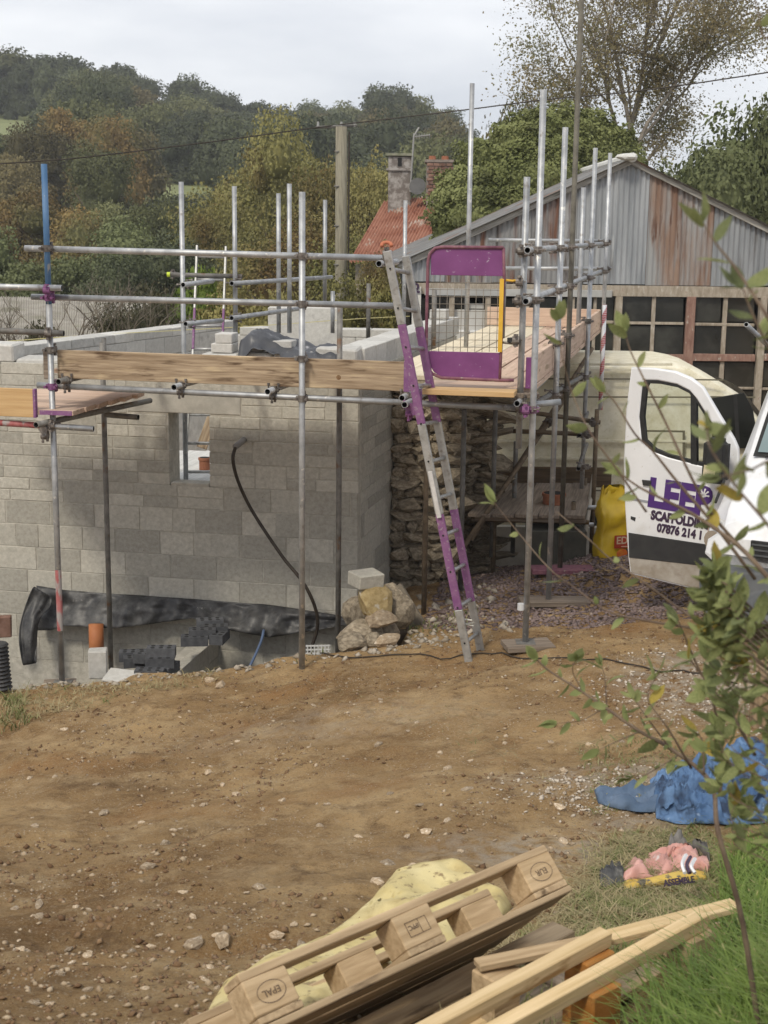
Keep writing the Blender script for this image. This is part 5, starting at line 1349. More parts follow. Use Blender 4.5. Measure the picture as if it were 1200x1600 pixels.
# ------------------------------------------------------------------ cottage with a rusty roof
HY = 36.0
rr = mat('rust_red_roof', (.25, .10, .062), (.36, .18, .125), scale=1.6, rough=.85, stretch=(1, 1, 1), c3=(.46, .40, .34), s3=1.3, t3=(.63, .69), c4=(.17, .055, .035), s4=4, t4=(.55, .7))
cot = thing('rusty_roof_cottage', 'low cottage with a rusty red iron roof and two chimneys', 'building', (1, HY, -1))
rA, rB = P(600, 315, HY + 1.2), P(770, 295, HY - .3)
eA, eB = P(545, 410, HY - 2.2), P(672, 404, HY - 4.0)
eB = rB + (eA - rA)
m = MB(); n = 260; vs = []
nr_ = (rB - rA).cross(eA - rA).normalized(); nr_ = nr_ if nr_.z > 0 else -nr_
for i in range(n + 1):
    t = i / n; q = nr_ * (.03 * math.sin(2 * math.pi * t * 34))
    vs += [rA + (rB - rA) * t + q, eA + (eB - eA) * t + q]
m.add(vs, [(2 * i, 2 * i + 1, 2 * i + 3, 2 * i + 2) for i in range(n)])
m.build('roof', rr, cot, smooth=True)
back_e = [Vector((p.x + .8, p.y + 3.4, e.z)) for p, e in ((rA, eA), (rB, eB))]
MB().add([rA - Z * .03, rB - Z * .03, back_e[1], back_e[0]], [(0, 1, 2, 3)]).build('roof', rr, cot)
m = MB(); wl_ = [eA + Vector((.15, .25, -.05)), eB + Vector((-.1, .25, -.05)), back_e[1] + Vector((-.1, -.25, -.05)), back_e[0] + Vector((.15, -.25, -.05))]
m.add([Vector((p.x, p.y, -2.6)) for p in wl_] + wl_, [(0, 1, 5, 4), (1, 2, 6, 5), (2, 3, 7, 6), (3, 0, 4, 7)]); m.build('wall', mat('cottage_stone', (.22, .19, .15), (.33, .29, .24), scale=3, rough=.95, bump=.5, bscale=9), cot)
def chimney(px, ytop, ybot, wpx, Y, mt, kind):
    a, b = P(px - wpx / 2, ytop, Y), P(px + wpx / 2, ybot, Y); w = b.x - a.x; c = Vector(((a.x + b.x) / 2, Y, 0))
    m = MB(); m.box((c.x, Y, (a.z + b.z) / 2 - .3), (w * .9, w * .8, a.z - b.z + .5))
    ch = m.build('chimney', mt, cot)
    zt_ = a.z
    if kind:
        for k in range(5): MB().box((c.x, Y, zt_ - .06 - .0 - k * .001), (w, w * .9, .03)).build('course', mt, ch) if k == 0 else None
        nb = 0
        for r_ in range(9):
            for s in range(4):
                x = c.x - w * .45 + w * .225 * (s + .5) + (w * .05 if r_ % 2 else -.0)
                put('brick', chamfer_mesh('chbrick', round(w * .21, 3), .08, .07, .006, MATS['chimney_brick'], .004, s), None, ch, Matrix.Translation((x, Y - w * .4, zt_ - .12 - r_ * .088)))
        for s in (-.25, .2): MB().tube([(c.x + s * w, Y, zt_ - .05), (c.x + s * w, Y, zt_ + .10)], [.10, .085], 12).build('chimney_pot', terracotta, ch)
        MB().box((c.x, Y, zt_ - .03), (w * 1.02, w * .95, .06)).build('cap', mt, ch)
    else:
        MB().box((c.x, Y, zt_ - .36), (w * 1.06, w * .95, .06)).build('band', mt, ch)
        MB().box((c.x, Y - w * .41, zt_ - .18), (.10, .02, .2)).build('flue_slot', tube_dark, ch)
        MB().box((c.x, Y, zt_), (w * 1.15, w, .06)).build('slab', mat('mossy_slate', (.16, .17, .11), (.26, .26, .2), scale=9, rough=.95), ch)
    return ch
mat('chimney_brick', (.16, .085, .065), (.26, .17, .13), scale=6, rough=.95, rand=.3, bump=.3)
chimney(624, 242, 318, 38, 36.6, mat('chimney_stone', (.17, .15, .135), (.36, .34, .32), scale=7, rough=.95, bump=.8, bscale=12, lo=.42, hi=.6), 0)
chimney(686, 250, 306, 43, 36.0, mat('chimney_joint', (.19, .16, .14), (.3, .26, .23), scale=7, rough=.95), 1)
ae = thing('aerial', 'thin television aerial mast beside the stone chimney', 'aerial', P(644, 300, 36.3))
am = mat('aerial_metal', (.3, .3, .29), rough=.5, metal=.4)
MB().tube([P(641, 300, 36.3), P(647, 208, 36.3)], .025, 6).build('mast', am, ae)
MB().tube([P(646, 214, 36.3), P(672, 211, 36.2)], .018, 6).build('boom', am, ae); MB().tube([P(646, 214, 36.3), P(655, 199, 36.3)], .025, 6).build('reflector', am, ae)
for k in range(6): MB().tube([P(651 + k * 4, 208.5, 36.25), P(651 + k * 4, 216, 36.25)], .009, 4).build('element', am, ae)
dsh = MB(); q = P(654, 293, 35.9)
dsh.tube([q, q + Vector((-.02, -.06, .02)), q + Vector((-.03, -.1, .03))], [.05, .17, .21], 16)
tag(dsh.build('satellite_dish', mat('dish_grey', (.07, .07, .07), (.1, .1, .1), rough=.6)), 'dark round dish between the two cottage chimneys', 'dish')

# ------------------------------------------------------------------ telegraph pole and wires
PY = 30.0
tp_ = thing('telegraph_pole', 'weathered wooden telegraph pole with wires behind the house', 'pole', (P(533, 520, PY).x, PY, -1.5))
pt_, pb_ = P(523, 198, PY), P(533, 530, PY)
pb2 = Vector((pb_.x, PY, surf(pb_.x, PY) - .2)); pt_.x = (pt_.x + pb_.x) / 2 - .0
MB().tube([pb2, Vector((pb_.x - .02, PY, pt_.z))], [.135, .12], 14).build('shaft', pole_mat, tp_, smooth=True)
pxx = pb_.x
MB().tube([(pxx + .14, PY - .05, pt_.z - .1), (pxx + .145, PY - .05, pt_.z - 4.5)], .02, 6).build('down_cable', hose_mat, tp_)
for z in (.0, .7, 1.5, 2.3): MB().tube([(pxx - .16, PY - .1, pt_.z - .5 - z), (pxx - .06, PY - .11, pt_.z - .5 - z)], .018, 6).build('step_iron', steel_old, tp_)
MB().tube([(pxx - .55, PY, pt_.z - .02), (pxx + .3, PY, pt_.z + .03)], .03, 6).build('cross_arm', steel_old, tp_)
for s in (-.5, -.02, .25): MB().tube([(pxx + s, PY, pt_.z), (pxx + s, PY, pt_.z + .10)], [.03, .022], 8).build('insulator', mat('insulator', (.3, .3, .29), rough=.4), tp_)
def wire(pts, r, label): return tag(MB().tube(smooth_path([P(*p) for p in pts], 8), r, 5).build('overhead_wire', hose_mat), label, 'wire')
wire([(-120, 265, 26), (0, 256, 27), (110, 248, 27.6), (215, 236, 28.2), (320, 223, 28.8), (430, 208, 29.4), (520, 196, 30)], .013, 'overhead wire running left from the telegraph pole')
wire([(528, 195, 30), (640, 182, 29.6), (740, 170, 29.3), (850, 156, 29), (960, 146, 28.5), (1060, 134, 28), (1260, 104, 27)], .013, 'overhead wire running right from the telegraph pole')
tag(MB().tube(smooth_path([P(0, 534, 16.5), P(150, 523, 16.8), P(300, 515, 17.2), P(420, 508, 17.6), P(560, 498, 18), P(640, 494, 18.5)], 4), .006, 4).build('guide_string', mat('yellow_string', (.55, .5, .25), rough=.9)), 'thin yellow builder line stretched above the back wall', 'string')

# ------------------------------------------------------------------ corrugated shed roof beyond the wall
sh = thing('fibre_cement_shed', 'low shed with a pale corrugated roof behind the back wall', 'building', (-7, 27, -1.2))
a0, a1 = P(-160, 538, 24), P(232, 545, 26); b0, b1 = P(-160, 462, 29), P(240, 466, 30.5)
m = MB(); vs = []; n = 420
for i in range(n + 1):
    t = i / n; q = Z * (.014 * math.sin(2 * math.pi * t * 105))
    vs += [a0 + (a1 - a0) * t + q, b0 + (b1 - b0) * t + q]
m.add(vs, [(2 * i, 2 * i + 1, 2 * i + 3, 2 * i + 2) for i in range(n)])
m.build('roof', mat('lichen_cement', (.24, .22, .19), (.38, .355, .31), scale=4, rough=.95, c3=(.19, .18, .13), s3=2, t3=(.5, .7)), sh, smooth=True)
MB().add([a0 - Z * .05, a1 - Z * .05, Vector((a1.x, a1.y, -2.2)), Vector((a0.x, a0.y, -2.2)), b1, Vector((b1.x, b1.y, -2.2))], [(0, 1, 2, 3), (1, 4, 5, 2)]).build('wall', MATS['cottage_stone'], sh)

kb = thing('concrete_kerb', 'low pale slab standing for rubble ground under the low boarded platform', 'wall', (1.6, 15.9, -.5))
MB().box((1.75, 15.95, -.28), (1.9, .12, .62)).build('core', mat('pale_render', (.42, .40, .35), (.56, .54, .48), scale=7, rough=.95, bump=.3), kb)  # slab added in place of pale rubble ground, covering the dark under the van
# ------------------------------------------------------------------ trees
def leafmat(name, c1, c2, scale=.6, rand=.18, trans=.22, c3=None, t3=(.55, .65), s3=2.5):
    return mat(name, c1, c2, scale=scale, rough=.75, rand=rand, trans=trans, c3=c3, t3=t3, s3=s3, detail=5, spec=.2)
L_DARK = leafmat('dark_leaves', (.055, .066, .036), (.115, .130, .072), .35, .25)
L_OLIVE = leafmat('olive_leaves', (.085, .096, .042), (.165, .170, .078), .35, .25)
L_BROWN = leafmat('brown_leaves', (.11, .098, .046), (.185, .155, .075), .35, .25)
L_RUSTY = leafmat('rusty_leaves', (.17, .12, .048), (.28, .195, .078), .5, c3=(.16, .155, .065), t3=(.45, .62))
L_YEL = leafmat('yellowing_leaves', (.17, .165, .058), (.29, .26, .10), .7, c3=(.13, .085, .03), t3=(.52, .66), s3=1.2)
L_IVY = leafmat('ivy_leaves', (.15, .17, .06), (.27, .29, .12), 1.2, .05, c3=(.11, .12, .05), t3=(.52, .66), s3=1.5)
L_WILLOW = leafmat('willow_leaves', (.09, .108, .045), (.165, .185, .085), .7)
L_SCRUB = leafmat('scrub_leaves', (.055, .058, .032), (.105, .098, .055), 1.0, c3=(.17, .14, .09), t3=(.6, .7))
L_BRIGHT = leafmat('bright_leaves', (.11, .17, .03), (.2, .26, .05), 1.0)
L_BIRCH = leafmat('birch_leaves', (.20, .165, .095), (.34, .28, .15), .9, .18, .4, c3=(.22, .22, .11), t3=(.5, .65), s3=.5)
twig_mat = mat('twig', (.055, .042, .03), (.10, .08, .06), scale=9, rough=.95)

def crown_data(n, lobes, leaf, seed, core=.80, up=.25, lo=.72):
    r = np.random.RandomState(seed)
    lob = np.array(lobes, float)
    w = lob[:, 3] * lob[:, 4]; w = w / w.sum()
    k = r.choice(len(lob), n, p=w)
    d = r.normal(size=(n, 3)); d /= np.linalg.norm(d, axis=1)[:, None]
    d[:, 2] = np.where(d[:, 2] < -.35, -d[:, 2], d[:, 2])
    rad = lo + (1.06 - lo) * r.rand(n) ** .6
    bump = 1 + .16 * np.sin(d[:, 0] * 7 + k) * np.sin(d[:, 1] * 6 + 2 * k) + .10 * np.sin(d[:, 2] * 11 + k)
    p = lob[k, :3] + d * lob[k, 3:6] * (rad * bump)[:, None]
    nv = d * .8 + r.normal(size=(n, 3)) * .55 + np.array([0, 0, up]); nv /= np.linalg.norm(nv, axis=1)[:, None]
    t = np.cross(nv, r.normal(size=(n, 3))); t /= np.linalg.norm(t, axis=1)[:, None]
    b = np.cross(nv, t)
    s = leaf * (.55 + .85 * r.rand(n))[:, None]
    v = np.stack([p - t * s * .5, p - b * s * .33 + nv * s * .06, p + t * s * .5, p + b * s * .33 + nv * s * .06], 1).reshape(-1, 3)
    f = np.arange(4 * n).reshape(n, 4)
    if core:
        vs, fs = [v], [f]; base = 4 * n
        th = np.linspace(0, np.pi, 9); ph = np.linspace(0, 2 * np.pi, 13)[:-1]
        T, Ph = np.meshgrid(th, ph, indexing='ij')
        for q, L in enumerate(lob):
            nn = 1 + .16 * np.sin(np.sin(T) * np.cos(Ph) * 7 + q) * np.sin(np.sin(T) * np.sin(Ph) * 6 + 2 * q)
            sp = np.stack([L[0] + L[3] * core * nn * np.sin(T) * np.cos(Ph), L[1] + L[4] * core * nn * np.sin(T) * np.sin(Ph), L[2] + L[5] * core * nn * np.cos(T)], -1)
            ii = np.arange(9 * 12).reshape(9, 12); i2 = np.roll(ii, -1, 1)
            vs.append(sp.reshape(-1, 3)); fs.append(np.stack([ii[:-1].ravel(), ii[1:].ravel(), i2[1:].ravel(), i2[:-1].ravel()], 1) + base); base += 108
        v, f = np.concatenate(vs), np.concatenate(fs)
    return v, f
def unit_lobes(seed, n=9, wide=1.0):
    r = random.Random(seed); out = [(0, 0, .52, .30, .30, .34)]
    for i in range(n):
        a = r.uniform(0, 6.28); z = r.uniform(.25, .82); q = r.uniform(.12, .30) * (1.15 - abs(z - .45))
        s = r.uniform(.14, .24)
        out.append((math.cos(a) * q * wide, math.sin(a) * q * wide, z, s * wide, s * wide, s * r.uniform(.7, 1.0)))
    return out
def crown_mesh(key, n, lobes, leaf, mt, seed, **k):
    kk = ('crown', key)
    if kk not in CACHE:
        v, f = crown_data(n, lobes, leaf, seed, **k); CACHE[kk] = np_mesh('crown', v, f, mt)
    return CACHE[kk]
def trunk_mesh(key, mt):
    kk = ('trunk', key)
    if kk not in CACHE:
        r = random.Random(key); m = MB()
        m.tube([(0, 0, -.06), (.01, 0, .2), (.0, .01, .45), (.02, 0, .7)], [.035, .027, .02, .008], 7)
        for i in range(6):
            a = r.uniform(0, 6.28); z = r.uniform(.2, .5)
            m.tube([(0, 0, z), (math.cos(a) * .12, math.sin(a) * .12, z + .14), (math.cos(a) * .26, math.sin(a) * .26, z + .26)], [.014, .009, .003], 5)
        CACHE[kk] = m.mesh('trunk', mt, True)
    return CACHE[kk]
def tree(name, label, cat, base, h, w, mt, n=3000, leaf=.05, seed=0, group=None, wide=1.0, core=.8, lo=.72):
    root = thing(name, label, cat, base, group)
    S = Matrix.Translation(base) @ Matrix.Rotation(rnd.uniform(0, 6.28), 4, 'Z') @ Matrix.Diagonal((w, w, h, 1))
    put('trunk', trunk_mesh(seed % 3, bark), None, root, S)
    put('crown', crown_mesh((mt.name, n, leaf, seed, wide, core), n, unit_lobes(seed, 11, wide), leaf, mt, seed, core=core, lo=lo), None, root, S)
    return root
HG = 'trees covering the far hillside'
def px_tree(name, label, cat, px, pyt, Y, wpx, mt, n, leaf, seed, group=None, core=.8, hmin=0, wide=1.0, lo=.72):
    top = P(px, pyt, Y); zg = gzs(top.x, Y)
    h = max(top.z - zg, hmin or 1.5)
    if group == HG: h *= 1.28
    return tree(name, label, cat, Vector((top.x, Y, top.z - h)), h * 1.02, wpx / FPX * Y * 1.35, mt, n, leaf, seed, group, wide, core, lo)
def hlabel(mt, px, Y):
    tone = {L_DARK: 'dark green', L_OLIVE: 'olive green', L_BROWN: 'brownish'}[mt]
    where = 'on the skyline' if Y > 209 else 'high on the slope' if Y > 168 else 'at mid slope' if Y > 138 else 'at the slope foot'
    side = 'left of the field strip' if px < 210 else 'behind the inner scaffold' if px < 520 else 'right of the telegraph pole'
    return '%s hillside tree %s, %s' % (tone, where, side)
hr = random.Random(4)
crest = [(-40, 82, 112), (20, 78, 112), (75, 84, 105), (128, 92, 105), (178, 96, 95), (214, 112, 70), (246, 150, 60), (300, 116, 88), (336, 142, 70), (380, 160, 80), (418, 156, 66), (455, 168, 70), (500, 156, 80), (552, 160, 78), (606, 131, 84), (650, 146, 84), (690, 166, 70), (722, 196, 60), (760, 215, 70)]
crest += [(-5, 88, 110), (45, 92, 100)]
for k, (px, py, w) in enumerate(crest):
    mt = hr.choice((L_DARK, L_DARK, L_OLIVE)); px_tree('woodland_tree', hlabel(mt, px, 215), 'tree', px, py, hr.uniform(212, 224), w, mt, 8000, .034, k % 6, HG, hmin=7, core=.62, lo=.45)
def ycap(px, Y):
    if px < 84 and Y < 184: return 214
    if 205 < px < 300 and Y < 127: return 302
    return 0
for Y, dy in ((203, 30), (190, 26), (176, 24), (160, 22), (146, 22), (132, 22), (116, 20)):
    px = -170 + hr.uniform(0, 30)
    while px < 790:
        X = P(px, 300, Y).x; zg = gzs(X, Y); h = hr.uniform(6.5, 11.5)
        pyt = 355 + (px - 600) * .0122 - (zg + h - 3.4) / Y * 2244
        pyt = max(pyt, ycap(px, Y), float(np.interp(px, [c_[0] for c_ in crest[:19]], [c_[1] for c_ in crest[:19]])) + hr.uniform(14, 34))
        if not (px < 60 and 170 < Y < 195) and not (210 < px < 296 and 118 < Y < 135 and True):
            mt = hr.choice((L_DARK, L_DARK, L_DARK, L_OLIVE, L_OLIVE, L_OLIVE, L_BROWN))
            px_tree('woodland_tree', hlabel(mt, px, Y), 'tree', px, pyt, Y + hr.uniform(-5, 5), hr.uniform(58, 88) * 200 / Y * .85, mt, 8000, .034, hr.randrange(6), HG, hmin=4, core=.62, lo=.45)
        px += hr.uniform(36, 58) * 190 / Y
mid = [(62, 196, 104, 95, L_BROWN, 'brown leaved tree low on the hillside below the pale field'), (112, 160, 106, 105, L_RUSTY, 'tall orange brown tree left of centre on the hillside'), (172, 184, 100, 110, L_RUSTY, 'orange brown tree just right of the tallest rusty one'), (22, 226, 96, 105, L_BROWN, 'brown tree at the left edge of the hillside'), (150, 225, 88, 120, L_OLIVE, 'olive tree below the two rusty ones'),
       (60, 296, 72, 125, L_RUSTY, 'broad orange bush tree behind the blue standard'), (5, 300, 74, 110, L_RUSTY, 'orange tree at the left edge above the corrugated shed'), (120, 328, 66, 110, L_RUSTY, 'dull orange tree right of the blue standard'), (172, 298, 70, 120, L_OLIVE, 'yellow green rounded tree below the hill field'), (245, 310, 66, 110, L_OLIVE, 'green tree left of the first inner standard'), (205, 346, 56, 170, L_WILLOW, 'wide dark green willow bush behind the shed roof'),
       (20, 398, 44, 150, L_WILLOW, 'pale green willow bush at the left edge above the shed'), (-40, 350, 50, 150, L_WILLOW, 'willow bush mostly cut off by the left edge'), (120, 385, 48, 150, L_WILLOW, 'grey green bush behind the upper guard rail at left'), (270, 372, 46, 150, L_DARK, 'dark rounded bush behind the small bright one'), (190, 396, 42, 130, L_DARK, 'dark bush behind the shed roof middle')]
for k, (px, py, Y, w, mt, lb) in enumerate(mid): px_tree('bushy_tree' if py < 330 else 'bush', lb, 'tree' if py < 330 else 'bush', px, py, Y, w, mt, 15000, .025, 20 + k % 5, 'trees and bushes below the hill', hmin=4, core=.6, lo=.42)
yel = [(395, 214, 60, 190, 'wide yellowing tree behind the inner ladder'), (455, 178, 56, 165, 'tallest yellowing tree just left of the telegraph pole'), (505, 205, 52, 150, 'yellowing tree directly behind the telegraph pole'), (572, 245, 50, 140, 'yellowing tree between the pole and the cottage'), (345, 290, 54, 130, 'yellow green tree right of the hill field'), (430, 330, 44, 200, 'low yellow brown bush behind the inner scaffold'), (540, 330, 40, 170, 'low brown bush in front of the cottage'), (585, 388, 31, 95, 'reddish bush under the cottage roof'), (345, 420, 33, 130, 'yellow leaved bush behind the inner ladder foot')]
for k, (px, py, Y, w, lb) in enumerate(yel):
    px_tree('yellowing_tree' if py < 300 else 'yellowing_bush', lb, 'tree' if py < 300 else 'bush', px, py, Y, w, L_YEL if k not in (7,) else L_RUSTY, 20000, .0185, 30 + k % 4, 'yellowing trees behind the house', core=.42, lo=.35, hmin=3)
px_tree('bright_bush', 'small bright green bush left of the inner ladder', 'bush', 300, 404, 30, 75, L_BRIGHT, 7000, .04, 41, hmin=2)
def scrub(px, py, Y, w, lb, mt=L_SCRUB, sd=50): px_tree('bramble_bush', lb, 'bush', px, py, Y, w, mt, 12000, .026, sd, 'scrub behind the back wall', core=.5, lo=.4, hmin=1.6)
scrub(250, 452, 23, 130, 'brown bramble bush right of the shed roof'); scrub(190, 478, 21.5, 110, 'brown bramble bush in front of the shed roof', sd=51); scrub(340, 460, 22, 130, 'bramble bush behind the inner ladder', L_YEL, 52); scrub(430, 450, 22, 140, 'yellow brown scrub behind the folded black sheet', L_YEL, 53)
scrub(520, 440, 23, 140, 'scrub at the foot of the telegraph pole', L_YEL, 50); scrub(605, 440, 24, 100, 'scrub between the pole and the barn', L_YEL, 51); scrub(60, 500, 21, 90, 'thin scrub in front of the shed at left', sd=53)
# bare twiggy bush in front of the shed
def twiggy(name, lb, base, h, seed, n=26, mt=None):
    r = random.Random(seed); m = MB(); leafs = []
    def grow(p, d, L, rr_, dep):
        q = p
        pts = [p]
        for i in range(3):
            d = (d + Vector((r.gauss(0, .16), r.gauss(0, .16), r.gauss(.04, .12)))).normalized(); q = q + d * L / 3; pts.append(q)
        m.tube(pts, [rr_, rr_ * .85, rr_ * .7, rr_ * .55], 4, cap=False)
        if dep > 0:
            for i in range(r.choice((2, 3, 3))):
                grow(pts[r.choice((1, 2, 3))], (d + Vector((r.gauss(0, .55), r.gauss(0, .55), r.gauss(.1, .3)))).normalized(), L * r.uniform(.55, .8), rr_ * .55, dep - 1)
        else: leafs.append(q)
    for i in range(n // 4): grow(Vector(base) + Vector((r.uniform(-.3, .3), r.uniform(-.2, .2), 0)), Vector((r.gauss(0, .4), r.gauss(0, .3), 1)).normalized(), h * .45, .014, 3)
    root = thing(name, lb, 'bush', base); m.build('branch', mt or mat('bare_twig', (.10, .085, .065), (.19, .165, .13), scale=9, rough=.95), root)
    return root
for (x, y, Y, h, s) in ((60, 540, 17.8, 1.0, 1), (140, 530, 18.0, 1.3, 2), (230, 520, 18.4, 1.0, 3), (10, 540, 17.6, .9, 4)):
    p = P(x, y + 30, Y); twiggy('bare_bush', ['bare twiggy bush in front of the shed left of the blue standard', 'tallest bare twiggy bush in front of the shed roof', 'bare twiggy bush below the brown brambles', 'bare twiggy bush at the left edge of the back wall'][s - 1], p, h, s)
# ivy covered mound behind the barn
iv = [(735, 322, 26.8, 62, 58), (775, 278, 27, 66, 62), (822, 236, 27, 58, 56), (865, 222, 27.2, 62, 50), (915, 226, 27.4, 56, 46), (958, 240, 27.5, 40, 40), (850, 285, 26.8, 90, 70), (930, 290, 27, 80, 60), (770, 340, 26.6, 90, 60), (850, 360, 26.6, 90, 60), (705, 365, 26.5, 30, 40)]
lob = []
c0 = P(840, 400, 27)
for (px, py, Y, rx, rz) in iv:
    p = P(px, py, Y) - c0; s = Y / FPX
    lob.append((p.x, p.y, p.z, rx * s, min(rx * s, 1.0), rz * s))
v, f = crown_data(60000, lob, .072, 5, core=.84, lo=.78)
ivy = thing('ivy_mound', 'thick green ivy smothering a tree stump behind the barn', 'ivy', c0); put('foliage', np_mesh('foliage', v, f, L_IVY), None, ivy, Matrix.Translation(c0))
MB().tube([c0 + Vector((0, 0, -5)), c0 + Vector((0, 0, .6))], [.4, .25], 8).build('trunk', bark, ivy)
# open tree between cottage and ivy, and the greenery right of the barn
px_tree('brown_tree', 'thin brownish tree between the cottage and the ivy', 'tree', 775, 185, 40, 130, L_BROWN, 12000, .022, 60, core=.4, lo=.4)
px_tree('brown_tree', 'olive brown tree top behind the ivy mound', 'tree', 835, 168, 44, 130, L_OLIVE, 12000, .022, 61, core=.4, lo=.4)
for k, (px, py, Y, w, mt, lb) in enumerate(((1075, 195, 33, 260, L_WILLOW, 'green tree directly above the right barn roof'), (1180, 150, 31, 260, L_WILLOW, 'tall willow at the right edge above the barn'), (1035, 215, 36, 190, L_OLIVE, 'olive bush peeping over the barn ridge'), (1260, 90, 30, 200, L_WILLOW, 'willow cut off by the right edge'), (1130, 245, 29, 220, L_WILLOW, 'low green willow over the right barn slope'))):
    px_tree('willow_tree', lb, 'tree', px, py, Y, w, mt, 16000, .022, 62 + k, 'greenery behind the barn', core=.6, lo=.5)
# birch against the sky
def birch():
    Y = 42.0; r = random.Random(12); base = P(985, 330, Y); base.z = -1
    root = thing('birch_tree', 'tall open birch with thin rusty leaves against the sky', 'tree', base)
    m = MB(); tips = []
    def grow(p, d, L, rr_, dep):
        pts = [p]; q = p; n = 4
        for i in range(n):
            droop = .06 if dep < 2 else .0
            d = (d + Vector((r.gauss(0, .11), r.gauss(0, .11), r.gauss(.0, .07) - droop))).normalized(); q = q + d * L / n; pts.append(q)
        m.tube(pts, [rr_ * (1 - .13 * i) for i in range(n + 1)], 6 if rr_ > .03 else 3, cap=False)
        if dep <= 2: tips.extend(pts[1:])
        if dep > 0:
            for i in range({5: 5, 4: 4, 3: 4, 2: 4, 1: 3}[dep]):
                s = pts[r.randrange(1, n + 1)]
                nd = (d * .75 + Vector((r.gauss(0, .5), r.gauss(0, .5), r.gauss(.12, .25)))).normalized()
                grow(s, nd, L * r.uniform(.52, .78), rr_ * .55, dep - 1)
    def gb(px0, py0, px1, py1, rr_):
        a, b = P(px0, py0, Y), P(px1, py1, Y); a.y += r.uniform(-1, 1)
        grow(a, (b - a).normalized(), (b - a).length, rr_, 4)
    m.tube([base, P(985, 300, Y), P(980, 240, Y)], [.17, .14, .11], 9)
    for q in ((982, 260, 930, 60, .065), (982, 250, 1000, 20, .07), (985, 240, 1060, 60, .065), (980, 270, 905, 170, .05), (985, 280, 1070, 200, .05), (985, 230, 960, -40, .065), (985, 210, 1040, -60, .065), (990, 230, 1110, 110, .05)): gb(*q)
    m.build('trunk', mat('birch_twig', (.20, .17, .14), (.33, .295, .25), scale=7, rough=.9), root)
    T = np.array([tuple(t) for t in tips]); rs = np.random.RandomState(2)
    n = 60000; k = rs.randint(0, len(T), n)
    p = T[k] + rs.normal(size=(n, 3)) * np.array([.28, .28, .26])
    keep = rs.rand(n) < np.where(p[:, 2] > 9.5, .75, 1.0); p = p[keep]; n = len(p)
    nv = rs.normal(size=(n, 3)); nv /= np.linalg.norm(nv, axis=1)[:, None]
    t = np.cross(nv, rs.normal(size=(n, 3))); t /= np.linalg.norm(t, axis=1)[:, None]; b = np.cross(nv, t)
    s = .068 * (.5 + rs.rand(n))[:, None]
    v = np.stack([p - t * s * .5, p - b * s * .36, p + t * s * .5, p + b * s * .36], 1).reshape(-1, 3)
    put('crown', np_mesh('crown', v, np.arange(4 * n).reshape(n, 4), L_BIRCH), None, root)
birch()

# ------------------------------------------------------------------ stones, rubble, slate on the yard
STG = 'loose stones on the dirt yard'
place = []
def ok_spot(x, y): return not (y > 11.0 and x < .2)
big = [(100, 1137, .1), (162, 1272, .12), (228, 1356, .11), (302, 1478, .14), (345, 1475, .16), (130, 1142, .07), (245, 1278, .06), (590, 1165, .1), (730, 1233, .13), (605, 1350, .13), (590, 1382, .13), (648, 1352, .1), (875, 1262, .13), (880, 1315, .12), (260, 1312, .12), (405, 1388, .1), (470, 1480, .11), (430, 1465, .09), (330, 1520, .07), (60, 1415, .1), (325, 1204, .1), (370, 1235, .09), (880, 1205, .09), (310, 1015 + 40, .12), (328, 1066, .16), (345, 1073, .2), (665, 1300, .11), (440, 1250, .08), (500, 1290, .08), (512, 1255, .08), (270, 1298, .06), (210, 1100, .07), (490, 1098, .1), (610, 1240, .07), (655, 1258, .08), (520, 1475, .07), (460, 1445, .06), (700, 1282, .09), (560, 1305, .09), (845, 1170, .08), (700, 1200, .1), (790, 1150, .07), (150, 1225, .08), (55, 1290, .09)]
for (px, py, s) in big:
    Yk = 6
    for _ in range(4):
        q = G(px, py, surf(P(px, py, Yk).x, Yk)); Yk = q.y
    place.append((q.x, q.y, s * .55))
r = random.Random(21)
while len(place) < 250:
    px, py = r.uniform(-40, 1050), 1050 + 550 * r.random()
    q = G(px, py, .3)
    for _ in range(3): q = G(px, py, surf(q.x, q.y))
    if ok_spot(q.x, q.y) and fb1(q.x * 1.3, q.y * 1.3) > -.18: place.append((q.x, q.y, r.uniform(.014, .042)))
for (x, y, s) in place:
    sq = r.uniform(.42, .8)
    o = put('stone', lumpy('yard_stone', pebble_mat, r.randrange(10), 1, (1, 1, 1), .2), None, None, Matrix.Translation((x, y, surf(x, y) + s * sq * .10)) @ Matrix.Rotation(r.uniform(0, 6.28), 4, 'Z') @ Matrix.Rotation(r.uniform(-.4, .4), 4, 'X') @ Matrix.Diagonal((s * 1.5, s * r.uniform(.8, 1.2), s * sq, 1)))
    tag(o, 'pale loose stone lying among others on the brown dirt yard', 'stone', STG)
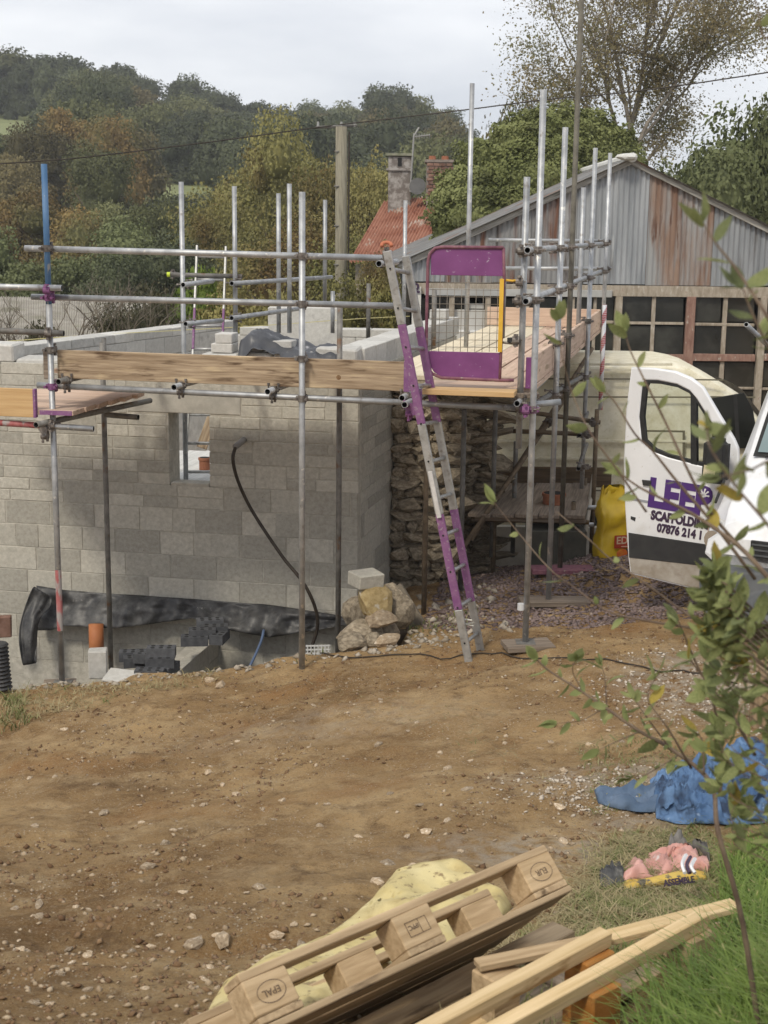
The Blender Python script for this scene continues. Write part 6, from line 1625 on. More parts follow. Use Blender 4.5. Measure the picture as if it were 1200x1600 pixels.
def scatter_lumps(name, n, sampler, smin, smax, mt, lb, flat=.5, power=3):
    rs = np.random.RandomState(len(name) + n)
    x, y = sampler(rs, n); n = len(x)
    z = gz(x, y) + rough_z(x, y)
    s = smin + (smax - smin) * rs.rand(n) ** power
    base = np.array([(1, 0, 0), (0, 1, 0), (-1, 0, 0), (0, -1, 0), (.2, .1, 1), (-.1, -.2, -1)], float)
    bf = np.array([(0, 1, 4), (1, 2, 4), (2, 3, 4), (3, 0, 4), (1, 0, 5), (2, 1, 5), (3, 2, 5), (0, 3, 5)])
    v = base[None] * (1 + .5 * (rs.rand(n, 6, 3) - .5)) + .25 * (rs.rand(n, 6, 3) - .5)
    v *= np.stack([np.ones(n), .6 + .4 * rs.rand(n), flat * (.5 + rs.rand(n))], 1)[:, None, :] * (s * .5)[:, None, None]
    a = rs.rand(n) * 6.28; ca, sa = np.cos(a)[:, None], np.sin(a)[:, None]
    tilt = (rs.rand(n) - .5)[:, None] * 1.2
    X, Y_, Zz = v[..., 0] * ca - v[..., 1] * sa, v[..., 0] * sa + v[..., 1] * ca, v[..., 2] + v[..., 0] * tilt
    V = np.stack([X + x[:, None], Y_ + y[:, None], Zz + (z + s * flat * .15)[:, None]], -1).reshape(-1, 3)
    F = (bf[None] + 6 * np.arange(n)[:, None, None]).reshape(-1, 3)
    return tag(put(name, np_mesh(name, V, F, mt)), lb, None, None, 'stuff')
def yard_s(rs, n):
    y = 3.2 + 8.0 * rs.rand(n) ** 1.2; x = (rs.rand(n) - .56) * (y * .62)
    k = (fbm(x * 1.1, y * 1.1, 3) + .25 * rs.rand(n) > .02) & ~((y > 11.05) & (x < .2)); return x[k], y[k]
scatter_lumps('rubble', 10000, yard_s, .006, .04, mat('small_rubble', (.26, .19, .12), (.44, .35, .24), scale=9, rough=.95, world=True, detail=2, c3=(.16, .10, .06), s3=14, t3=(.52, .6)), 'small stones and crumbs scattered over the dirt yard')
scatter_lumps('dirt_clods', 9000, yard_s, .006, .045, mat('clod', (.13, .075, .04), (.24, .155, .085), scale=5, rough=1, world=True), 'crumbly brown clods of earth on the yard', .6)
def slate_s(rs, n):
    y = 11.2 + 5.0 * rs.rand(n); x = .25 + (rs.rand(n)) * 3.2 + (y - 11) * .12
    k = (fbm(x * .9, y * .9, 3) + .5 * np.minimum(y - 11.2, 1) + .2 * rs.rand(n)) > .12; return x[k], y[k]
scatter_lumps('slate_chippings', 22000, slate_s, .02, .085, slate_mat, 'reddish grey slate chippings heaped beneath the scaffold return', .28, 1.6)
def gravel_s(rs, n):
    x, y = rs.normal(size=n) * .45 + 2.25, rs.normal(size=n) * .6 + 9.2
    x2, y2 = rs.normal(size=n // 2) * .32 + 1.25, rs.normal(size=n // 2) * .2 + 7.2
    return np.concatenate([x, x2]), np.concatenate([y, y2])
scatter_lumps('pale_gravel', 1900, gravel_s, .008, .042, mat('pale_chips', (.36, .30, .235), (.54, .48, .40), scale=9, rough=.95, world=True, detail=2), 'pale stone chippings spilled on the dirt by the blue cloth')
def tr_s(rs, n):
    x, y = -3.4 + 4.0 * rs.rand(n), 10.95 + .8 * rs.rand(n); return x, y
scatter_lumps('trench_rubble', 900, tr_s, .02, .10, mat('pale_debris', (.25, .21, .16), (.44, .39, .32), scale=9, rough=.95, world=True, detail=2), 'broken mortar and rubble along the trench edge')
scatter_lumps('wall_foot_rubble', 170, lambda rs, n: (.1 + 1.0 * rs.rand(n), 11.2 + 2.2 * rs.rand(n)), .03, .14, MATS['pale_debris'], 'stones and debris at the foot of the old stone wall', .5)

# ------------------------------------------------------------------ grass
def blades(name, xs, ys, h0, h1, mt, lb, lean=.5, width=.006, seed=0, seg=4, sink=.01, lift=None):
    rs = np.random.RandomState(seed); n = len(xs)
    z = gz(xs, ys) + rough_z(xs, ys) - sink
    h = h0 + (h1 - h0) * rs.rand(n); a = rs.rand(n) * 6.28; ln = lean * (.3 + rs.rand(n)) * h
    w = width * (.6 + .8 * rs.rand(n)); pa = a + 1.57 + .5 * rs.normal(size=n)
    V = []
    for i in range(seg + 1):
        t = i / seg
        cx = xs + np.cos(a) * ln * t ** 1.8; cy = ys + np.sin(a) * ln * t ** 1.8
        cz = z + h * (t - .42 * np.minimum(lean, 1.6) * t ** 2.4)
        ww = w * (1 - t ** 1.6) + 1e-4
        V += [np.stack([cx - np.cos(pa) * ww, cy - np.sin(pa) * ww, cz], 1), np.stack([cx + np.cos(pa) * ww, cy + np.sin(pa) * ww, cz], 1)]
    V = np.stack(V, 1).reshape(-1, 3); m_ = 2 * (seg + 1)
    bf = np.array([(2 * i, 2 * i + 1, 2 * i + 3, 2 * i + 2) for i in range(seg)])
    F = (bf[None] + m_ * np.arange(n)[:, None, None]).reshape(-1, 4)
    return tag(put(name, np_mesh(name, V, F, mt, True)), lb, None, None, 'stuff')
g_green = mat('lush_grass', (.12, .19, .032), (.22, .29, .07), scale=6, rough=.6, world=True, trans=.25, c3=(.07, .12, .022), s3=2, t3=(.5, .7), c4=(.34, .31, .14), s4=24, t4=(.60, .66))
g_mid = mat('field_edge_grass', (.12, .145, .045), (.21, .22, .085), scale=7, rough=.8, world=True, trans=.2, c3=(.30, .26, .14), s3=9, t3=(.5, .6))
g_dry = mat('dry_grass', (.27, .22, .115), (.42, .35, .20), scale=12, rough=.9, world=True, trans=.15, c3=(.14, .17, .05), s3=6, t3=(.55, .65))
rs = np.random.RandomState(5)
def region(n, poly, dens=None):
    """random ground spots seen inside a polygon of the photograph"""
    poly = np.array(poly, float); lo_, hi_ = poly.min(0), poly.max(0)
    q = lo_ + (hi_ - lo_) * rs.rand(n * 6, 2); c = np.zeros(len(q), bool); j = len(poly) - 1
    for i in range(len(poly)):
        c ^= ((poly[i, 1] > q[:, 1]) != (poly[j, 1] > q[:, 1])) & (q[:, 0] < (poly[j, 0] - poly[i, 0]) * (q[:, 1] - poly[i, 1]) / (poly[j, 1] - poly[i, 1] + 1e-9) + poly[i, 0])
        j = i
    q = q[c][:n]
    d = np.array([tuple(ray(u, v)) for u, v in q])
    z = np.full(len(q), .8)
    for _ in range(6):
        t = (z - CAM_H) / d[:, 2]; x, y = d[:, 0] * t, d[:, 1] * t
        z = np.clip(gz(x, y), -1, 1.95)
    return x, y
x, y = region(9000, [(985, 1720), (1040, 1600), (1110, 1520), (1160, 1450), (1300, 1380), (1400, 1700), (1400, 1900), (960, 1900)])
blades('grass', x, y, .12, .30, g_green, 'lush green grass on the bank at bottom right', .9, .0042, 1, 5)
x, y = region(7000, [(1300, 1330), (1500, 1230), (2300, 1060), (2400, 1900), (1400, 1900)])
blades('grass', x, y, .12, .30, g_green, 'lush grass continuing along the bank to the right', .9, .0048, 11, 4)
x, y = region(2600, [(1115, 1450), (1150, 1350), (1300, 1230), (1300, 1420), (1150, 1450)])
blades('grass', x, y, .10, .26, g_green, 'green grass under the shrub', .8, .004, 2, 5)
x, y = region(5500, [(905, 1395), (960, 1310), (1100, 1275), (1130, 1330), (1120, 1430), (960, 1460), (880, 1450)])
blades('grass', x, y, .02, .09, g_mid, 'thin mixed grass around the torn sack', 1.3, .0028, 3, 4)
x, y = region(5000, [(760, 1500), (880, 1400), (930, 1310), (1000, 1290), (1120, 1290), (1110, 1440), (960, 1480), (780, 1600)])
blades('dry_straw', x, y, .03, .10, g_dry, 'dry straw and dead grass beside the pallets', 2.2, .0024, 4, 4)
x, y = region(900, [(0, 1075), (150, 1068), (330, 1045), (340, 1062), (200, 1090), (60, 1135), (0, 1140)])
blades('dry_straw', x, y, .03, .12, g_dry, 'dry grass along the trench edge', 1.8, .004, 5, 4)
x, y = region(160, [(5, 1090), (40, 1080), (45, 1140), (0, 1145)])
blades('grass', x, y, .08, .2, g_mid, 'tuft of grass at the left edge of the yard', .9, .005, 6, 4)
x, y = region(260, [(455, 1028), (480, 1020), (482, 1034), (458, 1036), (720, 960), (745, 960), (745, 985), (720, 985)])
blades('grass', x, y, .04, .12, g_mid, 'small weeds at the feet of standard and ladder', .8, .006, 7, 4)
x, y = region(500, [(420, 1045), (300, 1052), (300, 1075), (420, 1060), (860, 1240), (760, 1090), (700, 1100)])
blades('dry_straw', x, y, .01, .05, g_dry, 'scattered straw on the dirt', 2.4, .003, 8, 3)
x, y = region(900, [(900, 1160), (1080, 1150), (1100, 1230), (930, 1270)])
blades('dry_straw', x, y, .02, .08, g_mid, 'thin grass round the blue cloth', 1.3, .003, 9, 3)
# under the pallets
x, y = region(1500, [(700, 1600), (900, 1480), (1000, 1500), (900, 1700), (650, 1750)])
blades('grass', x, y, .05, .2, g_mid, 'grass growing up through the pallets', .9, .0035, 10, 4)

# ------------------------------------------------------------------ pallets
def pallet(label, O, L, W, Nn, wskid, wblock, wdeck, LL=1.2, WW=.8, bh=.10, stamps=False, decks=5, blockmats=None, extra=False):
    """an upside down pallet: three skids on top, nine blocks, stringers and deck boards beneath. O = centre of the near long side, top of the skid"""
    L, W, Nn = L.normalized(), W.normalized(), Nn.normalized()
    root = thing('pallet', label, 'pallet', O)
    def q(l, w, n): return O + L * l + W * w + Nn * n
    for j, w in enumerate((.05, WW / 2, WW - .05)):
        board('skid', q(-LL / 2, w, -.011), q(LL / 2, w, -.011), .10, .024, Nn, wskid, root, .003, .002)
        for i, l in enumerate((-LL / 2 + .0725, 0, LL / 2 - .0725)):
            mt = (blockmats or {}).get((i, j), wblock)
            b = put('block', chamfer_mesh('pb_' + mt.name, .145, .10, bh, .004, mt, .002, rnd.randrange(4)), None, root, frame(q(l, w, -.024 - bh / 2), L, W, Nn))
            if stamps and j == 0:
                F_ = frame(q(l, w - .0515, -.024 - bh / 2), L, Nn, -W)
                if i != 1:
                    m = MB(); nseg = 28; ra, rb = .046, .030
                    for s in range(nseg):
                        a0, a1 = 6.2832 * s / nseg, 6.2832 * (s + 1) / nseg
                        m.add([(ra * math.cos(a0), rb * math.sin(a0), 0), (ra * math.cos(a1), rb * math.sin(a1), 0), ((ra - .002) * math.cos(a1), (rb - .002) * math.sin(a1), 0), ((ra - .002) * math.cos(a0), (rb - .002) * math.sin(a0), 0)], [(0, 1, 2, 3)])
                    m.build('oval_stamp', stamp_ink, b, F_)
                    put('lettering', text_mesh('EPAL' if i == 0 else 'EUR', .027, stamp_ink, 0, .0005), None, b, F_ @ Matrix.Rotation(math.pi, 4, 'Z'))
                else:
                    m = MB()
                    for (x0, y0, x1, y1) in ((-.04, -.022, .04, -.0205), (-.04, .0205, .04, .022), (-.04, -.022, -.0385, .022), (.0385, -.022, .04, .022), (.008, -.022, .0092, .022)): m.box(((x0 + x1) / 2, (y0 + y1) / 2, 0), (x1 - x0, y1 - y0, .001))
                    m.build('stamp_frame', stamp_ink, b, F_)
                    put('lettering', text_mesh('IPPC', .02, stamp_ink, 0, .0005), None, b, F_ @ Matrix.Translation((-.014, .004, 0)) @ Matrix.Rotation(math.pi, 4, 'Z'))
    for l in (-LL / 2 + .0725, 0, LL / 2 - .0725): board('stringer', q(l, 0, -.024 - bh - .011), q(l, WW, -.024 - bh - .011), .145, .022, Nn, wdeck, root, .003, .002)
    for j in range(decks):
        w = .065 + (WW - .13) * j / (decks - 1)
        board('deck_board', q(-LL / 2, w - .006 * (j == 0), -.024 - bh - .034), q(LL / 2, w - .006 * (j == 0), -.024 - bh - .034), .13, .022, Nn, wdeck, root, .003, .003)
    if extra:
        for l in (LL / 2 - .05,): board('end_board', q(l, -.35, .012), q(l, WW + .25, .012), .10, .022, Nn, wskid, root, .003, .002)
    return root
pa = P(425, 1548, 3.42)
best = None
for Y2 in np.linspace(3.5, 5.2, 120):
    pb = P(845, 1362, Y2); e = abs((pb - pa).length - 1.055)
    if best is None or e < best[0]: best = (e, pb)
pb = best[1]; Lx = (pb - pa).normalized()
vd = ray(640, 1455).normalized(); W0 = (vd - Lx * vd.dot(Lx)).normalized()
N0 = Lx.cross(W0).normalized()
if N0.z < 0: N0 = -N0
Wx = (W0 * math.cos(R(8.5)) - N0 * math.sin(R(8.5))).normalized(); Nx = (N0 * math.cos(R(8.5)) + W0 * math.sin(R(8.5))).normalized()
pallet('stamped weathered pallet lying upside down across the yellow sheet', (pa + pb) / 2 + Nx * .074, Lx, Wx, Nx, wood_pallet, wood_block, wood_pallet, stamps=True, bh=.10)
ZF = 1.36
fp = thing('broken_pallet', 'fresh pale broken pallet with an orange stained block at bottom right', 'pallet', G(942, 1468, ZF))
E1, E2 = G(946, 1464, ZF), G(1096, 1437, ZF)
for (q0, q1, w) in ((G(640, 1627, ZF), E1, .048), (G(735, 1635, ZF), E2, .05)):
    board('rail', q0 - (q1 - q0).normalized() * .35, q1, w, .045, Z, wood_bright, fp, .003, .003)
g0, g1, g2 = G(745, 1508, ZF - .05), G(948, 1466, ZF - .034), G(1150, 1414, ZF - .034)
board('cross_rail', g0, g1 - (g1 - g0).normalized() * .03, .05, .022, Z, wood_block, fp); board('cross_rail', g1, g2, .06, .022, Z, wood_bright, fp)
rd = (E1 - G(640, 1627, ZF)).normalized(); rd2 = (E2 - G(735, 1635, ZF)).normalized()
for (q, L, w, h, mt, d_) in ((E1 - rd * .07, .13, .09, .27, wood_orange, rd), (E1 - rd * .62, .12, .09, .27, wood_bright, rd), (E2 - rd2 * .50, .12, .09, .27, wood_orange, rd2), (E2 - rd2 * .05, .12, .09, .27, wood_block, rd2), (g0 + (g1 - g0) * .15, .12, .09, .22, wood_block, rd)):
    put('post', chamfer_mesh('post_' + mt.name, L, w, h, .005, mt, .004), None, fp, frame(q - Z * (.024 + h / 2), d_, Vector((-d_.y, d_.x, 0))))
for k, (a_, b_) in enumerate(((E1 - rd * 1.0, E2 - rd2 * 1.0), (E1 - rd * .62, E2 - rd2 * .62), (E1 - rd * .33, E2 - rd2 * .33), (E1 - rd * .07, E2 - rd2 * .05))):
    x_ = (b_ - a_).normalized(); board('base_board', a_ - x_ * .35 - Z * .305, b_ + x_ * .1 - Z * .305, .10, .022, Z, wood_bright if k % 2 else wood_grey, fp)
F1, F2 = G(560, 1612, 1.12), G(800, 1488, 1.12)
Lo = (F2 - F1).normalized(); Wo = Vector((-Lo.y, Lo.x, 0)); Wo = Wo if Wo.x < 0 else -Wo
pallet('old brown pallet lying beneath the other two', (F1 + F2) / 2 - Wo * .75, Lo, Wo, Z, wood_pallet, wood_block, wood_grey, 1.2, .8, .09)

# ------------------------------------------------------------------ cloths and sacks on the ground
def cloth(name, label, cat, upper, lower, n, k, hf, mt, thick=.004, parent=None):
    up = smooth_path([Vector((a, b, 0)) for a, b in upper], 8); lo_ = smooth_path([Vector((a, b, 0)) for a, b in lower], 8)
    vs = np.zeros((n, k, 3))
    def at(path, t):
        u = t * (len(path) - 1); i = min(int(u), len(path) - 2); return path[i].lerp(path[i + 1], u - i)
    for i in range(n):
        a, b = at(up, i / (n - 1)), at(lo_, i / (n - 1))
        for j in range(k):
            q = a.lerp(b, j / (k - 1)); p = G(q.x, q.y, .8)
            for _ in range(4): p = G(q.x, q.y, min(surf(p.x, p.y), 1.8))
            u, v_ = i / (n - 1), j / (k - 1)
            vs[i, j] = (p.x, p.y, p.z + .012 + max(0, hf(u, v_, p)) * (min(1, 6 * v_, 6 * (1 - v_)) * min(1, 8 * u, 8 * (1 - u))) ** .6)
    ii = np.arange(n * k).reshape(n, k)
    f = np.stack([ii[:-1, :-1].ravel(), ii[:-1, 1:].ravel(), ii[1:, 1:].ravel(), ii[1:, :-1].ravel()], 1)
    o = put(name, np_mesh(name, vs.reshape(-1, 3), f, mt, True), None, parent)
    s = o.modifiers.new('s', 'SOLIDIFY'); s.thickness = thick
    if label: tag(o, label, cat)
    return o
def F1_(x, y): return fb1(x, y, 3)
def ridge(x, y): return 1 - abs(F1_(x, y)) * 4
yel_sheet = mat('yellow_sheet_plastic', (.52, .42, .18), (.62, .53, .28), scale=3, rough=.6, bump=.7, bscale=9, c3=(.38, .29, .12), s3=5, t3=(.5, .7), c4=(.27, .20, .10), s4=22, t4=(.58, .66))
cloth('yellow_sheet', 'dirty yellow plastic sheet crumpled beneath the stamped pallet', 'sheet', [(300, 1640), (345, 1552), (420, 1508), (520, 1458), (590, 1400), (625, 1362), (690, 1356), (745, 1385)], [(470, 1680), (500, 1620), (560, 1560), (640, 1530), (700, 1500), (760, 1470), (790, 1440), (800, 1420)], 70, 34,
      lambda u, v, p: .05 + .03 * ridge(p.x * 1.6, p.y * 1.6) + .022 * ridge((p.x + p.y) * 3.5, (p.x - p.y) * 1.3) + .006 * ridge(p.x * 13, p.y * 12) + .05 * max(0, u - .6), yel_sheet)
blue_cloth = mat('blue_cloth_fabric', (.055, .11, .22), (.125, .215, .37), scale=6, rough=.85, bump=.8, bscale=22, c3=(.035, .055, .10), s3=8, t3=(.50, .64), c4=(.33, .42, .55), s4=9, t4=(.62, .7))  # darker blue patches stand in for shade in the folds
bc = thing('blue_cloth', 'crumpled bright blue cloth dumped behind the shrub', 'cloth', P(1060, 1230, 7))
cloth('sleeve', None, None, [(928, 1238), (960, 1236), (1000, 1232), (1030, 1228)], [(934, 1258), (970, 1268), (1010, 1272), (1040, 1270)], 26, 14, lambda u, v, p: .03 + .02 * math.sin(u * 14 + v * 3) + .025 * ridge(p.x * 9, p.y * 12), mat('slate_blue_fabric', (.075, .115, .18), (.13, .18, .26), scale=6, rough=.9, bump=.7, bscale=16), parent=bc)
cloth('fold', None, None, [(1015, 1222), (1050, 1205), (1090, 1198), (1140, 1195), (1210, 1190)], [(1025, 1282), (1060, 1290), (1100, 1290), (1160, 1292), (1220, 1285)], 110, 70, lambda u, v, p: .02 + .07 * max(0, ridge(p.x * 4.6, p.y * 3.6)) + .05 * ridge(p.x * 9, p.y * 11) + .02 * ridge(p.x * 22, p.y * 19), blue_cloth, parent=bc)
cloth('fold', None, None, [(1105, 1205), (1130, 1178), (1160, 1168), (1210, 1165)], [(1120, 1222), (1150, 1208), (1180, 1202), (1220, 1202)], 36, 22, lambda u, v, p: .02 + .06 * ridge(p.x * 6, p.y * 5) + .03 * ridge(p.x * 14, p.y * 12), blue_cloth, parent=bc)
pink = mat('pink_plastic', (.50, .24, .20), (.62, .36, .31), scale=5, rough=.45, bump=.3, bscale=12, c3=(.66, .58, .55), s3=9, t3=(.6, .68), spec=.5)
ts = thing('torn_sack', 'torn empty pink and yellow sack lying in dry grass', 'sack', P(1030, 1360, 5.4))
cloth('side', None, None, [(965, 1362), (1000, 1348), (1040, 1334), (1065, 1330), (1095, 1348), (1110, 1362)], [(975, 1384), (1005, 1380), (1040, 1372), (1070, 1366), (1090, 1366), (1106, 1368)], 46, 20, lambda u, v, p: .025 + .035 * ridge(p.x * 9, p.y * 7), pink, .003, ts)
cloth('gusset', None, None, [(972, 1382), (1005, 1381), (1040, 1373), (1070, 1367), (1106, 1369)], [(975, 1392), (1005, 1391), (1040, 1387), (1075, 1382), (1104, 1378)], 30, 8, lambda u, v, p: .02, mat('sack_yellow', (.50, .33, .06), (.58, .42, .10), rough=.5, c3=(.1, .09, .07), s3=16, t3=(.58, .62)), .003, ts)
cloth('torn_end', None, None, [(934, 1372), (950, 1362), (972, 1360)], [(938, 1388), (955, 1388), (978, 1384)], 16, 12, lambda u, v, p: .02 + .04 * ridge(p.x * 16, p.y * 12), black_dusty, .003, ts)
cloth('torn_end', None, None, [(1040, 1332), (1055, 1320), (1085, 1322), (1108, 1345)], [(1048, 1336), (1066, 1334), (1092, 1342), (1110, 1356)], 18, 12, lambda u, v, p: .03 + .05 * ridge(p.x * 14, p.y * 10), mat('dark_film', (.07, .065, .06), (.16, .15, .14), rough=.5), .003, ts)
for q in range(3):
    a = [G(1072 + 7 * q, 1336 + 3 * q, .86), G(1066 + 7 * q, 1350 + 2 * q, .87), G(1070 + 8 * q, 1364, .86)]
    MB().tube(smooth_path(a, 4), .008, 5).build('printed_stripe', (white_paint, sign_dark, white_paint)[q], ts)
tx = text_mesh('ASSEMBLE', .036, sign_dark, .0015, .001, .9)
p0, p1 = G(1035, 1383, surf(1.2, 5.3) + .04), G(1085, 1376, surf(1.2, 5.3) + .04)
put('lettering', tx, None, ts, frame((p0 + p1) / 2 + Vector((0, -.012, .012)), p1 - p0, Vector((-.05, .5, .8))))
# ------------------------------------------------------------------ shrub in front of the lens
def leaf_mesh(v):
    k = ('leaf', v)
    if k in CACHE: return CACHE[k]
    r = random.Random(v); m = MB(); wd = r.uniform(.19, .27); cv = r.uniform(-.25, .25); vs = []; n = 6
    for i in range(n + 1):
        t = i / n; w = wd * math.sin(math.pi * min(1, t * .96 + .04) ** .85) ** .9 + .004; z = cv * (t - .5) ** 2 * 2 - .12 * t
        vs += [(t, -w, z + .16 * w + .02 * math.sin(t * 9 + v)), (t, 0, z - .02), (t, w, z + .16 * w)]
    fs = [(3 * i + q, 3 * i + 3 + q, 3 * i + 4 + q, 3 * i + 1 + q) for i in range(n) for q in (0, 1)]
    m.add(vs, fs)
    CACHE[k] = m.mesh('leaf', [(L_SH, L_SH, L_SH, L_SH2, L_SH, L_SH3)[v]], True); return CACHE[k]
L_SH = leafmat('shrub_leaf', (.17, .20, .075), (.28, .30, .13), 14, .3, .35)
L_SH2 = leafmat('pale_shrub_leaf', (.15, .175, .075), (.22, .25, .12), 14, .25, .35)
L_SH3 = leafmat('yellow_shrub_leaf', (.30, .24, .05), (.42, .32, .08), 14, .3, .35)
stem_mat = mat('shrub_stem', (.11, .075, .055), (.19, .14, .095), scale=20, rough=.8)
shrub = thing('leafy_shrub', 'straggly shrub with soft green leaves leaning in from the right', 'shrub', P(1180, 1420, 3.1))
sr = random.Random(33)
nleaf = [0]; LF = []
def leaf_at(p, d, size):
    nleaf[0] += 1
    LF.append((p, d, size))
    return
def real_leaf(p, d, size):
    x = d.normalized(); y = Vector((sr.gauss(0, 1), sr.gauss(0, 1), sr.gauss(0, .5)))
    put('leaf', leaf_mesh(sr.choice((0, 1, 2, 3, 4, 0, 1, 2, 3, 4, 0, 1, 2, 3, 4, 0, 1, 2, 3, 4, 0, 1, 2, 3, 4, 5))), None, shrub, frame(p, x, y) @ Matrix.Diagonal((size, size, size, 1)))
def stem(pts, r0, dens, lsize, spread=1.0, tip=True, skip=0.0):
    path = smooth_path([P(a, b, c) for a, b, c in pts], 5)
    MB().tube(path, [r0 * .62 * (1 - .7 * i / (len(path) - 1)) for i in range(len(path))], 6).build('branch', stem_mat, shrub, smooth=True)
    L = sum((path[i + 1] - path[i]).length for i in range(len(path) - 1)); n = int(L * dens * 1.55); side_ = 1
    for i in range(n):
        t = skip + (1 - skip) * (i + sr.random() * .6) / max(n, 1); u = min(t, .999) * (len(path) - 1); j = int(u)
        p = path[j].lerp(path[j + 1], u - j); d = (path[j + 1] - path[j]).normalized(); side_ = -side_
        sd = Vector((d.z, 0, -d.x)) * side_
        leaf_at(p, d * .55 + sd * sr.uniform(.5, 1.1) * spread + Vector((0, sr.uniform(-.6, .6), sr.uniform(-.25, .15))), lsize * sr.uniform(.45, 1.05))
    if tip:
        for q in range(3): leaf_at(path[-1], (path[-1] - path[-3]).normalized() + Vector((sr.gauss(0, .5), sr.gauss(0, .4), sr.gauss(0, .5))), lsize * sr.uniform(.6, 1.0))
stem([(1190, 1640, 2.95), (1160, 1440, 2.9), (1122, 1300, 2.9), (1110, 1222, 3.0), (1045, 1168, 3.1), (1000, 1143, 3.15), (945, 1105, 3.2), (905, 1078, 3.25), (858, 1048, 3.3), (838, 1030, 3.3)], .011, 9, .062, skip=.3)
stem([(1080, 1200, 3.05), (1045, 1140, 3.0), (1012, 1090, 3.0), (1030, 1052, 3.0)], .005, 22, .055)
stem([(1046, 1168, 3.1), (1010, 1120, 3.05), (990, 1090, 3.05)], .004, 22, .05)
stem([(948, 1106, 3.2), (945, 1060, 3.2), (940, 1040, 3.2)], .003, 22, .05); stem([(912, 1082, 3.25), (895, 1050, 3.25), (900, 1030, 3.2)], .003, 20, .05)
stem([(1000, 1143, 3.15), (960, 1160, 3.1), (935, 1172, 3.1)], .003, 18, .05); stem([(1060, 1180, 3.1), (1010, 1210, 3.0), (985, 1215, 3.0)], .003, 18, .05); stem([(945, 1105, 3.2), (910, 1125, 3.2), (870, 1130, 3.2)], .003, 16, .05)
stem([(1125, 1240, 2.9), (1128, 1170, 2.9), (1112, 1090, 2.85), (1085, 1030, 2.85), (1060, 970, 2.8)], .007, 16, .06)
stem([(1180, 1180, 2.7), (1140, 1110, 2.7), (1100, 1060, 2.75), (1078, 1030, 2.75)], .006, 14, .06)
stem([(1100, 1210, 2.9), (1098, 1160, 2.9), (1088, 1145, 2.9)], .004, 24, .055); 
stem([(1230, 940, 2.5), (1185, 885, 2.5), (1150, 850, 2.55), (1090, 808, 2.6), (1040, 782, 2.6), (1000, 762, 2.65), (972, 742, 2.65)], .009, 13, .052, skip=.08)
stem([(1200, 900, 2.55), (1160, 858, 2.6), (1110, 800, 2.6), (1075, 735, 2.6), (1040, 660, 2.65), (1010, 600, 2.65), (985, 548, 2.7), (977, 518, 2.7)], .006, 11, .05)
stem([(1180, 905, 2.6), (1120, 825, 2.6), (1060, 755, 2.6), (1020, 705, 2.6), (992, 678, 2.6), (962, 630, 2.6), (945, 612, 2.6)], .006, 11, .05)
stem([(1210, 1010, 2.7), (1100, 985, 2.8), (1000, 968, 2.9), (950, 955, 2.9), (900, 920, 3.0), (860, 890, 3.0), (812, 835, 3.1), (772, 785, 3.1)], .005, 6, .05)
stem([(1220, 1060, 2.6), (1150, 1010, 2.7), (1060, 950, 2.8), (1000, 905, 2.8), (952, 872, 2.9), (915, 838, 2.9), (868, 798, 3.0)], .005, 5, .055, tip=False)
stem([(1010, 800, 2.6), (965, 735, 2.6), (925, 680, 2.6), (900, 630, 2.65), (880, 565, 2.65), (870, 500, 2.65)], .004, 9, .055, tip=True)
stem([(1240, 560, 1.9), (1190, 480, 1.9), (1150, 420, 1.95), (1118, 380, 1.95), (1100, 350, 1.95)], .005, 12, .055)
stem([(1260, 640, 2.0), (1210, 560, 2.0), (1180, 500, 2.0), (1160, 450, 2.0)], .005, 20, .05)
stem([(1260, 900, 1.8), (1200, 820, 1.8), (1150, 760, 1.85), (1110, 700, 1.85), (1105, 670, 1.9)], .005, 24, .055)
stem([(1270, 760, 1.7), (1215, 720, 1.7), (1170, 735, 1.75), (1125, 745, 1.75)], .004, 26, .05)
for k in range(13):
    x0 = 1230 - 4 * k; y0 = 1095 - 13 * k
    stem([(1260, 1130 - 8 * k, 2.4 + .03 * k), (x0 - 40, y0 - 20, 2.45), (1158 - 3 * k + sr.uniform(-15, 15), 1060 - 12 * k, 2.5), (1118 + sr.uniform(-25, 30), 1030 - 12 * k, 2.5)], .004, 28, .052)
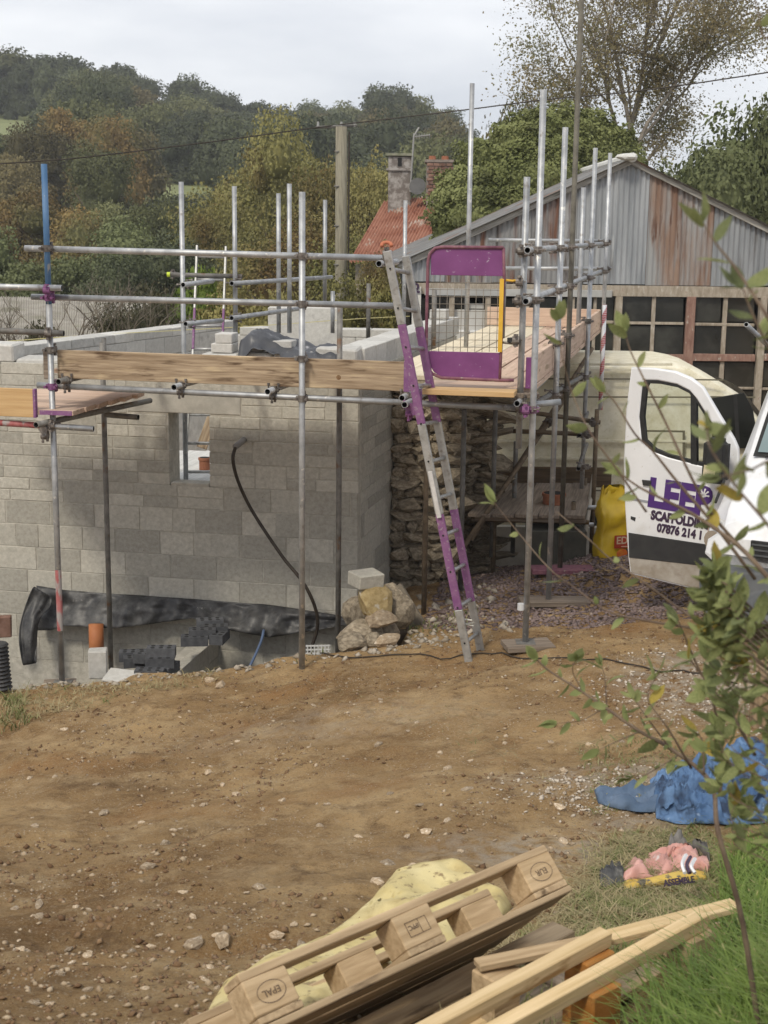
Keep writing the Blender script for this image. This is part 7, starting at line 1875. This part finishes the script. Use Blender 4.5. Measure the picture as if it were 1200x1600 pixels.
for k in range(16):
    stem([(1250, 1420 - 18 * k, 2.5), (1205, 1350 - 18 * k, 2.5), (1158 + sr.uniform(-22, 30), 1320 - 18 * k, 2.55), (1128 + sr.uniform(-25, 30), 1280 - 18 * k, 2.6)], .003, 26, .05)
stem([(1220, 40, 2.0), (1195, 60, 2.0), (1185, 20, 2.0), (1175, -20, 2.0)], .003, 14, .045)
print('LEAVES', len(LF))
sr.shuffle(LF)
LF.sort(key=lambda q: -q[2] / q[0].y)
lv, lf_ = [], []
for i, (p, d, size) in enumerate(LF):
    if i < 296: real_leaf(p, d, size)
    else:
        M = frame(p, d.normalized(), Vector((sr.gauss(0, 1), sr.gauss(0, 1), sr.gauss(0, .5)))) @ Matrix.Diagonal((size, size, size, 1)); b0 = len(lv)
        for v in leaf_mesh(sr.randrange(5)).vertices: lv.append(tuple(M @ v.co))
        for f in leaf_mesh(0).polygons: lf_.append(tuple(b0 + q for q in f.vertices))
if lv: tag(put('small_leaves', np_mesh('small_leaves', lv, lf_, L_SH, True), None, shrub), None, None, None, 'stuff')
# stump shape put in place of a tan sack beyond the shrub
q = P(1212, 1150, 8.3)
stp = thing('tree_stump', 'broken brown tree stump at the right edge behind the shrub', 'stump', q)
m = MB(); m.tube([q + Vector((.05, 0, -.25)), q + Vector((.03, 0, .05)), q + Vector((0, 0, .25)), q + Vector((.02, 0, .42))], [.28, .20, .17, .15], 14); m.build('trunk', mat('stump_wood', (.19, .13, .075), (.31, .225, .14), scale=7, rough=.95, bump=.8, bscale=20, stretch=(3, 3, .6)), stp)
# ------------------------------------------------------------------ thin autumn haze over the valley
hm = bpy.data.materials.new('haze_air'); hm.use_nodes = True
hm.node_tree.nodes.remove(hm.node_tree.nodes['Principled BSDF'])
pv = hm.node_tree.nodes.new('ShaderNodeVolumePrincipled')
pv.inputs['Color'].default_value = (.93, .96, 1.0, 1); pv.inputs['Density'].default_value = .0006
hm.node_tree.links.new(pv.outputs[0], hm.node_tree.nodes['Material Output'].inputs['Volume'])
hzo = MB().box((0, 145, 18), (540, 340, 46)).build('haze', hm)
tag(hzo, 'thin pale haze hanging in the valley air', None, None, 'stuff')
